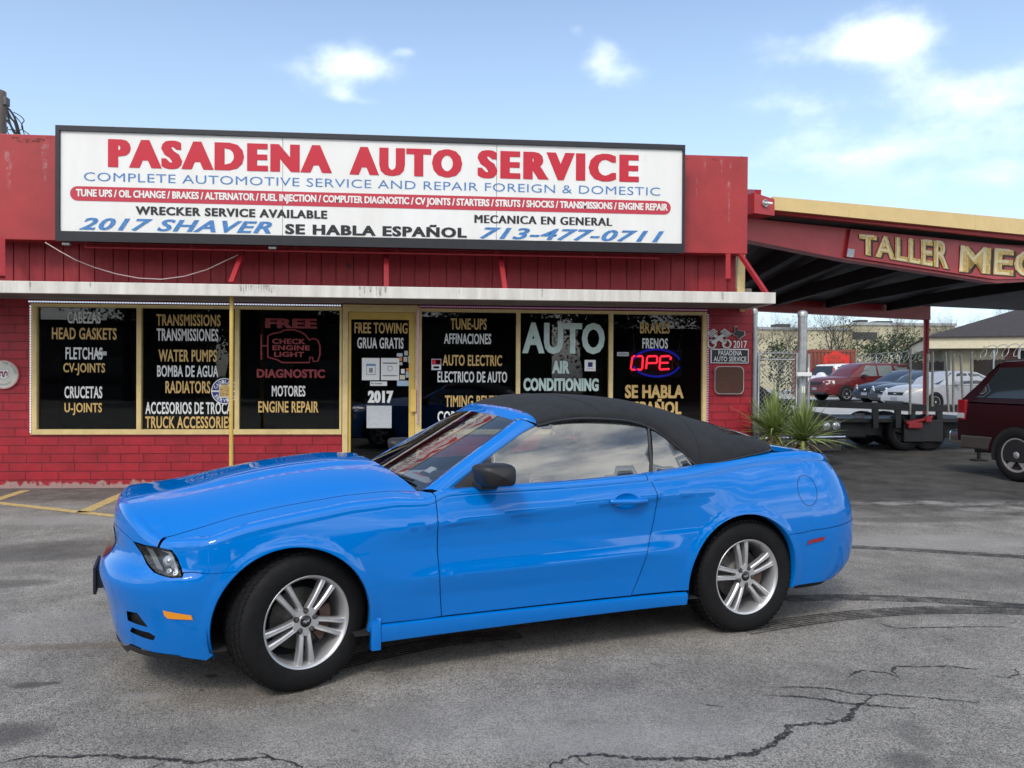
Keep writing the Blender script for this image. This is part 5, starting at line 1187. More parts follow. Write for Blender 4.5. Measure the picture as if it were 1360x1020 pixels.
# side glass
def yg(z): return -.812+.195*(z-.97)/.35
gl1 = [(.83, .955), (1.2, .958), (1.6, .972), (2.055, .988), (2.085, 1.05), (2.13, 1.24), (2.12, 1.285), (1.95, 1.322), (1.70, 1.336), (1.52, 1.325), (1.38, 1.288), (1.29, 1.252), (1.10, 1.150), (.95, 1.052)]
gl2 = [(2.085, .990), (2.42, 1.028), (2.345, 1.115), (2.25, 1.205), (2.165, 1.27), (2.13, 1.13)]
def pane(L_, sg, th=.004):
    mb = MB(); D_ = dens(L_, .05); dv, fs = fill(L_, [], .06, 1.); mb.add([(x, sg*(yg(z)-.006*math.sin(math.pi*max(0, min(1, (z-.96)/.36)))), z) for x, z in dv], fs, 0, True); return mb
for sg in (1, -1):
    d_ = doors[0 if sg == 1 else 1]
    g1 = pane(gl1, sg).build('window', 'side_glass', d_)
    q_ = quarters[0 if sg == 1 else 1]
    g2 = pane(gl2, sg).build('quarter_window', 'side_glass', q_)
    mb = MB()
    def fr(L_, r_): mb.tube([(x, sg*(yg(z)-.004), z) for x, z in L_], r_, 6)
    fr([(2.066, .985), (2.095, 1.06), (2.143, 1.265)], .012)
    mb.build('window_divider', 'gloss_black', d_)
    mb = MB(); fr([(2.075, .992), (2.42, 1.032), (2.345, 1.118), (2.25, 1.207), (2.16, 1.275)], .010); mb.build('window_seal', 'gloss_black', q_)
    mb = MB(); mb.tube([(x, sg*(yg(z)-.016), z+.004) for x, z in ((.80, .962), (1.2, .966), (1.6, .978), (2.06, .996))], .010, 6); mb.build('belt_strip', 'gloss_black', d_)
    # mirror with its sail
    mb = MB(); sail = [(.80, .958), (1.06, .962), (1.055, 1.07), (1.07, 1.128), (.95, 1.06)]
    mb.add([(x, sg*(yg(z)-.014), z) for x, z in sail]+[(x, sg*(yg(z)+.002), z) for x, z in sail], [(0, 1, 2, 3, 4), (9, 8, 7, 6, 5)]+[(i, (i+1) % 5, (i+1) % 5+5, i+5) for i in range(5)])
    mir = mb.build('mirror_sail', 'trim_black', d_)
    mb = MB(); rings = []; vs = []; nn = 20
    for i in range(15):      # along the car's width: body to tip
        t = i/14; y_ = -.875-.205*t
        k = (1-abs(2*t-1)**3.2)**.42 if 0 < t < 1 else 0.
        cx_ = .985+.028*t; cz_ = 1.050+.006*t; a_, b_ = .106*k*(1-.10*t), .070*k*(1-.08*t)
        for j in range(nn):
            th = 2*math.pi*j/nn; c_, s_ = math.cos(th), math.sin(th)
            x_ = cx_+a_*math.copysign(abs(c_)**.52, c_); z_ = max(cz_+b_*math.copysign(abs(s_)**.55, s_), cz_-.052)
            x_ += -.02*(z_-cz_)/.066*(1 if x_ < cx_ else 0)
            vs.append((x_, sg*y_, z_))
    mb.add(vs, [(i*nn+j, i*nn+(j+1) % nn, (i+1)*nn+(j+1) % nn, (i+1)*nn+j) for i in range(14) for j in range(nn)], 0, True); mb.build('mirror', 'trim_black', d_)
    mb = MB(); mb.box((.93, sg*-.80, .975), (1.03, sg*-.95, 1.005), bev=.01); mb.build('mirror_arm', 'trim_black', d_)
# ---- cabin
mb = MB(); mb.box((.62, -.70, .80), (.98, .70, .955), bev=.05); mb.box((.80, -.55, .93), (1.0, -.15, 1.0), bev=.03); mb.build('dashboard', 'interior', car)
for sg in (1, -1):
    mb = MB(); mb.box((1.32, sg*.37-.24, .40), (1.86, sg*.37+.24, .62), bev=.06)
    mt = Matrix.Translation((1.84, sg*.37, .58)) @ Matrix.Rotation(R(18), 4, 'Y'); mb.box((-.06, -.24, 0), (.07, .24, .60), mtx=mt, bev=.06); mb.box((-.05, -.13, .61), (.06, .13, .80), mtx=mt, bev=.05)
    mb.build('seat', 'seat_cloth', car, sharp=60)
mb = MB(); mb.box((2.35, -.6, .45), (2.5, .6, .98), bev=.05); mb.build('rear_seat', 'seat_cloth', car)
mb = MB(); mt = Matrix.Translation((1.12, -.37, .93)) @ Matrix.Rotation(R(-65), 4, 'Y'); mb.tube([mt @ Vector((.18*math.cos(t*.2244), .18*math.sin(t*.2244), 0)) for t in range(29)], .014, 8, cap=False); mb.bar(mt @ Vector((-.17, 0, 0)), mt @ Vector((.17, 0, 0)), .05, .02); mb.build('steering_wheel', 'trim_black', car)
# stickers and papers inside the windscreen
p_ = [ws(-.80, .20)+Vector((.012, 0, -.012)), ws(-.70, .20)+Vector((.012, 0, -.012)), ws(-.70, .27)+Vector((.012, 0, -.012)), ws(-.80, .27)+Vector((.012, 0, -.012))]
mb = MB(); mb.add(p_, [(0, 1, 2, 3)]); mb.build('permit_sticker', 'paper', wsc)
M['shirt'] = mat('shirt', (.62, .62, .64), .8); M['pinkred'] = mat('pinkred', (.6, .12, .13), .7)
mb = MB()
for i in range(40):
    a = random.Random(i); mb.box((.70+a.uniform(0, .22), -.55+a.uniform(0, .5), .955), (.76+a.uniform(0, .22), -.45+a.uniform(0, .5), .968+a.uniform(0, .02)), a.choice((0, 0, 0, 1)))
mb.build('paper_clutter', ['shirt', 'pinkred'], None, label='crumpled white and pink papers lying on the dashboard of the blue convertible', cat='papers')
pc = bpy.data.objects['paper_clutter']; pc.location = CAR_POS; pc.rotation_euler = (0, 0, CAR_YAW)

# ---- wheels
def make_wheel(parent, x, sg, steer, rot0):
    """alloy wheel with five twin spokes; local -Y faces outwards"""
    wz = .345; YO = .895
    mt0 = Matrix.Translation((x, -sg*(YO-.11), wz)) @ Matrix.Rotation(steer, 4, 'Z') @ (Matrix.Rotation(math.pi, 4, 'Z') if sg < 0 else Matrix.Identity(4)) @ Matrix.Translation((0, -.11, 0))
    Rt = .352; hw = .230
    prof = [(.228, .012), (.236, .004), (.262, -.004), (.30, -.006), (.328, .002), (.341, .016), (.349, .035), (Rt, .06), (Rt+.001, .115), (Rt, .17), (.349, .195), (.341, .214), (.30, .236), (.236, .226), (.228, .218)]
    mb = MB(); n = 72; k = len(prof); vs = []
    for i in range(n):
        t = 2*math.pi*i/n; c, s = math.cos(t), math.sin(t)
        for (r, h) in prof:
            z_ = r*s
            if z_ < -.338: z_ = -.338-(z_+.338)*0
            vs.append(mt0 @ Vector((r*c, h, max(z_, -.343))))
    mb.add(vs, [(i*k+j, i*k+j+1, ((i+1) % n)*k+j+1, ((i+1) % n)*k+j) for i in range(n) for j in range(k-1)], 0, True)
    wh = mb.build('wheel', 'tyre', parent)
    mb = MB()      # tread blocks
    for row, (h0, h1, rr) in enumerate(((.024, .056, .3495), (.066, .106, .353), (.122, .160, .353), (.172, .204, .350))):
        for i in range(60):
            t = 2*math.pi*(i+(.5 if row % 2 else 0))/60; dt = .036; sk_ = .02*(1 if row in (0, 1) else -1)
            if -math.sin(t) > .93: continue
            q = [(rr-.008, h0, t-dt), (rr-.008, h1, t-dt+sk_), (rr-.008, h1, t+dt+sk_), (rr-.008, h0, t+dt), (rr+.0045, h0, t-dt), (rr+.0045, h1, t-dt+sk_), (rr+.0045, h1, t+dt+sk_), (rr+.0045, h0, t+dt)]
            mb.hexa([mt0 @ Vector((r*math.cos(a), h, r*math.sin(a))) for r, h, a in q])
    mb.build('tread', 'tyre', wh)
    mb = MB()
    mb.lathe([(.205, .20), (.207, .06), (.212, .035), (.219, .020), (.224, .008), (.232, .004), (.237, .008), (.238, .02), (.236, .04), (.236, .20)], 72, mtx=mt0); rim = mb.build('rim', 'alloy', wh, sharp=50)
    for i in range(5):
        for s_ in (-1, 1):
            a = rot0+i*2*math.pi/5; mb = MB()
            secs = []
            for kf in range(7):
                f = kf/6; r_ = .050+(.216-.050)*f; lat = s_*(.0165+.0175*f); hw_ = .0105+.003*f-.002*math.sin(math.pi*f); y_ = .030-.008*math.sin(f*math.pi*.8)-.004*f; dp = .040
                secs.append([(r_, lat-hw_*1.25, y_+dp), (r_, lat-hw_*1.2, y_+.006), (r_, lat-hw_*.65, y_), (r_, lat, y_+.0012), (r_, lat+hw_*.65, y_), (r_, lat+hw_*1.2, y_+.006), (r_, lat+hw_*1.25, y_+dp)])
            ca, sa = math.cos(a), math.sin(a); vs = []
            for sec in secs:
                for (r_, l, y_) in sec: vs.append(mt0 @ Vector((r_*ca-l*sa, y_, r_*sa+l*ca)))
            mb.add(vs, [(q*7+j, q*7+j+1, (q+1)*7+j+1, (q+1)*7+j) for q in range(6) for j in range(6)], 0, True); mb.build('spoke', 'alloy', rim, sharp=28)
    mb = MB(); pr = []
    for i in range(60):
        t = 2*math.pi*i/60; r_ = .064+.010*math.cos(5*(t-rot0)); pr.append((r_*math.cos(t), r_*math.sin(t)))
    mb.prism(pr, .026, .07, mtx=mt0); mb.lathe([(.038, .024), (.040, .027)], 24, mtx=mt0); mb.build('hub', 'alloy', rim)
    mb = MB(); mb.lathe([(0, .020), (.026, .021), (.030, .025), (.031, .03)], 28, mtx=mt0); cap_ = mb.build('centre_cap', 'gloss_black', rim)
    mb = MB()      # running-horse shape on the cap
    hs = [(-.021, .004), (-.012, .009), (-.004, .006), (.006, .007), (.014, .013), (.02, .011), (.015, .004), (.017, -.006), (.011, -.002), (.003, -.003), (-.002, -.012), (-.005, -.004), (-.012, -.003), (-.019, -.010), (-.014, 0)]
    mb.add([mt0 @ Vector((a, .0195, b)) for a, b in hs], [tuple(range(len(hs)))]); mb.build('cap_emblem', 'chrome', cap_) if False else mb.build('cap_emblem', 'chrome', rim)
    for i in range(5):
        a = rot0+math.pi/5+i*2*math.pi/5; mb = MB(); m2 = mt0 @ Matrix.Translation((.0535*math.cos(a), 0, .0535*math.sin(a)))
        mb.lathe([(0, .014), (.007, .014), (.0095, .018), (.0105, .034)], 6, mtx=m2, smooth=False); mb.lathe([(.0108, .0255), (.0145, .025), (.0145, .030)], 16, mtx=m2, mi=1); mb.build('lug_nut', ['dark_metal', 'gloss_black'], rim)
    mb = MB(); mb.lathe([(.0, .085), (.09, .085), (.092, .105), (.155, .105), (.157, .115), (.155, .125), (0, .125)], 40, mtx=mt0); mb.build('brake_disc', 'dark_metal', wh)
    mb = MB()
    for j in range(7):
        a0 = rot0*0+R(-20+j*12)-R(10); 
    sec = [R(-50+10*j) for j in range(8)]
    mb.prism([(.165*math.cos(a), .165*math.sin(a)) for a in sec]+[(.105*math.cos(a), .105*math.sin(a)) for a in reversed(sec)], .078, .14, mtx=mt0); mb.build('caliper', 'rust_metal', wh)
    mb = MB(); mb.lathe([(0, .19), (.205, .19)], 30, mtx=mt0); mb.build('back_plate', 'liner', wh)
    return wh
make_wheel(car, 0, 1, R(18.5), R(72-18)); make_wheel(car, 2.72, 1, 0, R(98)); make_wheel(car, 0, -1, R(15), R(40)); make_wheel(car, 2.72, -1, 0, R(60))
# ================================================================== carport
M['carport_yellow'] = mat('carport_yellow', (.72, .52, .22), .5, var=.06, vscale=3)
M['dark_deck'] = mat('dark_deck', (.075, .075, .078), .7, var=.25, vscale=2)
M['dark_joist'] = mat('dark_joist', (.02, .018, .018), .7)
M['carport_red'] = mat('carport_red', (.42, .026, .03), .42, var=.14, vscale=3)
M['gold_leaf'] = mat('gold_leaf', (.62, .40, .10), .4, metal=.3, var=.45, vscale=16)
M['gold_light'] = mat('gold_light', (.80, .66, .36), .4, var=.2, vscale=20)
M['outline_brown'] = mat('outline_brown', (.05, .02, .012), .6)
CD = Vector((math.cos(R(24)), math.sin(R(24)), 0)); CN = Vector((math.sin(R(24)), -math.cos(R(24)), 0))   # along the front, and outwards
def on_plane(u, v, P0, nrm):
    d = ray(u, v); return EYE + d*((P0-EYE).dot(nrm)/d.dot(nrm))
PF = at(1000, 290, 12.5); PY = PF+CN*.45
PR = at(1232, 420, 21.5)
carport = thing('carport', 'red steel carport with yellow roof edge and gold painted lettering beside the shop', 'carport', tuple(PF+CD*3-CN*3-Vector((0, 0, PF.z))))
ct = MB()
def F_(u, v, off=0.): return on_plane(u, v, PF+CN*off, CN)
yl0, yl1 = on_plane(1028, 261, PY, CN), on_plane(1360, 291, PY, CN); yb0, yb1 = on_plane(1028, 278.6, PY, CN), on_plane(1360, 311.6, PY, CN)
ext = lambda a, b, s: a+(b-a)*s
yl2, yb2 = ext(yl0, yl1, 2.3), ext(yb0, yb1, 2.3)
mb = MB(); q = -CN*.06
mb.hexa([yb0, yb2, yb2+q, yb0+q, yl0, yl2, yl2+q, yl0+q]); mb.w('roof_edge', 'carport_yellow', carport)
k_ = (yl2-yl0)/9
mb = MB()
for i in (1, 3, 5, 7): p = yb0+(yb2-yb0)*i/9; t = yl0+(yl2-yl0)*i/9; mb.bar(p+CN*.004, t+CN*.004, .012, .006)
mb.w('panel_joint', 'cream_trim', carport)
rb0, rb1 = on_plane(1028, 283.5, PY-CN*.1, CN), on_plane(1360, 319, PY-CN*.1, CN); rb2 = ext(rb0, rb1, 2.3)
mb = MB(); a0, a2 = yb0-CN*.062, yb2-CN*.062
mb.hexa([rb0, rb2, rb2-CN*.08, rb0-CN*.08, a0, a2, a2-CN*.08, a0-CN*.08]); mb.w('edge_trim', 'carport_red', carport)
# front beam, deepening to the right, with the lettered board
bt = [F_(970, 287), F_(1130, 302), F_(1360, 328)]; bb = [F_(970, 314), F_(1126, 345), F_(1325, 376), F_(1400, 372)]
T2 = ext(bt[0], bt[2], 2.1); B2 = ext(bb[2], bb[3], 7)
def slab(mb, top, bot, th, mi=0):
    n = len(top); vs = list(top)+list(bot)+[p-CN*th for p in top]+[p-CN*th for p in bot]
    fs = []
    for i in range(n-1): fs += [(i, n+i, n+i+1, i+1), (2*n+i+1, 3*n+i+1, 3*n+i, 2*n+i), (i+1, 2*n+i+1, 2*n+i, i), (n+i, 3*n+i, 3*n+i+1, n+i+1)]
    fs += [(0, 2*n, 3*n, n), (n-1, 2*n-1, 4*n-1, 3*n-1)]
    mb.add(vs, fs, mi)
tt = lambda u: F_(u, interp([(970, 287), (1360, 328)], u))
mb = MB(); slab(mb, [tt(970), tt(1126)], [bb[0], bb[1]], .22); slab(mb, [tt(1126), tt(1325), tt(1400), T2], [bb[1], bb[2], bb[3], B2], .22); mb.w('front_beam', 'carport_red', carport)
mb = MB(); f2 = lambda u, v: F_(u, v, .05)
slab(mb, [f2(1130, 304), f2(1325, 325), f2(1420, 336), f2(1720, 372)], [f2(1124, 340.5), f2(1322, 371), f2(1420, 369), f2(1720, 366)], .047); board = mb.w('sign_board', 'carport_red', carport)
mb = MB(); slab(mb, [f2(1126, 330), f2(1135, 331.3)], [f2(1124.5, 341), f2(1133, 342)], -.004); mb.build('bare_patch', 'st_grey', board)
def quad_text(mb, s, q, mi, off, fat, lift, sp=1.08):       # q: px corners bl, br, tl, tr on the board
    vs, fs = text_mesh(s, off, 0, sp); x0 = min(v.x for v in vs); x1 = max(v.x for v in vs); y0 = min(v.y for v in vs); y1 = max(v.y for v in vs)
    Q = [F_(*p, .052) for p in q]
    for k, dx in enumerate([0.] if not fat else [0., -fat, fat]):
        out = []
        for v in vs:
            a = (v.x+dx-x0)/(x1-x0); b = (v.y-y0)/(y1-y0)
            out.append(Q[0]*(1-a)*(1-b)+Q[1]*a*(1-b)+Q[2]*(1-a)*b+Q[3]*a*b+CN*(lift+.0006*k))
        mb.add(out, fs, mi)
for s, q in (('TALLER', [(1141, 337.5), (1259, 357.5), (1141, 311.5), (1259, 321)]), ('MECANICO', [(1274, 361.5), (1528, 381), (1276, 326), (1528, 347)])):
    mb = MB(); q2 = [(u+2.2, v+1.6) for u, v in q]; quad_text(mb, s, q2, 0, .055, .03, .003); mb.build('letter_shadow', 'outline_brown', board)
    mb = MB(); quad_text(mb, s, q, 0, .035, .02, .010); mb.build('gold_lettering', 'gold_leaf', board)
    mb = MB(); quad_text(mb, s, [(u-.9, v-.7) for u, v in q], 0, -.012, 0, .014); mb.build('letter_highlight', 'gold_light', board)
# roof plane and joists
ru0, ru1 = on_plane(1007, 397, PR, CN), on_plane(1235, 407, PR, CN)
rt_l = ext(ru1, ru0, 1.55); rt_r = ext(ru0, ru1, 2.2)
fl = yb0-CN*.14+Vector((0, 0, .03)); frr = yb2-CN*.14+Vector((0, 0, .03)); up_ = Vector((0, 0, .12))
fl = ext(frr, fl, 1.02)
mb = MB(); mb.hexa([fl, frr, rt_r, rt_l, fl+up_, frr+up_, rt_r+up_, rt_l+up_]); mb.w('roof_deck', 'dark_deck', carport)
def joist(uf, vf, ur, vr, w_=.16, h_=.26):
    a = F_(uf, vf, -.25); b = on_plane(ur, vr, PR+CN*.1, CN)
    mb = MB(); mb.bar(a+Vector((0, 0, .06)), b+Vector((0, 0, .02)), w_, h_); mb.w('joist', 'dark_joist', carport)
for a in ((1075, 326, 950, 395), (1140, 338, 985, 398), (1215, 351, 1030, 400), (1305, 366, 1100, 403), (1420, 372, 1180, 407), (1010, 316, 920, 393)): joist(*a)
# rear beam and columns
mb = MB(); r0, r1 = on_plane(960, 389, PR, CN), on_plane(1236, 403, PR, CN); s0, s1 = on_plane(960, 410.5, PR, CN), on_plane(1236, 424.8, PR, CN)
slab(mb, [r0, r1], [s0, s1], .2); mb.w('rear_beam', 'carport_red', carport)
def column(P, ztop, r_=.075, m_='carport_red'):
    mb = MB(); mb.tube([(P.x, P.y, 0), (P.x, P.y, ztop)], r_, 12); mb.box((P.x-.14, P.y-.14, 0), (P.x+.14, P.y+.14, .02)); mb.w('column', m_, carport)
cc_ = on_plane(1230.5, 424, PR-CN*.1, CN); column(cc_, cc_.z+.05)
for u in (1560,): p = F_(u, 372, -.11); column(p, p.z+.1, .1)
p = on_plane(1500, 430, PR-CN*.1, CN); column(p, rt_r.z)
# flood-lamp box at the corner
bx0 = on_plane(1002, 256, PY+CN*.05, CN); bx1 = on_plane(1028.5, 286.5, PY+CN*.05, CN)
mb = MB(); slab(mb, [bx0, Vector((bx1.x, bx1.y, bx0.z-.05))], [Vector((bx0.x, bx0.y, bx1.z)), bx1], .3); lb = mb.w('lamp_box', 'carport_red', carport)
c_ = on_plane(1016.5, 270, PY+CN*.06, CN); m_ = Matrix.Translation(c_) @ Matrix.Rotation(R(24), 4, 'Z')
mb = MB(); mb.lathe([(.055, .02), (.06, -.01), (.05, -.015), (.045, .0), (.012, -.005), (.012, -.05), (0, -.05)], 18, mtx=m_); mb.build('lamp_socket', 'galv', lb)
mb = MB(); mb.tube([c_+CN*.02, c_+CN*.07+CD*.03+Vector((0, 0, -.01)), c_+CN*.09+CD*.05+Vector((0, 0, -.02))], .02, 8); mb.build('bulb', 'paper', lb)
mb = MB(); mb.bar(on_plane(991, 261, PY-CN*.55, CN), on_plane(1006, 262, PY-CN*.1, CN), .1, .22); mb.w('tie_beam', 'carport_red', carport)

# ================================================================== chain-link gate
GD = 12.25
gate = thing('chain_link_gate', 'grey chain link gate hung between two galvanised pipe posts beside the shop', 'gate', (xx(1034, GD), GD, 0))
def vpost(u0, u1, vt, name, parent, Y=GD, m_='galv'):
    a = at(u0, vt, Y); b = at(u1, vt, Y); r_ = (b.x-a.x)/2; x_ = (a.x+b.x)/2
    mb = MB(); mb.tube([(x_, Y, 0), (x_, Y, a.z-.03)], r_, 16); mb.lathe([(r_*1.12, 0), (r_*1.14, .06), (r_*.9, .085), (r_*.4, .1), (0, .103)], 16, mtx=Matrix.Translation((x_, Y, a.z-.09)) @ Matrix.Rotation(R(90), 4, 'X'))
    return mb.w(name, m_, parent), x_, a.z, r_
p1, gx1, gz1, gr1 = vpost(998, 1006, 409.5, 'post', gate); p2, gx2, gz2, gr2 = vpost(1060.3, 1071.7, 413, 'post', gate)
ztop = zz(1034, 469, GD); g0 = xx(1007.5, GD); g1 = xx(1057.5, GD)
mb = MB(); mb.tube([(g0, GD, .08), (g0, GD, ztop), (g1, GD, ztop), (g1, GD, .08), (g0, GD, .08)], .021, 10); mb.tube([(g0, GD, ztop-.10), (g1, GD, ztop-.10)], .012, 6); mb.w('gate_frame', 'galv', gate)
mb = MB(); sp_ = .068; zb_ = .1; zt_ = ztop+.04; w_ = g1-g0
import itertools
def clipline(x0, z0, x1, z1):       # clip a slanted wire to the frame
    pts = []
    dx, dz = x1-x0, z1-z0; t0, t1 = 0., 1.
    for p_, q_ in ((-dx, x0-g0), (dx, g1-x0), (-dz, z0-zb_), (dz, zt_-z0)):
        if abs(p_) < 1e-9:
            if q_ < 0: return None
            continue
        t = q_/p_
        if p_ < 0: t0 = max(t0, t)
        else: t1 = min(t1, t)
    if t0 >= t1: return None
    return (x0+dx*t0, z0+dz*t0), (x0+dx*t1, z0+dz*t1)
hgt = zt_-zb_; k = -int(hgt/sp_)-1
while k*sp_ < w_+hgt:
    for sg in (1, -1):
        x0_ = g0+k*sp_ if sg == 1 else g0+k*sp_
        r_ = clipline(x0_, zb_, x0_+hgt*1.0, zt_) if sg == 1 else clipline(x0_+0., zt_, x0_+hgt, zb_)
        if r_:
            (a, b), (c, d) = r_; y_ = GD-.006*sg; n_ = max(2, int(abs(d-b)/.034)); mb.tube([(a+(c-a)*i/n_, GD+.008*(1 if (i % 2) else -1)*sg, b+(d-b)*i/n_) for i in range(n_+1)], .0034, 4, cap=False)
    k += 1
mb.w('wire_mesh', 'galv', gate)
xi = xx(1074, GD-.05); mb = MB(); mb.tube([(xi, GD-.05, .05), (xi, GD-.05, zz(1074, 470, GD))], .02, 10); mb.w('gate_stile', 'galv', gate)
a = at(1059, 494.5, GD-.16); b = at(1078.5, 500, GD-.16); mb = MB(); mb.box((a.x, GD-.16, b.z), (b.x, GD-.10, a.z), bev=.008); a = at(1074.5, 488, GD-.15); mb.tube([(a.x, GD-.13, a.z), (a.x, GD-.13, a.z-.2)], .012, 8); mb.w('latch', 'paper', gate)
for z_ in (ztop-.03, .9, .3): mb = MB(); mb.box((gx1-.0, GD-.02, z_-.02), (g0+.02, GD+.02, z_+.02)); mb.w('hinge', 'galv', gate)
a = at(1067, 513, GD-gr2-.002); mb = MB(); mb.box((a.x-.025, GD-gr2-.004, a.z-.10), (a.x+.025, GD-gr2+.01, a.z)); mb.w('sticker', 'paper', gate)
# ================================================================== yucca plants
M['yucca'] = mat('yucca', (.20, .26, .075), .5, var=.35, vscale=3); M['yucca_dry'] = mat('yucca_dry', (.32, .25, .11), .7, var=.2)
def yucca(name, label, u, v, Y, size, n, seed, stem):
    r = random.Random(seed); c = at(u, v, Y); t = thing(name, label, 'plant', (c.x, Y, 0), group='yuccas by the gate')
    for (mi_, cnt, lo, hi, nm) in (('yucca', n, 8, 88, 'leaves'), ('yucca_dry', n//4, -75, -5, 'dry_leaves')):
        mb = MB()
        for i in range(cnt):
            az = r.uniform(0, 6.283); el = R(lo+(hi-lo)*r.random()**.8); L_ = size*r.uniform(.65, 1.05)*(1 if mi_ == 'yucca' else .6); w_ = size*r.uniform(.024, .042)
            o = Vector((0, 0, c.z)); d = Vector((math.cos(az)*math.cos(el), math.sin(az)*math.cos(el), math.sin(el))); side_ = Vector((-math.sin(az), math.cos(az), 0)); pts = []
            sag = r.uniform(.08, .75)*(1-math.sin(max(0, el))*.7)
            for j in range(7):
                f = j/6; pts.append((o+d*L_*f+Vector((0, 0, -sag*L_*f*f)), w_*(.55+.9*f if f < .35 else (1-f)/.65*1.0+.02)*.75))
            vs = []; upn = side_.cross(d).normalized()
            for p, ww in pts: vs += [p-side_*ww, p-upn*ww*.35, p+side_*ww]
            mb.add(vs, [q for j in range(6) for q in ((3*j, 3*j+1, 3*j+4, 3*j+3), (3*j+1, 3*j+2, 3*j+5, 3*j+4))], 0, True)
        mb.v = [(a+c.x, b+Y, e) for a, b, e in mb.v]; mb.w(nm, mi_, t)
    mb = MB(); mb.tube([(c.x, Y, 0), (c.x+.01, Y, c.z*.6), (c.x, Y, c.z)], [.05, .045, .05], 10); mb.w('stem', 'yucca_dry', t)
yucca('yucca_plant', 'spiky green yucca standing against the shop end of the chain link gate', 1028, 578, 11.75, .86, 150, 5, 1)
yucca('yucca_plant', 'spiky green yucca with yellowed low leaves in front of the thick gate post', 1066, 586, 11.5, .82, 150, 9, 1)

# ================================================================== raised yard behind
M['concrete'] = mat('concrete', (.36, .355, .34), .85, var=.18, vscale=1.5, bump=.2, bscale=60)
M['grass'] = mat('grass', (.09, .11, .035), .9, var=.4, vscale=5)
ZY = .27
mb = MB(); xs_ = [2.5+i*1.0 for i in range(52)]
def yfront(x): return 20.9+.16*(x-6)+.08*math.sin(x*1.7)
vs = []
for x in xs_: y_ = yfront(x); vs += [(x, y_, -.02), (x, y_+.03, ZY), (x, 40, .55), (x, 160, .55)]
mb.add(vs, [(4*i+j, 4*i+4+j, 4*i+5+j, 4*i+1+j) for i in range(51) for j in range(3)]); mb.build('concrete_yard', 'concrete', kind='structure')
mb = MB(); rg = random.Random(4)
for i in range(2600):
    x = rg.uniform(9.2, 15); y = yfront(x)-rg.uniform(0.0, .9); h = rg.uniform(.03, .12); a = rg.uniform(0, 6.28); w_ = .012
    mb.add([(x-w_*math.cos(a), y-w_*math.sin(a), 0), (x+w_*math.cos(a), y+w_*math.sin(a), 0), (x+rg.uniform(-.05, .05), y+rg.uniform(-.05, .05), h)], [(0, 1, 2)])
mb.build('grass_verge', 'grass', kind='stuff')

# ================================================================== vehicles in the yard
M['glass_dark'] = mat('glass_dark', (.02, .025, .028), .06, coat=.5)
M['glass_pale'] = mat('glass_pale', (.16, .19, .19), .10, coat=.5)
M['lamp_clear'] = mat('lamp_clear', (.62, .60, .54), .15, coat=.6)
def paint(name, rgb, rough=.35): M[name] = mat(name, rgb, rough, coat=.5, spec=.25, var=.05, vscale=2); return name
def sect(w, z0, z1, crown, rnd=.06):
    return [(w*.86, z0), (w*.985, z0+.05), (w, z0+(z1-z0)*.45), (w*.985, z0+(z1-z0)*.72), (w*.955, z1-rnd*.7), (w*.90, z1-rnd*.1), (w*.7, z1+crown*.6), (w*.35, z1+crown*.95), (0, z1+crown)]
def loft(mb, secs, mi=0, cap=True):      # secs: (x, [(y, z)...]) half sections, mirrored
    n = len(secs[0][1]); vs = []; m_ = 2*n-1
    for x, sc_ in secs:
        vs += [(x, -y, z) for y, z in sc_]+[(x, y, z) for y, z in reversed(sc_[:-1])]
    k = len(secs)
    mb.add(vs, [(i*m_+j, i*m_+j+1, (i+1)*m_+j+1, (i+1)*m_+j) for i in range(k-1) for j in range(m_-1)], mi, True)
    if cap:
        mb.add(vs[:m_], [tuple(range(m_))], mi); mb.add(vs[-m_:], [tuple(range(m_-1, -1, -1))], mi)
def car_wheel(parent, x, y, r, sg, rim, w_=.22, spokes=5, face='alloy'):
    mt = Matrix.Translation((x, y, r)) @ (Matrix.Identity(4) if sg > 0 else Matrix.Rotation(math.pi, 4, 'Z'))
    mb = MB(); mb.lathe([(r*.62, .02), (r*.66, 0), (r*.92, -.004), (r*.985, .03), (r, .06), (r, w_-.06), (r*.985, w_-.03), (r*.9, w_), (r*.62, w_)], 32, mtx=mt); o = mb.build('wheel', 'tyre', parent)
    mb = MB(); mb.lathe([(0, .09), (r*.58, .09), (r*.61, .01), (r*.66, .004), (r*.67, .02)], 32, mtx=mt); mb.build('rim', 'dark_metal' if rim != 'hub' else 'alloy', o)
    mb = MB()
    for i in range(spokes):
        a = 2*math.pi*(i+.25)/spokes; c, s = math.cos(a), math.sin(a)
        q = [(r*.08, -r*.11), (r*.60, -r*.085), (r*.60, r*.085), (r*.08, r*.11)]
        mb.prism([(u*c-v*s, u*s+v*c) for u, v in q], .014, .05, mtx=mt)
    mb.lathe([(0, .004), (r*.13, .008), (r*.16, .02)], 16, mtx=mt); mb.lathe([(r*.57, .012), (r*.62, .004), (r*.665, .006)], 32, mtx=mt)
    mb.build('spokes', face, o); return o
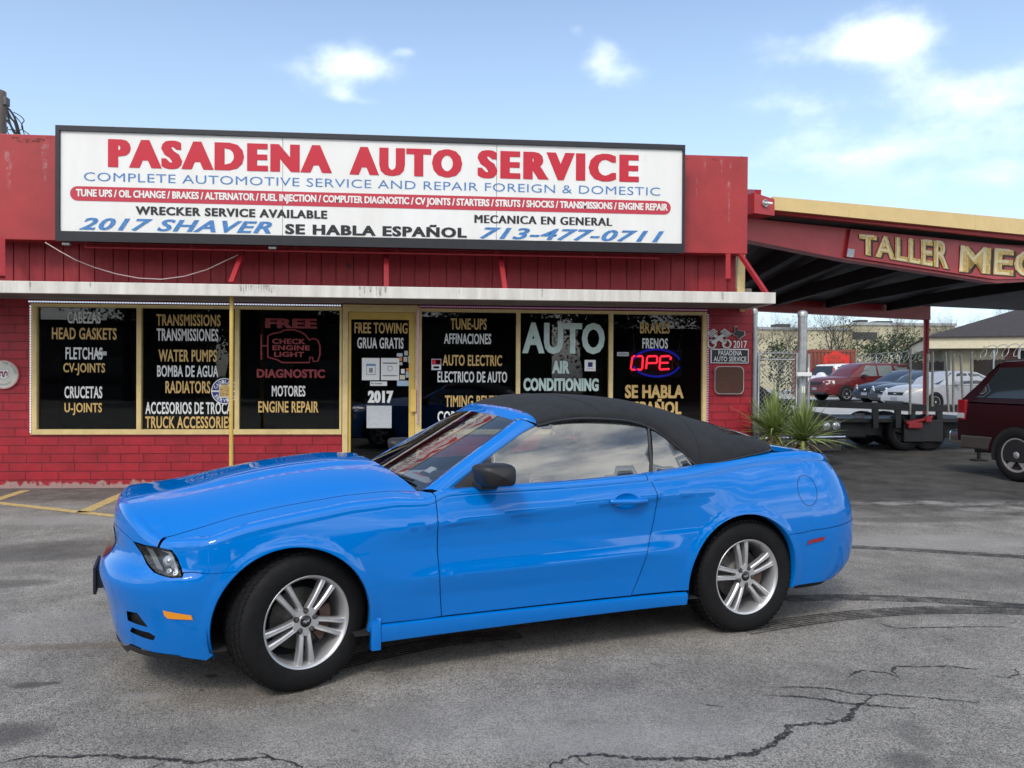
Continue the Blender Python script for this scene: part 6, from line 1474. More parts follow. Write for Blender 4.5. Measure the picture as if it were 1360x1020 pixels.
def vehicle(name, label, loc, rz, col_, body, roof, wheels, wr, side_windows, screens, lamps=(), extra=None, roofcol=None, cat='car', group=None, well=1.13, glassm='glass_dark'):
    """x runs from nose (0) to tail; y<0 is the left flank"""
    t = thing(name, label, cat, loc, rz, group)
    mb = MB(); loft(mb, [(x, sect(w, z0, z1, cr)) for x, z0, z1, w, cr in body]); b = mb.build('body', col_, t, sharp=40)
    mb = MB(); secs = []
    for x, zb, zt, wb, wt in roof: secs.append((x, [(wb, zb), (wb+(wt-wb)*.5, zb+(zt-zb)*.5), (wt, zt-.07 if zt-zb > .1 else zt-.01), (wt*.93, zt-.02), (wt*.6, zt+.005), (0, zt+.012)]))
    loft(mb, secs); rf = mb.build('roof', roofcol or col_, t, sharp=40)
    def half(x, z):
        (xa, a_), (xb, b_) = None, None
        for (A, B) in zip(roof, roof[1:]):
            if A[0] <= x <= B[0]:
                f = (x-A[0])/(B[0]-A[0]); zb, zt, wb, wt = [A[i]+(B[i]-A[i])*f for i in range(1, 5)]
                g = max(0, min(1, (z-zb)/max(.02, zt-.07-zb))); return wb+(wt-wb)*g
        return roof[0][3]
    def half(x, z, R_=roof):
        A = R_[0]; B = R_[-1]
        for A_, B_ in zip(R_, R_[1:]):
            if A_[0] <= x <= B_[0]: A, B = A_, B_; break
        f = (x-A[0])/max(1e-6, B[0]-A[0]); f = max(0, min(1, f)); zb, zt, wb, wt = [A[i]+(B[i]-A[i])*f for i in range(1, 5)]
        return wb+(wt-wb)*max(0, min(1, (z-zb)/max(.02, zt-.07-zb)))
    for poly in side_windows:
        for sg in (-1, 1):
            dv, fs = fill(poly, [], .12, 1.); mb = MB(); mb.add([(x, sg*(half(x, z)+.012), z) for x, z in dv], fs, 0, True); mb.build('side_window', glassm, rf)
    for nm, (xa, za, wa, xb, zb_, wb) in screens:
        mb = MB(); n_ = 8; vs = []
        for j in range(2):
            for i in range(n_+1):
                f = i/n_*2-1; x_ = (xa, xb)[j]; z_ = (za, zb_)[j]; w_ = (wa, wb)[j]; vs.append((x_, w_*f, z_))
        mb.add(vs, [(i, i+1, n_+2+i, n_+1+i) for i in range(n_)], 0, True); mb.build(nm, 'glass_dark', rf)
    for x, w_ in wheels:
        for sg in (1, -1):
            mb = MB(); k_ = wr*well; mb.prism([(x+k_*math.cos(R(a)), wr+k_*math.sin(R(a))) for a in range(-14, 195, 8)]+[(x-k_, wr-.1), (x+k_, wr-.1)], -sg*w_-sg*.004, -sg*(w_-.3)); mb.build('wheel_well', 'liner', t)
            car_wheel(t, x, -sg*(w_+.012), wr, sg, 'alloy')
    for nm, m_, pts, th in lamps:      # polygon patches given as 3-D points
        for sg in (1, -1):
            P_ = [Vector((p[0], p[1]*sg, p[2])) for p in pts]; n_ = (P_[1]-P_[0]).cross(P_[2]-P_[0]).normalized()
            c_ = sum(P_, Vector())/len(P_); 
            if n_.dot(c_-Vector((2.3, 0, .7))) < 0: n_ = -n_
            k_ = len(P_); mb = MB(); mb.add([p+n_*th for p in P_]+[p-n_*.05 for p in P_], [tuple(range(k_))]+[(i, (i+1) % k_, (i+1) % k_+k_, i+k_) for i in range(k_)]); mb.build(nm, m_, t)
            if all(abs(p[1]) < .01 for p in pts[:1]): break
    if extra: extra(t)
    return t
def place(u, v, z=ZY, Y=None):       # ground spot seen at (u, v)
    return gnd(u, v, z) if Y is None else Vector((at(u, v, Y).x, Y, z))
paint('maroon_paint', (.11, .014, .017)); paint('white_paint', (.70, .70, .70)); paint('navy_paint', (.014, .02, .036)); paint('charcoal_paint', (.025, .032, .040)); paint('silver_paint', (.34, .35, .37)); M['dark_maroon'] = mat('dark_maroon', (.020, .0035, .005), .35, spec=.3, coat=.2); M['brown_black'] = mat('brown_black', (.020, .018, .018), .5, spec=.25); paint('taupe_paint', (.06, .053, .05))
def box_part(t, nm, a, b, m_, bev=.03): mb = MB(); mb.box(a, b, bev=bev); return mb.build(nm, m_, t)
def mirrors(t, x, y, z, m_):
    for sg in (1, -1): box_part(t, 'mirror', (x, sg*y, z), (x+.12, sg*(y+.2), z+.15), m_, .03)
# SUV
suv_body = [(0, .42, .78, .62, .02), (.06, .36, .92, .80, .03), (.25, .32, 1.02, .90, .06), (.6, .30, 1.06, .95, .08), (1.25, .28, 1.12, .97, .05), (2.0, .28, 1.13, .98, .0), (3.6, .28, 1.14, .98, .0), (4.5, .32, 1.14, .96, .0), (4.72, .38, 1.10, .90, 0), (4.78, .44, 1.0, .84, 0)]
suv_roof = [(1.18, 1.10, 1.13, .90, .84), (1.55, 1.11, 1.45, .92, .78), (1.95, 1.12, 1.72, .93, .74), (2.4, 1.12, 1.785, .93, .73), (3.5, 1.13, 1.79, .93, .73), (4.45, 1.13, 1.74, .92, .71), (4.66, 1.12, 1.25, .90, .80), (4.72, 1.10, 1.12, .88, .84)]
def suv_extra(t):
    box_part(t, 'grille', (-.015, -.40, .74), (.05, .40, .90), 'gloss_black', .02); box_part(t, 'bumper', (-.06, -.85, .40), (.25, .85, .62), 'maroon_paint' if 'red' in t['label'] else 'white_paint', .06)
    box_part(t, 'lower_bumper', (-.05, -.7, .33), (.2, .7, .45), 'trim_black', .03); box_part(t, 'plate', (-.075, -.16, .52), (-.05, .16, .64), 'grey_print', .005); mirrors(t, 1.75, .93, 1.10, 'trim_black')
    for sg in (1, -1): box_part(t, 'side_trim', (1.0, sg*.955, .55), (3.1, sg*.995, .62), 'trim_black', .01)
suv_lamps = [('headlamp', 'lamp_clear', [(-.005+.03, -.50, .76), (.05, -.78, .78), (.34, -.915, .86), (.36, -.91, .93), (.12, -.80, .95), (.05, -.52, .90)], .03)]
suv_win = [[(1.72, 1.17), (2.62, 1.18), (2.62, 1.66), (2.12, 1.66)], [(2.72, 1.18), (3.55, 1.19), (3.5, 1.67), (2.72, 1.67)], [(3.68, 1.2), (4.42, 1.22), (4.36, 1.62), (3.62, 1.66)]]
def put_vehicle(fn, u, v, Y_, rz, nose_off=(0, 0)):
    return None
def zyard(Y): return ZY+(.55-ZY)*min(1, max(0, (Y-21)/19))
def veh_loc(u, v, lx, ly, rz, z=None, Y=None):     # location so that local point (lx, ly) stands at the seen spot
    if z is None: z = zyard(Y)
    g = place(u, v, z, Y); c, s = math.cos(rz), math.sin(rz); return (g.x-(c*lx-s*ly), g.y-(s*lx+c*ly), z)
rz = R(10)
vehicle('parked_suv', 'dark red family SUV facing left behind the flatbed trailer', veh_loc(1124, 535, .95, -.95, rz, Y=36.5), rz, 'maroon_paint', suv_body, suv_roof, [(.95, .978), (3.66, .985)], .36, suv_win, [('windscreen', (1.20, 1.145, .78, 1.92, 1.70, .66)), ('rear_screen', (4.74, 1.2, .75, 4.52, 1.66, .66))], suv_lamps, suv_extra, glassm='glass_pale')
rz = R(205)
def crv_extra(t):
    mt = Matrix.Translation((4.86, .1, .98)) @ Matrix.Rotation(R(90), 4, 'Z'); mb = MB(); mb.lathe([(0, -.13), (.28, -.13), (.33, -.10), (.35, 0), (.35, .1), (0, .1)], 28, mtx=mt); mb.build('spare_wheel_cover', 'white_paint', t)
    box_part(t, 'bumper', (4.70, -.85, .42), (4.90, .85, .62), 'trim_black', .05); box_part(t, 'bumper', (-.06, -.85, .40), (.25, .85, .62), 'trim_black', .06); mirrors(t, 1.75, .93, 1.10, 'trim_black'); box_part(t, 'grille', (-.015, -.40, .74), (.05, .40, .90), 'gloss_black', .02)
rzw = R(198)
vehicle('parked_suv', 'white compact SUV with a spare wheel on its back behind the dark red SUV', veh_loc(1090, 527, 4.78, 0, rzw, Y=43), rzw, 'white_paint', suv_body, suv_roof, [(.95, .978), (3.66, .985)], .36, suv_win, [('windscreen', (1.20, 1.145, .78, 1.92, 1.70, .66)), ('rear_screen', (4.755, 1.2, .75, 4.55, 1.66, .66))], suv_lamps+[('tail_lamp', 'lens_red', [(4.70, -.90, 1.0), (4.77, -.80, 1.0), (4.68, -.74, 1.55), (4.58, -.80, 1.55)], .03)], crv_extra)
# sedans
sd_body = [(0, .34, .58, .50, .02), (.08, .26, .70, .74, .03), (.3, .22, .78, .86, .06), (.7, .20, .88, .90, .06), (1.35, .20, .96, .92, .04), (2.2, .20, .97, .925, 0), (3.6, .20, .98, .925, 0), (4.4, .22, 1.0, .90, .04), (4.85, .26, .97, .86, .03), (5.0, .36, .88, .74, .02)]
sd_roof = [(1.28, .94, .97, .86, .80), (1.7, .95, 1.22, .87, .72), (2.15, .96, 1.44, .88, .64), (2.7, .96, 1.485, .88, .62), (3.3, .97, 1.46, .88, .62), (3.75, .98, 1.30, .87, .68), (4.2, .99, 1.05, .86, .76), (4.3, .99, 1.01, .85, .80)]
sd_win = [[(1.85, 1.0), (2.72, 1.01), (2.72, 1.40), (2.28, 1.39)], [(2.80, 1.01), (3.55, 1.02), (3.66, 1.12), (3.34, 1.36), (2.80, 1.40)]]
sd_lamps = [('headlamp', 'lamp_clear', [(.03, -.42, .60), (.12, -.72, .64), (.42, -.885, .74), (.46, -.87, .80), (.2, -.72, .79), (.06, -.46, .70)], .035), ('tail_lamp', 'lens_red', [(4.98, -.5, .78), (4.80, -.86, .80), (4.78, -.86, .92), (4.94, -.5, .90)], .03)]
def sd_extra(m_, mustang=False):
    def f(t):
        box_part(t, 'grille', (-.02, -.36, .57), (.05, .36, .68), 'gloss_black', .015); box_part(t, 'bumper', (-.07, -.70, .30), (.2, .70, .56), m_, .07); box_part(t, 'lower_grille', (-.08, -.45, .26), (0, .45, .34), 'trim_black', .01); box_part(t, 'plate', (-.085, -.16, .38), (-.06, .16, .50), 'grey_print', .005); mirrors(t, 1.85, .9, .97, m_)
        if mustang: mb = MB(); mb.lathe([(0, -.03), (.045, -.03), (.05, 0)], 12, mtx=Matrix.Translation((-.02, 0, .62)) @ Matrix.Rotation(R(-90), 4, 'Z')); mb.build('badge', 'chrome', t)
        else: box_part(t, 'badge', (-.03, -.07, .605), (-.015, .07, .645), 'chrome', .003)
    return f
sc_ = [('windscreen', (1.30, .985, .74, 2.10, 1.41, .58)), ('rear_screen', (4.2, 1.04, .72, 3.45, 1.42, .56))]
rz = R(14)
vehicle('parked_sedan', 'silver sedan facing left between the red carport column and the maroon truck', veh_loc(1243, 546, .98, -.93, rz, Y=29), rz, 'silver_paint', sd_body, sd_roof, [(.98, .918), (3.86, .93)], .33, sd_win, sc_, sd_lamps, sd_extra('silver_paint'))
rz = R(18)
vehicle('parked_sedan', 'dark grey sedan squeezed between the navy coupe and the silver sedan', veh_loc(1172, 541, .0, 0, rz, Y=31.8), rz, 'charcoal_paint', sd_body, sd_roof, [(.98, .918), (3.86, .93)], .33, sd_win, sc_, sd_lamps, sd_extra('charcoal_paint'))
vehicle('parked_coupe', 'navy blue coupe with a chrome badge on its grille beside the dark red SUV', veh_loc(1149, 540, .0, 0, rz, Y=34.2), rz, 'navy_paint', sd_body, sd_roof, [(.98, .918), (3.86, .93)], .33, sd_win, sc_, sd_lamps, sd_extra('navy_paint', True))
# big old car nosing towards the gate
rz = R(101)
def old_extra(t):
    box_part(t, 'grille', (-.02, -.42, .62), (.05, .42, .80), 'dark_metal', .02); box_part(t, 'bumper', (-.14, -.92, .42), (.1, .92, .56), 'chrome', .05); box_part(t, 'bumper_strip', (-.155, -.90, .49), (-.13, .90, .53), 'trim_black', .01); box_part(t, 'valance', (-.08, -.85, .26), (.1, .85, .42), 'dark_metal', .03); mirrors(t, 1.85, .9, .97, 'trim_black')
    for sg in (1, -1):
        o_ = box_part(t, 'headlamp_panel', (-.03, sg*.46, .62), (.12, sg*.87, .82), 'dark_metal', .02)
        for y_ in (.56, .76):
            mb = MB(); mb.lathe([(0, -.03), (.06, -.025), (.075, -.01), (.078, .02)], 18, mtx=Matrix.Translation((-.035, sg*y_, .72)) @ Matrix.Rotation(R(-90), 4, 'Z')); mb.build('headlamp', 'lamp_bulb', o_)
ob = [(0, .34, .84, .84, .02), (.08, .26, .88, .90, .03), (.3, .22, .93, .93, .04), (.7, .20, .95, .95, .04), (1.35, .20, .97, .96, .03)]+sd_body[5:]
vehicle('old_sedan', 'old dark sedan with twin round headlamps and chrome bumper behind the yuccas', veh_loc(1119, 600, 0, -.93, rz, 0, 14.5), rz, 'brown_black', ob, sd_roof, [(.98, .965), (3.86, .93)], .33, sd_win, sc_, [], old_extra)
# maroon truck with a cap, tail towards the left
rz = R(180-77)
tb = [(0, .52, .95, .78, .02), (.1, .5, 1.08, .92, .04), (.5, .48, 1.14, .98, .05), (1.3, .48, 1.18, 1.0, .03), (2.0, .48, 1.2, 1.0, 0), (3.4, .48, 1.2, 1.0, 0), (5.35, .50, 1.22, 1.0, 0), (5.5, .52, 1.22, .98, 0)]
tr_ = [(1.45, 1.17, 1.2, .92, .88), (1.8, 1.18, 1.55, .94, .80), (2.2, 1.18, 1.84, .95, .76), (2.7, 1.18, 1.90, .95, .76), (3.55, 1.19, 1.90, .95, .77), (4.85, 1.2, 1.88, .96, .78), (5.38, 1.21, 1.40, .96, .90), (5.47, 1.21, 1.23, .96, .94)]
def truck_extra(t):
    box_part(t, 'rear_bumper', (5.42, -.95, .50), (5.72, .95, .72), 'chrome', .05); box_part(t, 'front_bumper', (-.1, -.95, .5), (.15, .95, .75), 'chrome', .05); box_part(t, 'grille', (-.02, -.6, .8), (.06, .6, 1.02), 'dark_metal', .02); mirrors(t, 2.0, .96, 1.2, 'trim_black')
    for sg in (1, -1):
        box_part(t, 'tail_lamp', (5.32, sg*.90, .90), (5.49, sg*1.003, 1.24), 'lens_red', .02); box_part(t, 'reverse_lamp', (5.34, sg*.93, .93), (5.495, sg*1.006, 1.02), 'st_grey', .01)
        box_part(t, 'lower_cladding', (.4, sg*.90, .44), (5.42, sg*1.006, .66), 'taupe_paint', .03)
    mb = MB(); mb.tube([(4.9, .6, .42), (5.35, .75, .40)], .04, 10); mb.build('exhaust', 'dark_metal', t)
    for sg in (1, -1):
        mb = MB(); mb.prism([(4.36+.50*math.cos(R(a)), .40+.50*math.sin(R(a))) for a in range(0, 181, 8)]+[(4.36+.455*math.cos(R(a)), .40+.455*math.sin(R(a))) for a in range(180, -1, -8)], sg*.97, sg*1.02); mb.build('arch_flare', 'dark_maroon', t)
truck = vehicle('capped_truck', 'dark maroon truck with tinted cap and chrome bumper at the right edge', veh_loc(1350, 640, 4.36, 1.0, rz, 0), rz, 'dark_maroon', tb, tr_, [(.95, .995), (4.36, 1.008)], .41, [[(2.05, 1.25), (2.75, 1.26), (2.75, 1.78), (2.35, 1.78)], [(2.85, 1.26), (3.5, 1.26), (3.5, 1.79), (2.85, 1.79)], [(3.65, 1.28), (5.15, 1.28), (4.85, 1.76), (3.65, 1.78)]], [('windscreen', (1.48, 1.2, .84, 2.18, 1.82, .72)), ('rear_screen', (5.47, 1.27, .86, 4.93, 1.83, .74))], [], truck_extra, cat='truck', well=1.10)
# hitch stand
p = gnd(1300, 612); mb = MB(); hs_ = thing('jack_stand', 'black post on a small foot standing under the tail of the maroon truck', 'stand', (p.x, p.y, 0))
mb.tube([(p.x, p.y, .02), (p.x, p.y, .47)], .035, 8); mb.w('post', 'liner', hs_); mb = MB(); mb.box((p.x-.12, p.y-.1, 0), (p.x+.12, p.y+.1, .03), bev=.005); mb.w('foot', 'liner', hs_)
# flatbed trailer with stakes
TY = 17.3
M['trailer_black'] = mat('trailer_black', (.014, .014, .015), .55, var=.3, vscale=6); M['stake'] = mat('stake', (.42, .40, .35), .6, metal=.3, var=.3, vscale=12)
tr = thing('flatbed_trailer', 'black flatbed trailer with thin metal stakes parked under the carport', 'trailer', (xx(1190, TY), TY+1, 0))
a = at(1070, 536, TY); b = at(1330, 547, TY); zr_ = a.z
mb = MB(); mb.bar((a.x, TY, a.z), (b.x, TY, b.z+.02), .10, .13); mb.bar((a.x, TY+2.1, a.z), (b.x, TY+2.1, b.z), .10, .13); mb.bar((a.x, TY, a.z), (a.x, TY+2.1, a.z), .1, .12); mb.w('side_rail', 'trailer_black', tr)
mb = MB(); z_ = zz(1200, 556, TY); mb.box((xx(1080, TY), TY+.05, z_-.08), (b.x, TY+2.05, z_)); mb.w('deck', 'trailer_black', tr)
mb = MB(); mb.box((xx(1078, TY), TY+.3, z_-.38), (b.x, TY+.45, z_-.08)); mb.box((xx(1078, TY), TY+1.6, z_-.38), (b.x, TY+1.75, z_-.08)); mb.w('chassis', 'trailer_black', tr)
for u in (1163, 1193, 1212, 1248, 1285): x_ = xx(u, TY); mb = MB(); mb.box((x_-.06, TY-.03, z_-.2), (x_+.06, TY+.05, zr_-.02)); mb.w('rail_post', 'trailer_black', tr)
mb = MB(); mb.box((xx(1200, TY), TY-.04, zz(1200, 587, TY)), (xx(1252, TY), TY+.5, z_-.02), bev=.02); mb.w('tool_box', 'trailer_black', tr)
mb = MB(); mb.box((xx(1080, TY), TY+.25, zz(1125, 583, TY)), (xx(1160, TY), TY+1.9, z_-.05), bev=.04); hb = mb.w('front_box', 'trailer_black', tr)
q0 = at(1136, 549, TY+.2); q1 = at(1149, 558, TY+.2); mb = MB(); mb.box((q0.x, TY+.22, q1.z), (q1.x, TY+.26, q0.z), bev=.01); mb.w('plate', 'grey_print', tr)
mb = MB(); mb.tube([at(1203, 562, TY-.08), at(1225, 558, TY-.08), at(1238, 553, TY-.08)], .04, 8); q = at(1216, 564, TY-.1); mb.box((q.x-.18, TY-.14, q.z-.08), (q.x+.14, TY-.05, q.z+.05), bev=.02); q = at(1232, 556, TY-.1); mb.box((q.x-.06, TY-.14, q.z-.08), (q.x+.08, TY-.05, q.z+.05), bev=.02); mb.w('winch', 'red_steel', tr)
for u, v, vb in ((1208, 462, 550), (1231, 470, 552), (1237.6, 467, 540), (1258.8, 468, 548), (1265, 470, 548), (1278.5, 470, 545), (1289, 467, 545)):
    p = at(u, v, TY-.04); q = at(u+(1 if u > 1250 else .5), vb, TY-.04); mb = MB(); mb.tube([p+Vector((-.05 if u in (1258.8, 1278.5) else 0.02, 0, 0)), q], .025, 6); mb.w('stake', 'stake', tr)
for u in (1205, 1237):
    x_ = xx(u, TY)
    for y_ in (TY+.05, TY+1.75): car_wheel(tr, x_-tr.location.x, y_-tr.location.y, .40, 1, 'alloy', .28, 5, 'trailer_black')
# container
CY = 46.
M['container'] = mat('container', (.20, .055, .035), .6, var=.22, vscale=1.2)
c0 = at(1076, 464.5, CY); c1 = at(1137, 466.5, CY)
ctn = thing('shipping_container', 'rust red shipping container with a bright red engine warning sign behind the white SUV', 'container', ((c0.x+c1.x)/2, CY+3, ZY))
mb = MB(); x = c0.x; k = 0
mb.box((c0.x, CY+.05, ZY), (c1.x, CY+2.4, c0.z)); mb.box((c0.x-.02, CY, c0.z-.12), (c1.x+.02, CY+.06, c0.z+.02))
while x < c1.x-.15: mb.box((x+.02, CY+.005, ZY+.15), (x+.13, CY+.06, c0.z-.12)); x += .22
mb.w('box', 'container', ctn)
M['warn_red'] = mat('warn_red', (.62, .03, .02), .5)
mb = MB(); P_ = [(1094, 474), (1098, 470.5), (1103, 470.5), (1106, 466.5), (1113, 466.5), (1117, 470), (1122, 470), (1124, 474), (1125, 471.5), (1128, 471.5), (1128, 486), (1125, 486), (1124, 482), (1120, 486.5), (1101, 487), (1097, 483), (1094, 483)]
prism_px(mb, P_, CY-.05, CY-.01, 0); ws_ = mb.w('warning_sign', 'warn_red', ctn)
for s, u0, u1, v0, v1 in (('CHECK', 1099, 1117, 471.5, 477), ('ENGINE', 1099, 1122, 478.5, 484)):
    mb = MB(); a = at(u0, v1, CY-.06); b = at(u1, v1, CY-.06); c = at(u0, v0, CY-.06); put_text(mb, s, (a.x, CY-.06, a.z), (b.x, CY-.06, a.z), (a.x, CY-.06, c.z), 0, .02, nrm=Vector((0, -1, 0))); mb.build('lettering', 'container', ws_)
# razor-wire fence
FY = 47.
M['fence_wood'] = mat('fence_wood', (.045, .032, .026), .8, var=.3, vscale=3, stretch=(3, 3, .3))
fe = thing('yard_fence', 'dark board fence topped with loops of razor wire behind the parked cars', 'fence', (xx(1137, FY), FY, ZY))
fx0 = xx(1137, FY); fx1 = fx0+26; zf = zz(1200, 484, FY)
mb = MB(); x = fx0
while x < fx1: mb.box((x, FY, ZY), (x+.145, FY+.02, zf-.06*rg.random())); x += .155
mb.w('boards', 'fence_wood', fe)
for i in range(9): mb = MB(); x_ = fx0+.1+i*3; mb.tube([(x_, FY-.05, ZY), (x_, FY-.05, zf+.35)], .045, 8); mb.w('post', 'galv', fe)
mb = MB(); pts = []; r_ = .26
for i in range(int((fx1-fx0)/.82*14)): t = i/14*2*math.pi; pts.append((fx0+i/14*.82+.25*math.sin(t), FY-.05+r_*.5*math.sin(t+1), zf+.30+r_*math.cos(t)))
mb.tube(pts, .013, 4, cap=False); mb.w('razor_wire', 'galv', fe)
fe.rotation_euler.z = math.atan2(30-FY, xx(1360, 30)-fx0)
# house
HY = 34.
M['house_wall'] = mat('house_wall', (.33, .30, .21), .8, var=.08, vscale=2); M['shingle'] = mat('shingle', (.042, .035, .034), .85, var=.3, vscale=8, bump=.3, bscale=30); M['fascia'] = mat('fascia', (.58, .52, .36), .6, var=.08); M['brick_house'] = mat('brick_house', (.12, .05, .04), .8, var=.3, vscale=12)
h0 = at(1233, 452, HY); hz1 = zz(1300, 463.5, HY); hx0 = h0.x; hz0 = zz(1300, 449, HY)
ho = thing('house', 'low cream house with dark shingle roof beyond the parked silver car', 'house', (hx0, HY, ZY))
mb = MB(); mb.box((hx0+.9, HY+.6, ZY), (hx0+20, HY+10, hz1+.1)); mb.w('wall', 'house_wall', ho)
xb0, xb1 = xx(1307, HY+.58), xx(1320, HY+.58); mb = MB(); mb.box((xb0, HY+.55, ZY), (xb1, HY+.61, hz1)); mb.w('brick_pier', 'brick_house', ho)
mb = MB(); mb.box((hx0, HY, hz1), (hx0+21, HY+.05, hz0)); mb.box((hx0, HY+.05, hz1), (hx0+.05, HY+10, hz0)); mb.box((hx0+.05, HY+.05, hz1+.01), (hx0+21, HY+10, hz1+.05)); mb.w('eave_board', 'fascia', ho)
rz_ = zz(1360, 414, HY+5)
mb = MB(); e = .12; A = [(hx0-e, HY-e, hz0-.02), (hx0+21, HY-e, hz0-.02), (hx0+21, HY+10+e, hz0-.02), (hx0-e, HY+10+e, hz0-.02), (hx0+4.6, HY+5, rz_), (hx0+21, HY+5, rz_)]
A2 = [(x, y, z+.06) for x, y, z in A]; mb.add(A2, [(0, 1, 5, 4), (2, 3, 4, 5), (3, 0, 4), (1, 2, 5)]); mb.add(A[:4]+A2[:4], [(0, 1, 5, 4), (1, 2, 6, 5), (2, 3, 7, 6), (3, 0, 4, 7)]); mb.w('roof', 'shingle', ho)
x0, x1 = xx(1322, HY+.5), xx(1400, HY+.5); z0, z1 = zz(1340, 500, HY+.5), zz(1340, 464.5, HY+.5)
mb = MB(); ring(mb, x0, x1, z0, z1, HY+.5, HY+.62, .09, .09, .09, .09)
for k in range(1, 4): xm = x0+(x1-x0)*k/4; mb.box((xm-.035, HY+.52, z0), (xm+.035, HY+.6, z1))
mb.box((x0, HY+.515, (z0+z1)/2-.03), (x1, HY+.595, (z0+z1)/2+.03)); wn = mb.w('window', 'paper', ho)
mb = MB(); mb.box((x0+.05, HY+.58, z0+.05), (x1-.05, HY+.595, z1-.05)); mb.build('pane', 'glass_dark', wn)
ho.rotation_euler.z = R(-27)
# far cream building
BY = 72.
M['far_wall'] = mat('far_wall', (.44, .40, .27), .8, var=.06, vscale=.6); M['far_dark'] = mat('far_dark', (.05, .05, .055), .6)
bd = thing('warehouse', 'long pale yellow flat roofed warehouse far behind the bare trees', 'warehouse', (xx(1120, BY), BY+8, ZY))
mb = MB(); za = zz(1100, 437, BY); zb_ = zz(1160, 431, BY); mb.box((xx(960, BY), BY, 0), (xx(1126, BY), BY+16, za)); mb.box((xx(1126, BY), BY-.6, 0), (xx(1262, BY), BY+18, zb_)); mb.w('wall', 'far_wall', bd)
mb = MB(); mb.box((xx(958, BY), BY-.15, za-.1), (xx(1126, BY)-.02, BY+.1, za+.12)); mb.box((xx(1126, BY)-.1, BY-.75, zb_-.1), (xx(1262, BY)+.1, BY-.5, zb_+.14)); mb.w('parapet_cap', 'galv', bd)
for (u0, u1, v0, v1) in ((1142, 1153, 424.5, 432), (1165, 1186, 426, 432), (1032, 1050, 430, 437)):
    mb = MB(); a = at(u0, v0, BY+3); b = at(u1, v1, BY+3); mb.box((a.x, BY+3, b.z-.4), (b.x, BY+4.5, a.z), bev=.05); mb.w('rooftop_unit', 'far_dark', bd)
mb = MB(); a = at(1132, 441, BY-.62); b = at(1165, 451, BY-.62); mb.box((a.x, BY-.64, b.z), (b.x, BY-.58, a.z)); mb.w('window', 'far_dark', bd)
# ================================================================== trees
M['bark'] = mat('bark', (.055, .045, .038), .9, var=.3, vscale=6); M['leaf'] = mat('leaf', (.055, .075, .025), .6, var=.4, vscale=1.5); M['leaf_dark'] = mat('leaf_dark', (.030, .045, .016), .6, var=.4, vscale=1.2)
def grow(mb, p, d, L_, r_, depth, r, tips, droop=0.):
    n = 4; pts = [p]; rs = [r_]
    for i in range(n):
        d = (d+Vector((r.gauss(0, .13), r.gauss(0, .13), r.gauss(0, .09)+.03-droop*.1))).normalized(); p = p+d*L_/n; pts.append(p); rs.append(r_*(1-.45*(i+1)/n))
    mb.tube(pts, rs, 6 if depth > 3 else (4 if depth > 1 else 3), cap=False)
    if depth == 0: tips.append(p); return
    for i in range(r.choice((2, 3, 3)) if depth < 5 else 3):
        k = r.randint(2, n); ax = Vector((r.gauss(0, 1), r.gauss(0, 1), r.gauss(0, .6))).normalized(); a = r.uniform(.35, .85)
        nd = (d*math.cos(a)+(ax-d*ax.dot(d)).normalized()*math.sin(a)).normalized()
        grow(mb, pts[k], nd, L_*r.uniform(.62, .86), rs[k]*r.uniform(.55, .75), depth-1, r, tips, droop)
    grow(mb, pts[-1], d, L_*.72, rs[-1]*.85, depth-1, r, tips, droop)
def leaves(mb, r, c, rad, n, size):
    for i in range(n):
        o = Vector((r.gauss(0, 1), r.gauss(0, 1), r.gauss(0, .8)))*rad*.5; q = c+o; a = Vector((r.gauss(0, 1), r.gauss(0, 1), r.gauss(0, 1))).normalized(); b = a.orthogonal().normalized(); e = a.cross(b); s_ = size*r.uniform(.6, 1.3)
        mb.add([q-b*s_, q+e*s_*.5, q+b*s_, q-e*s_*.5], [(0, 1, 2, 3)])
def bare_tree(label, u, Y, vtop, seed, depth=6, ivy=0, trunk=.16, group='bare trees behind the yard'):
    r = random.Random(seed); b = at(u, 500, Y); H_ = zz(u, vtop, Y)-ZY; t = thing('bare_tree', label, 'tree', (b.x, Y, ZY), group=group)
    mb = MB(); tips = []; grow(mb, Vector((b.x, Y, ZY)), Vector((r.gauss(0, .06), 0, 1)), H_*.34, trunk, depth, r, tips)
    zmax = max(p.z for p in tips); k = H_/(zmax-ZY); mb.v = [((x-b.x)*k+b.x, (y-Y)*k+Y, (z-ZY)*k+ZY) for x, y, z in mb.v]
    mb.w('branches', 'bark', t)
    if ivy:
        mb = MB(); rr_ = random.Random(seed+5)
        for p in rr_.sample(tips, min(len(tips), ivy)): leaves(mb, rr_, Vector(((p.x-b.x)*k*.8+b.x, (p.y-Y)*k*.8+Y, (p.z-ZY)*k*rr_.uniform(.35, .8)+ZY)), .9, 26, .09)
        mb.w('leaf_clumps', 'leaf', t)
bare_tree('bare tree with a dark forked trunk rising above the red container', 1108, 56, 388, 11, 7, 30, .2)
bare_tree('bare tree with leafy lower clumps left of the carport column', 1196, 52, 404, 23, 6, 90, .17)
bare_tree('thin bare tree behind the chain link gate', 1032, 58, 392, 31, 7, 8, .12)
bare_tree('tall spreading bare tree above the shingle roof of the cream house', 1335, 60, 372, 47, 7, 6, .2)
bare_tree('bare tree between the carport column and the cream house', 1252, 57, 390, 52, 7, 14, .16)
bare_tree('small twiggy bare tree seen through the gate next to the shop corner', 1008, 50, 408, 61, 5, 10, .1)
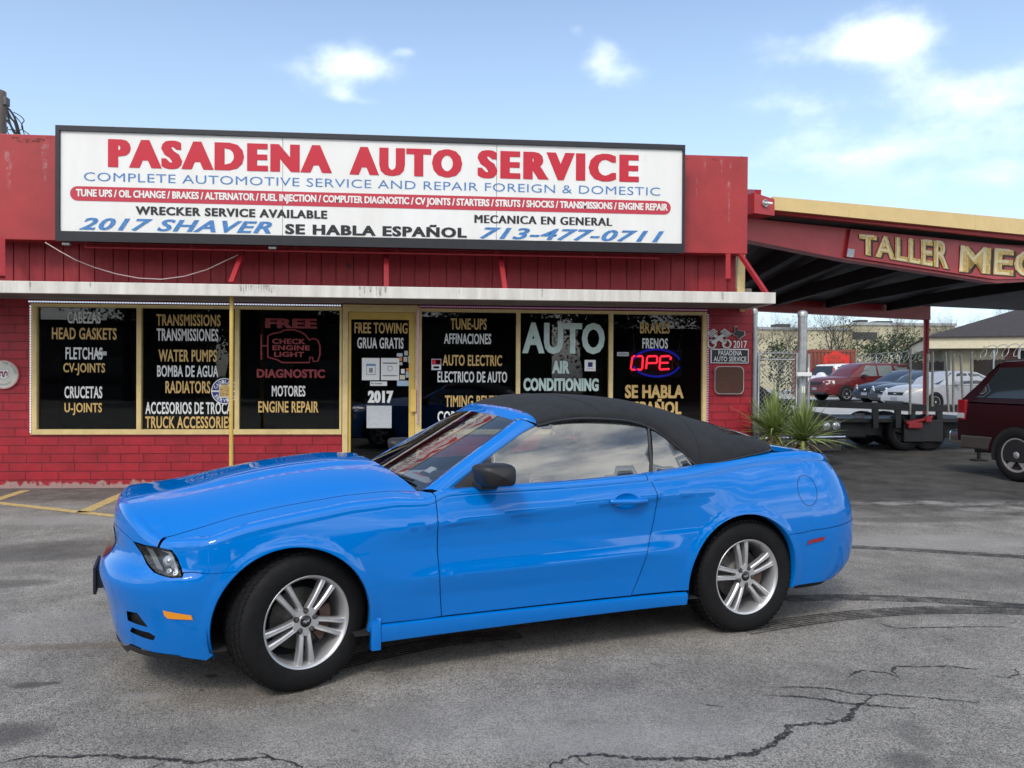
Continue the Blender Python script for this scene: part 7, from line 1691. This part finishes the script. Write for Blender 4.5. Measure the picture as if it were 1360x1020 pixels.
# low evergreen brush behind the fence
rb_ = random.Random(77)
for i, (u, Y, w_, h_, lab) in enumerate(((1172, 49, 1.6, 1.6, 'dark evergreen bush behind the board fence right of the red container'), (1218, 50, 1.3, 2.0, 'dark evergreen bush behind the board fence next to the carport column'), (1052, 52, 1.6, 1.5, 'dark bush left of the red container behind the gate post'))):
    c = at(u, 480, Y); mb = MB()
    for k in range(26): leaves(mb, rb_, Vector((c.x+rb_.gauss(0, w_*.55), Y+rb_.gauss(0, .6), ZY+rb_.uniform(.6, 1.9+h_))), .7, 60, .11)
    t = thing('bush', lab, 'bush', (c.x, Y, ZY)); mb.w('foliage', 'leaf_dark', t); mb = MB(); mb.tube([(c.x, Y, ZY), (c.x+.1, Y, ZY+1.6)], [.08, .04], 6); mb.w('stem', 'bark', t)
# utility pole at the far left
UY = 18.5; M['pole_wood'] = mat('pole_wood', (.20, .16, .14), .85, var=.25, vscale=6, stretch=(4, 4, .4))
a = at(-6, 121, UY); up_ = thing('utility_pole', 'weathered wooden utility pole rising behind the left end of the shop', 'pole', (a.x, UY, 0))
mb = MB(); r_ = (at(8, 150, UY).x-a.x); mb.tube([(a.x, UY, 0), (a.x, UY, a.z)], [r_*1.15, r_*.95], 18); mb.w('post', 'pole_wood', up_)
q = at(7, 133, UY); mb = MB(); mb.box((q.x-.05, UY-.08, q.z-.12), (q.x+.06, UY+.08, q.z+.05), bev=.01); mb.w('bracket', 'dark_metal', up_)
rw = random.Random(8)
for k, pts in enumerate((((8, 141), (16, 150), (22, 163), (27, 182)), ((8, 143), (14, 156), (20, 164), (25, 184)), ((9, 148), (12, 160), (16, 170), (26, 184)), ((8, 159), (14, 166), (18, 175), (27, 186)), ((18, 149), (27, 154), (32, 160), (29, 165), (30, 172), (38, 178), (44, 186)), ((20, 154), (29, 165), (31, 174), (34, 184)), ((11, 172), (22, 173), (30, 172)), ((10, 168), (10, 175), (16, 184)))):
    g = [at(u, v, UY-.1-.03*k) for u, v in pts]; P_ = []
    for i in range(len(g)-1):
        p0 = g[max(0, i-1)]; p1 = g[i]; p2 = g[i+1]; p3 = g[min(len(g)-1, i+2)]
        for j in range(6): t = j/6; P_.append(.5*((2*p1)+(p2-p0)*t+(2*p0-5*p1+4*p2-p3)*t*t+(3*p1-p0-3*p2+p3)*t**3))
    P_.append(g[-1]); mb = MB(); mb.tube(P_, (.022 if k < 4 else .010), 6); mb.w('wire', 'black_rubber', up_)
# trees and added buildings across the street, behind the viewer (what the glass and paint mirror)
def leafy_tree(label, x, y, H_, seed):
    r = random.Random(seed); t = thing('street_tree', label, 'tree', (x, y, 0), group='trees across the street')
    mb = MB(); tips = []; grow(mb, Vector((x, y, 0)), Vector((0, 0, 1)), H_*.32, H_*.03, 4, r, tips); mb.w('trunk', 'bark', t)
    mb = MB()
    for p in tips: leaves(mb, r, p, H_*.20, 90, .15)
    mb.w('crown', 'leaf_dark', t)
for i, (x, y, h) in enumerate(((-26, -24, 10), (-18, -27, 11.5), (-11.5, -23, 9.6), (-4.5, -26, 10.8), (2.5, -24, 9.4), (9.5, -27, 11.2), (17, -23, 9.6), (25, -26, 11))):
    leafy_tree('broad dark green tree across the street number', x, y, h, 100+i)
for o, lab in zip([o for o in bpy.data.objects if o.name.startswith('street_tree')], ('first', 'second', 'third', 'fourth', 'fifth', 'sixth', 'seventh', 'eighth')): o['label'] = 'dark green tree across the street behind the viewer, %s from the left' % lab

M['street_wall'] = mat('street_wall', (.16, .145, .13), .8, var=.2, vscale=.5); M['street_roof'] = mat('street_roof', (.05, .05, .05), .8)  # unseen buildings, added to darken what the windows mirror
for i, (x0, x1, y, h, lab) in enumerate(((-34, -16, -31, 4.6, 'unseen low tan building added to darken reflections, at the left'), (-13, 8, -33, 5.2, 'unseen long low tan building added to darken reflections, in the middle'), (11, 30, -30, 4.4, 'unseen low tan building added to darken reflections, at the right'))):
    t = thing('unseen_building', lab, 'building', ((x0+x1)/2, y-4, 0), group='unseen buildings that darken reflections')
    mb = MB(); mb.box((x0, y-8, 0), (x1, y, h)); mb.w('wall', 'street_wall', t); mb = MB(); mb.box((x0-.3, y-8.3, h), (x1+.3, y+.3, h+.35)); mb.w('roof', 'street_roof', t)
    k = x0+1.5
    while k < x1-3: mb = MB(); mb.box((k, y+.002, .9), (k+2.2, y+.05, 2.6)); mb.w('window', 'glass_dark', t); k += 3.6
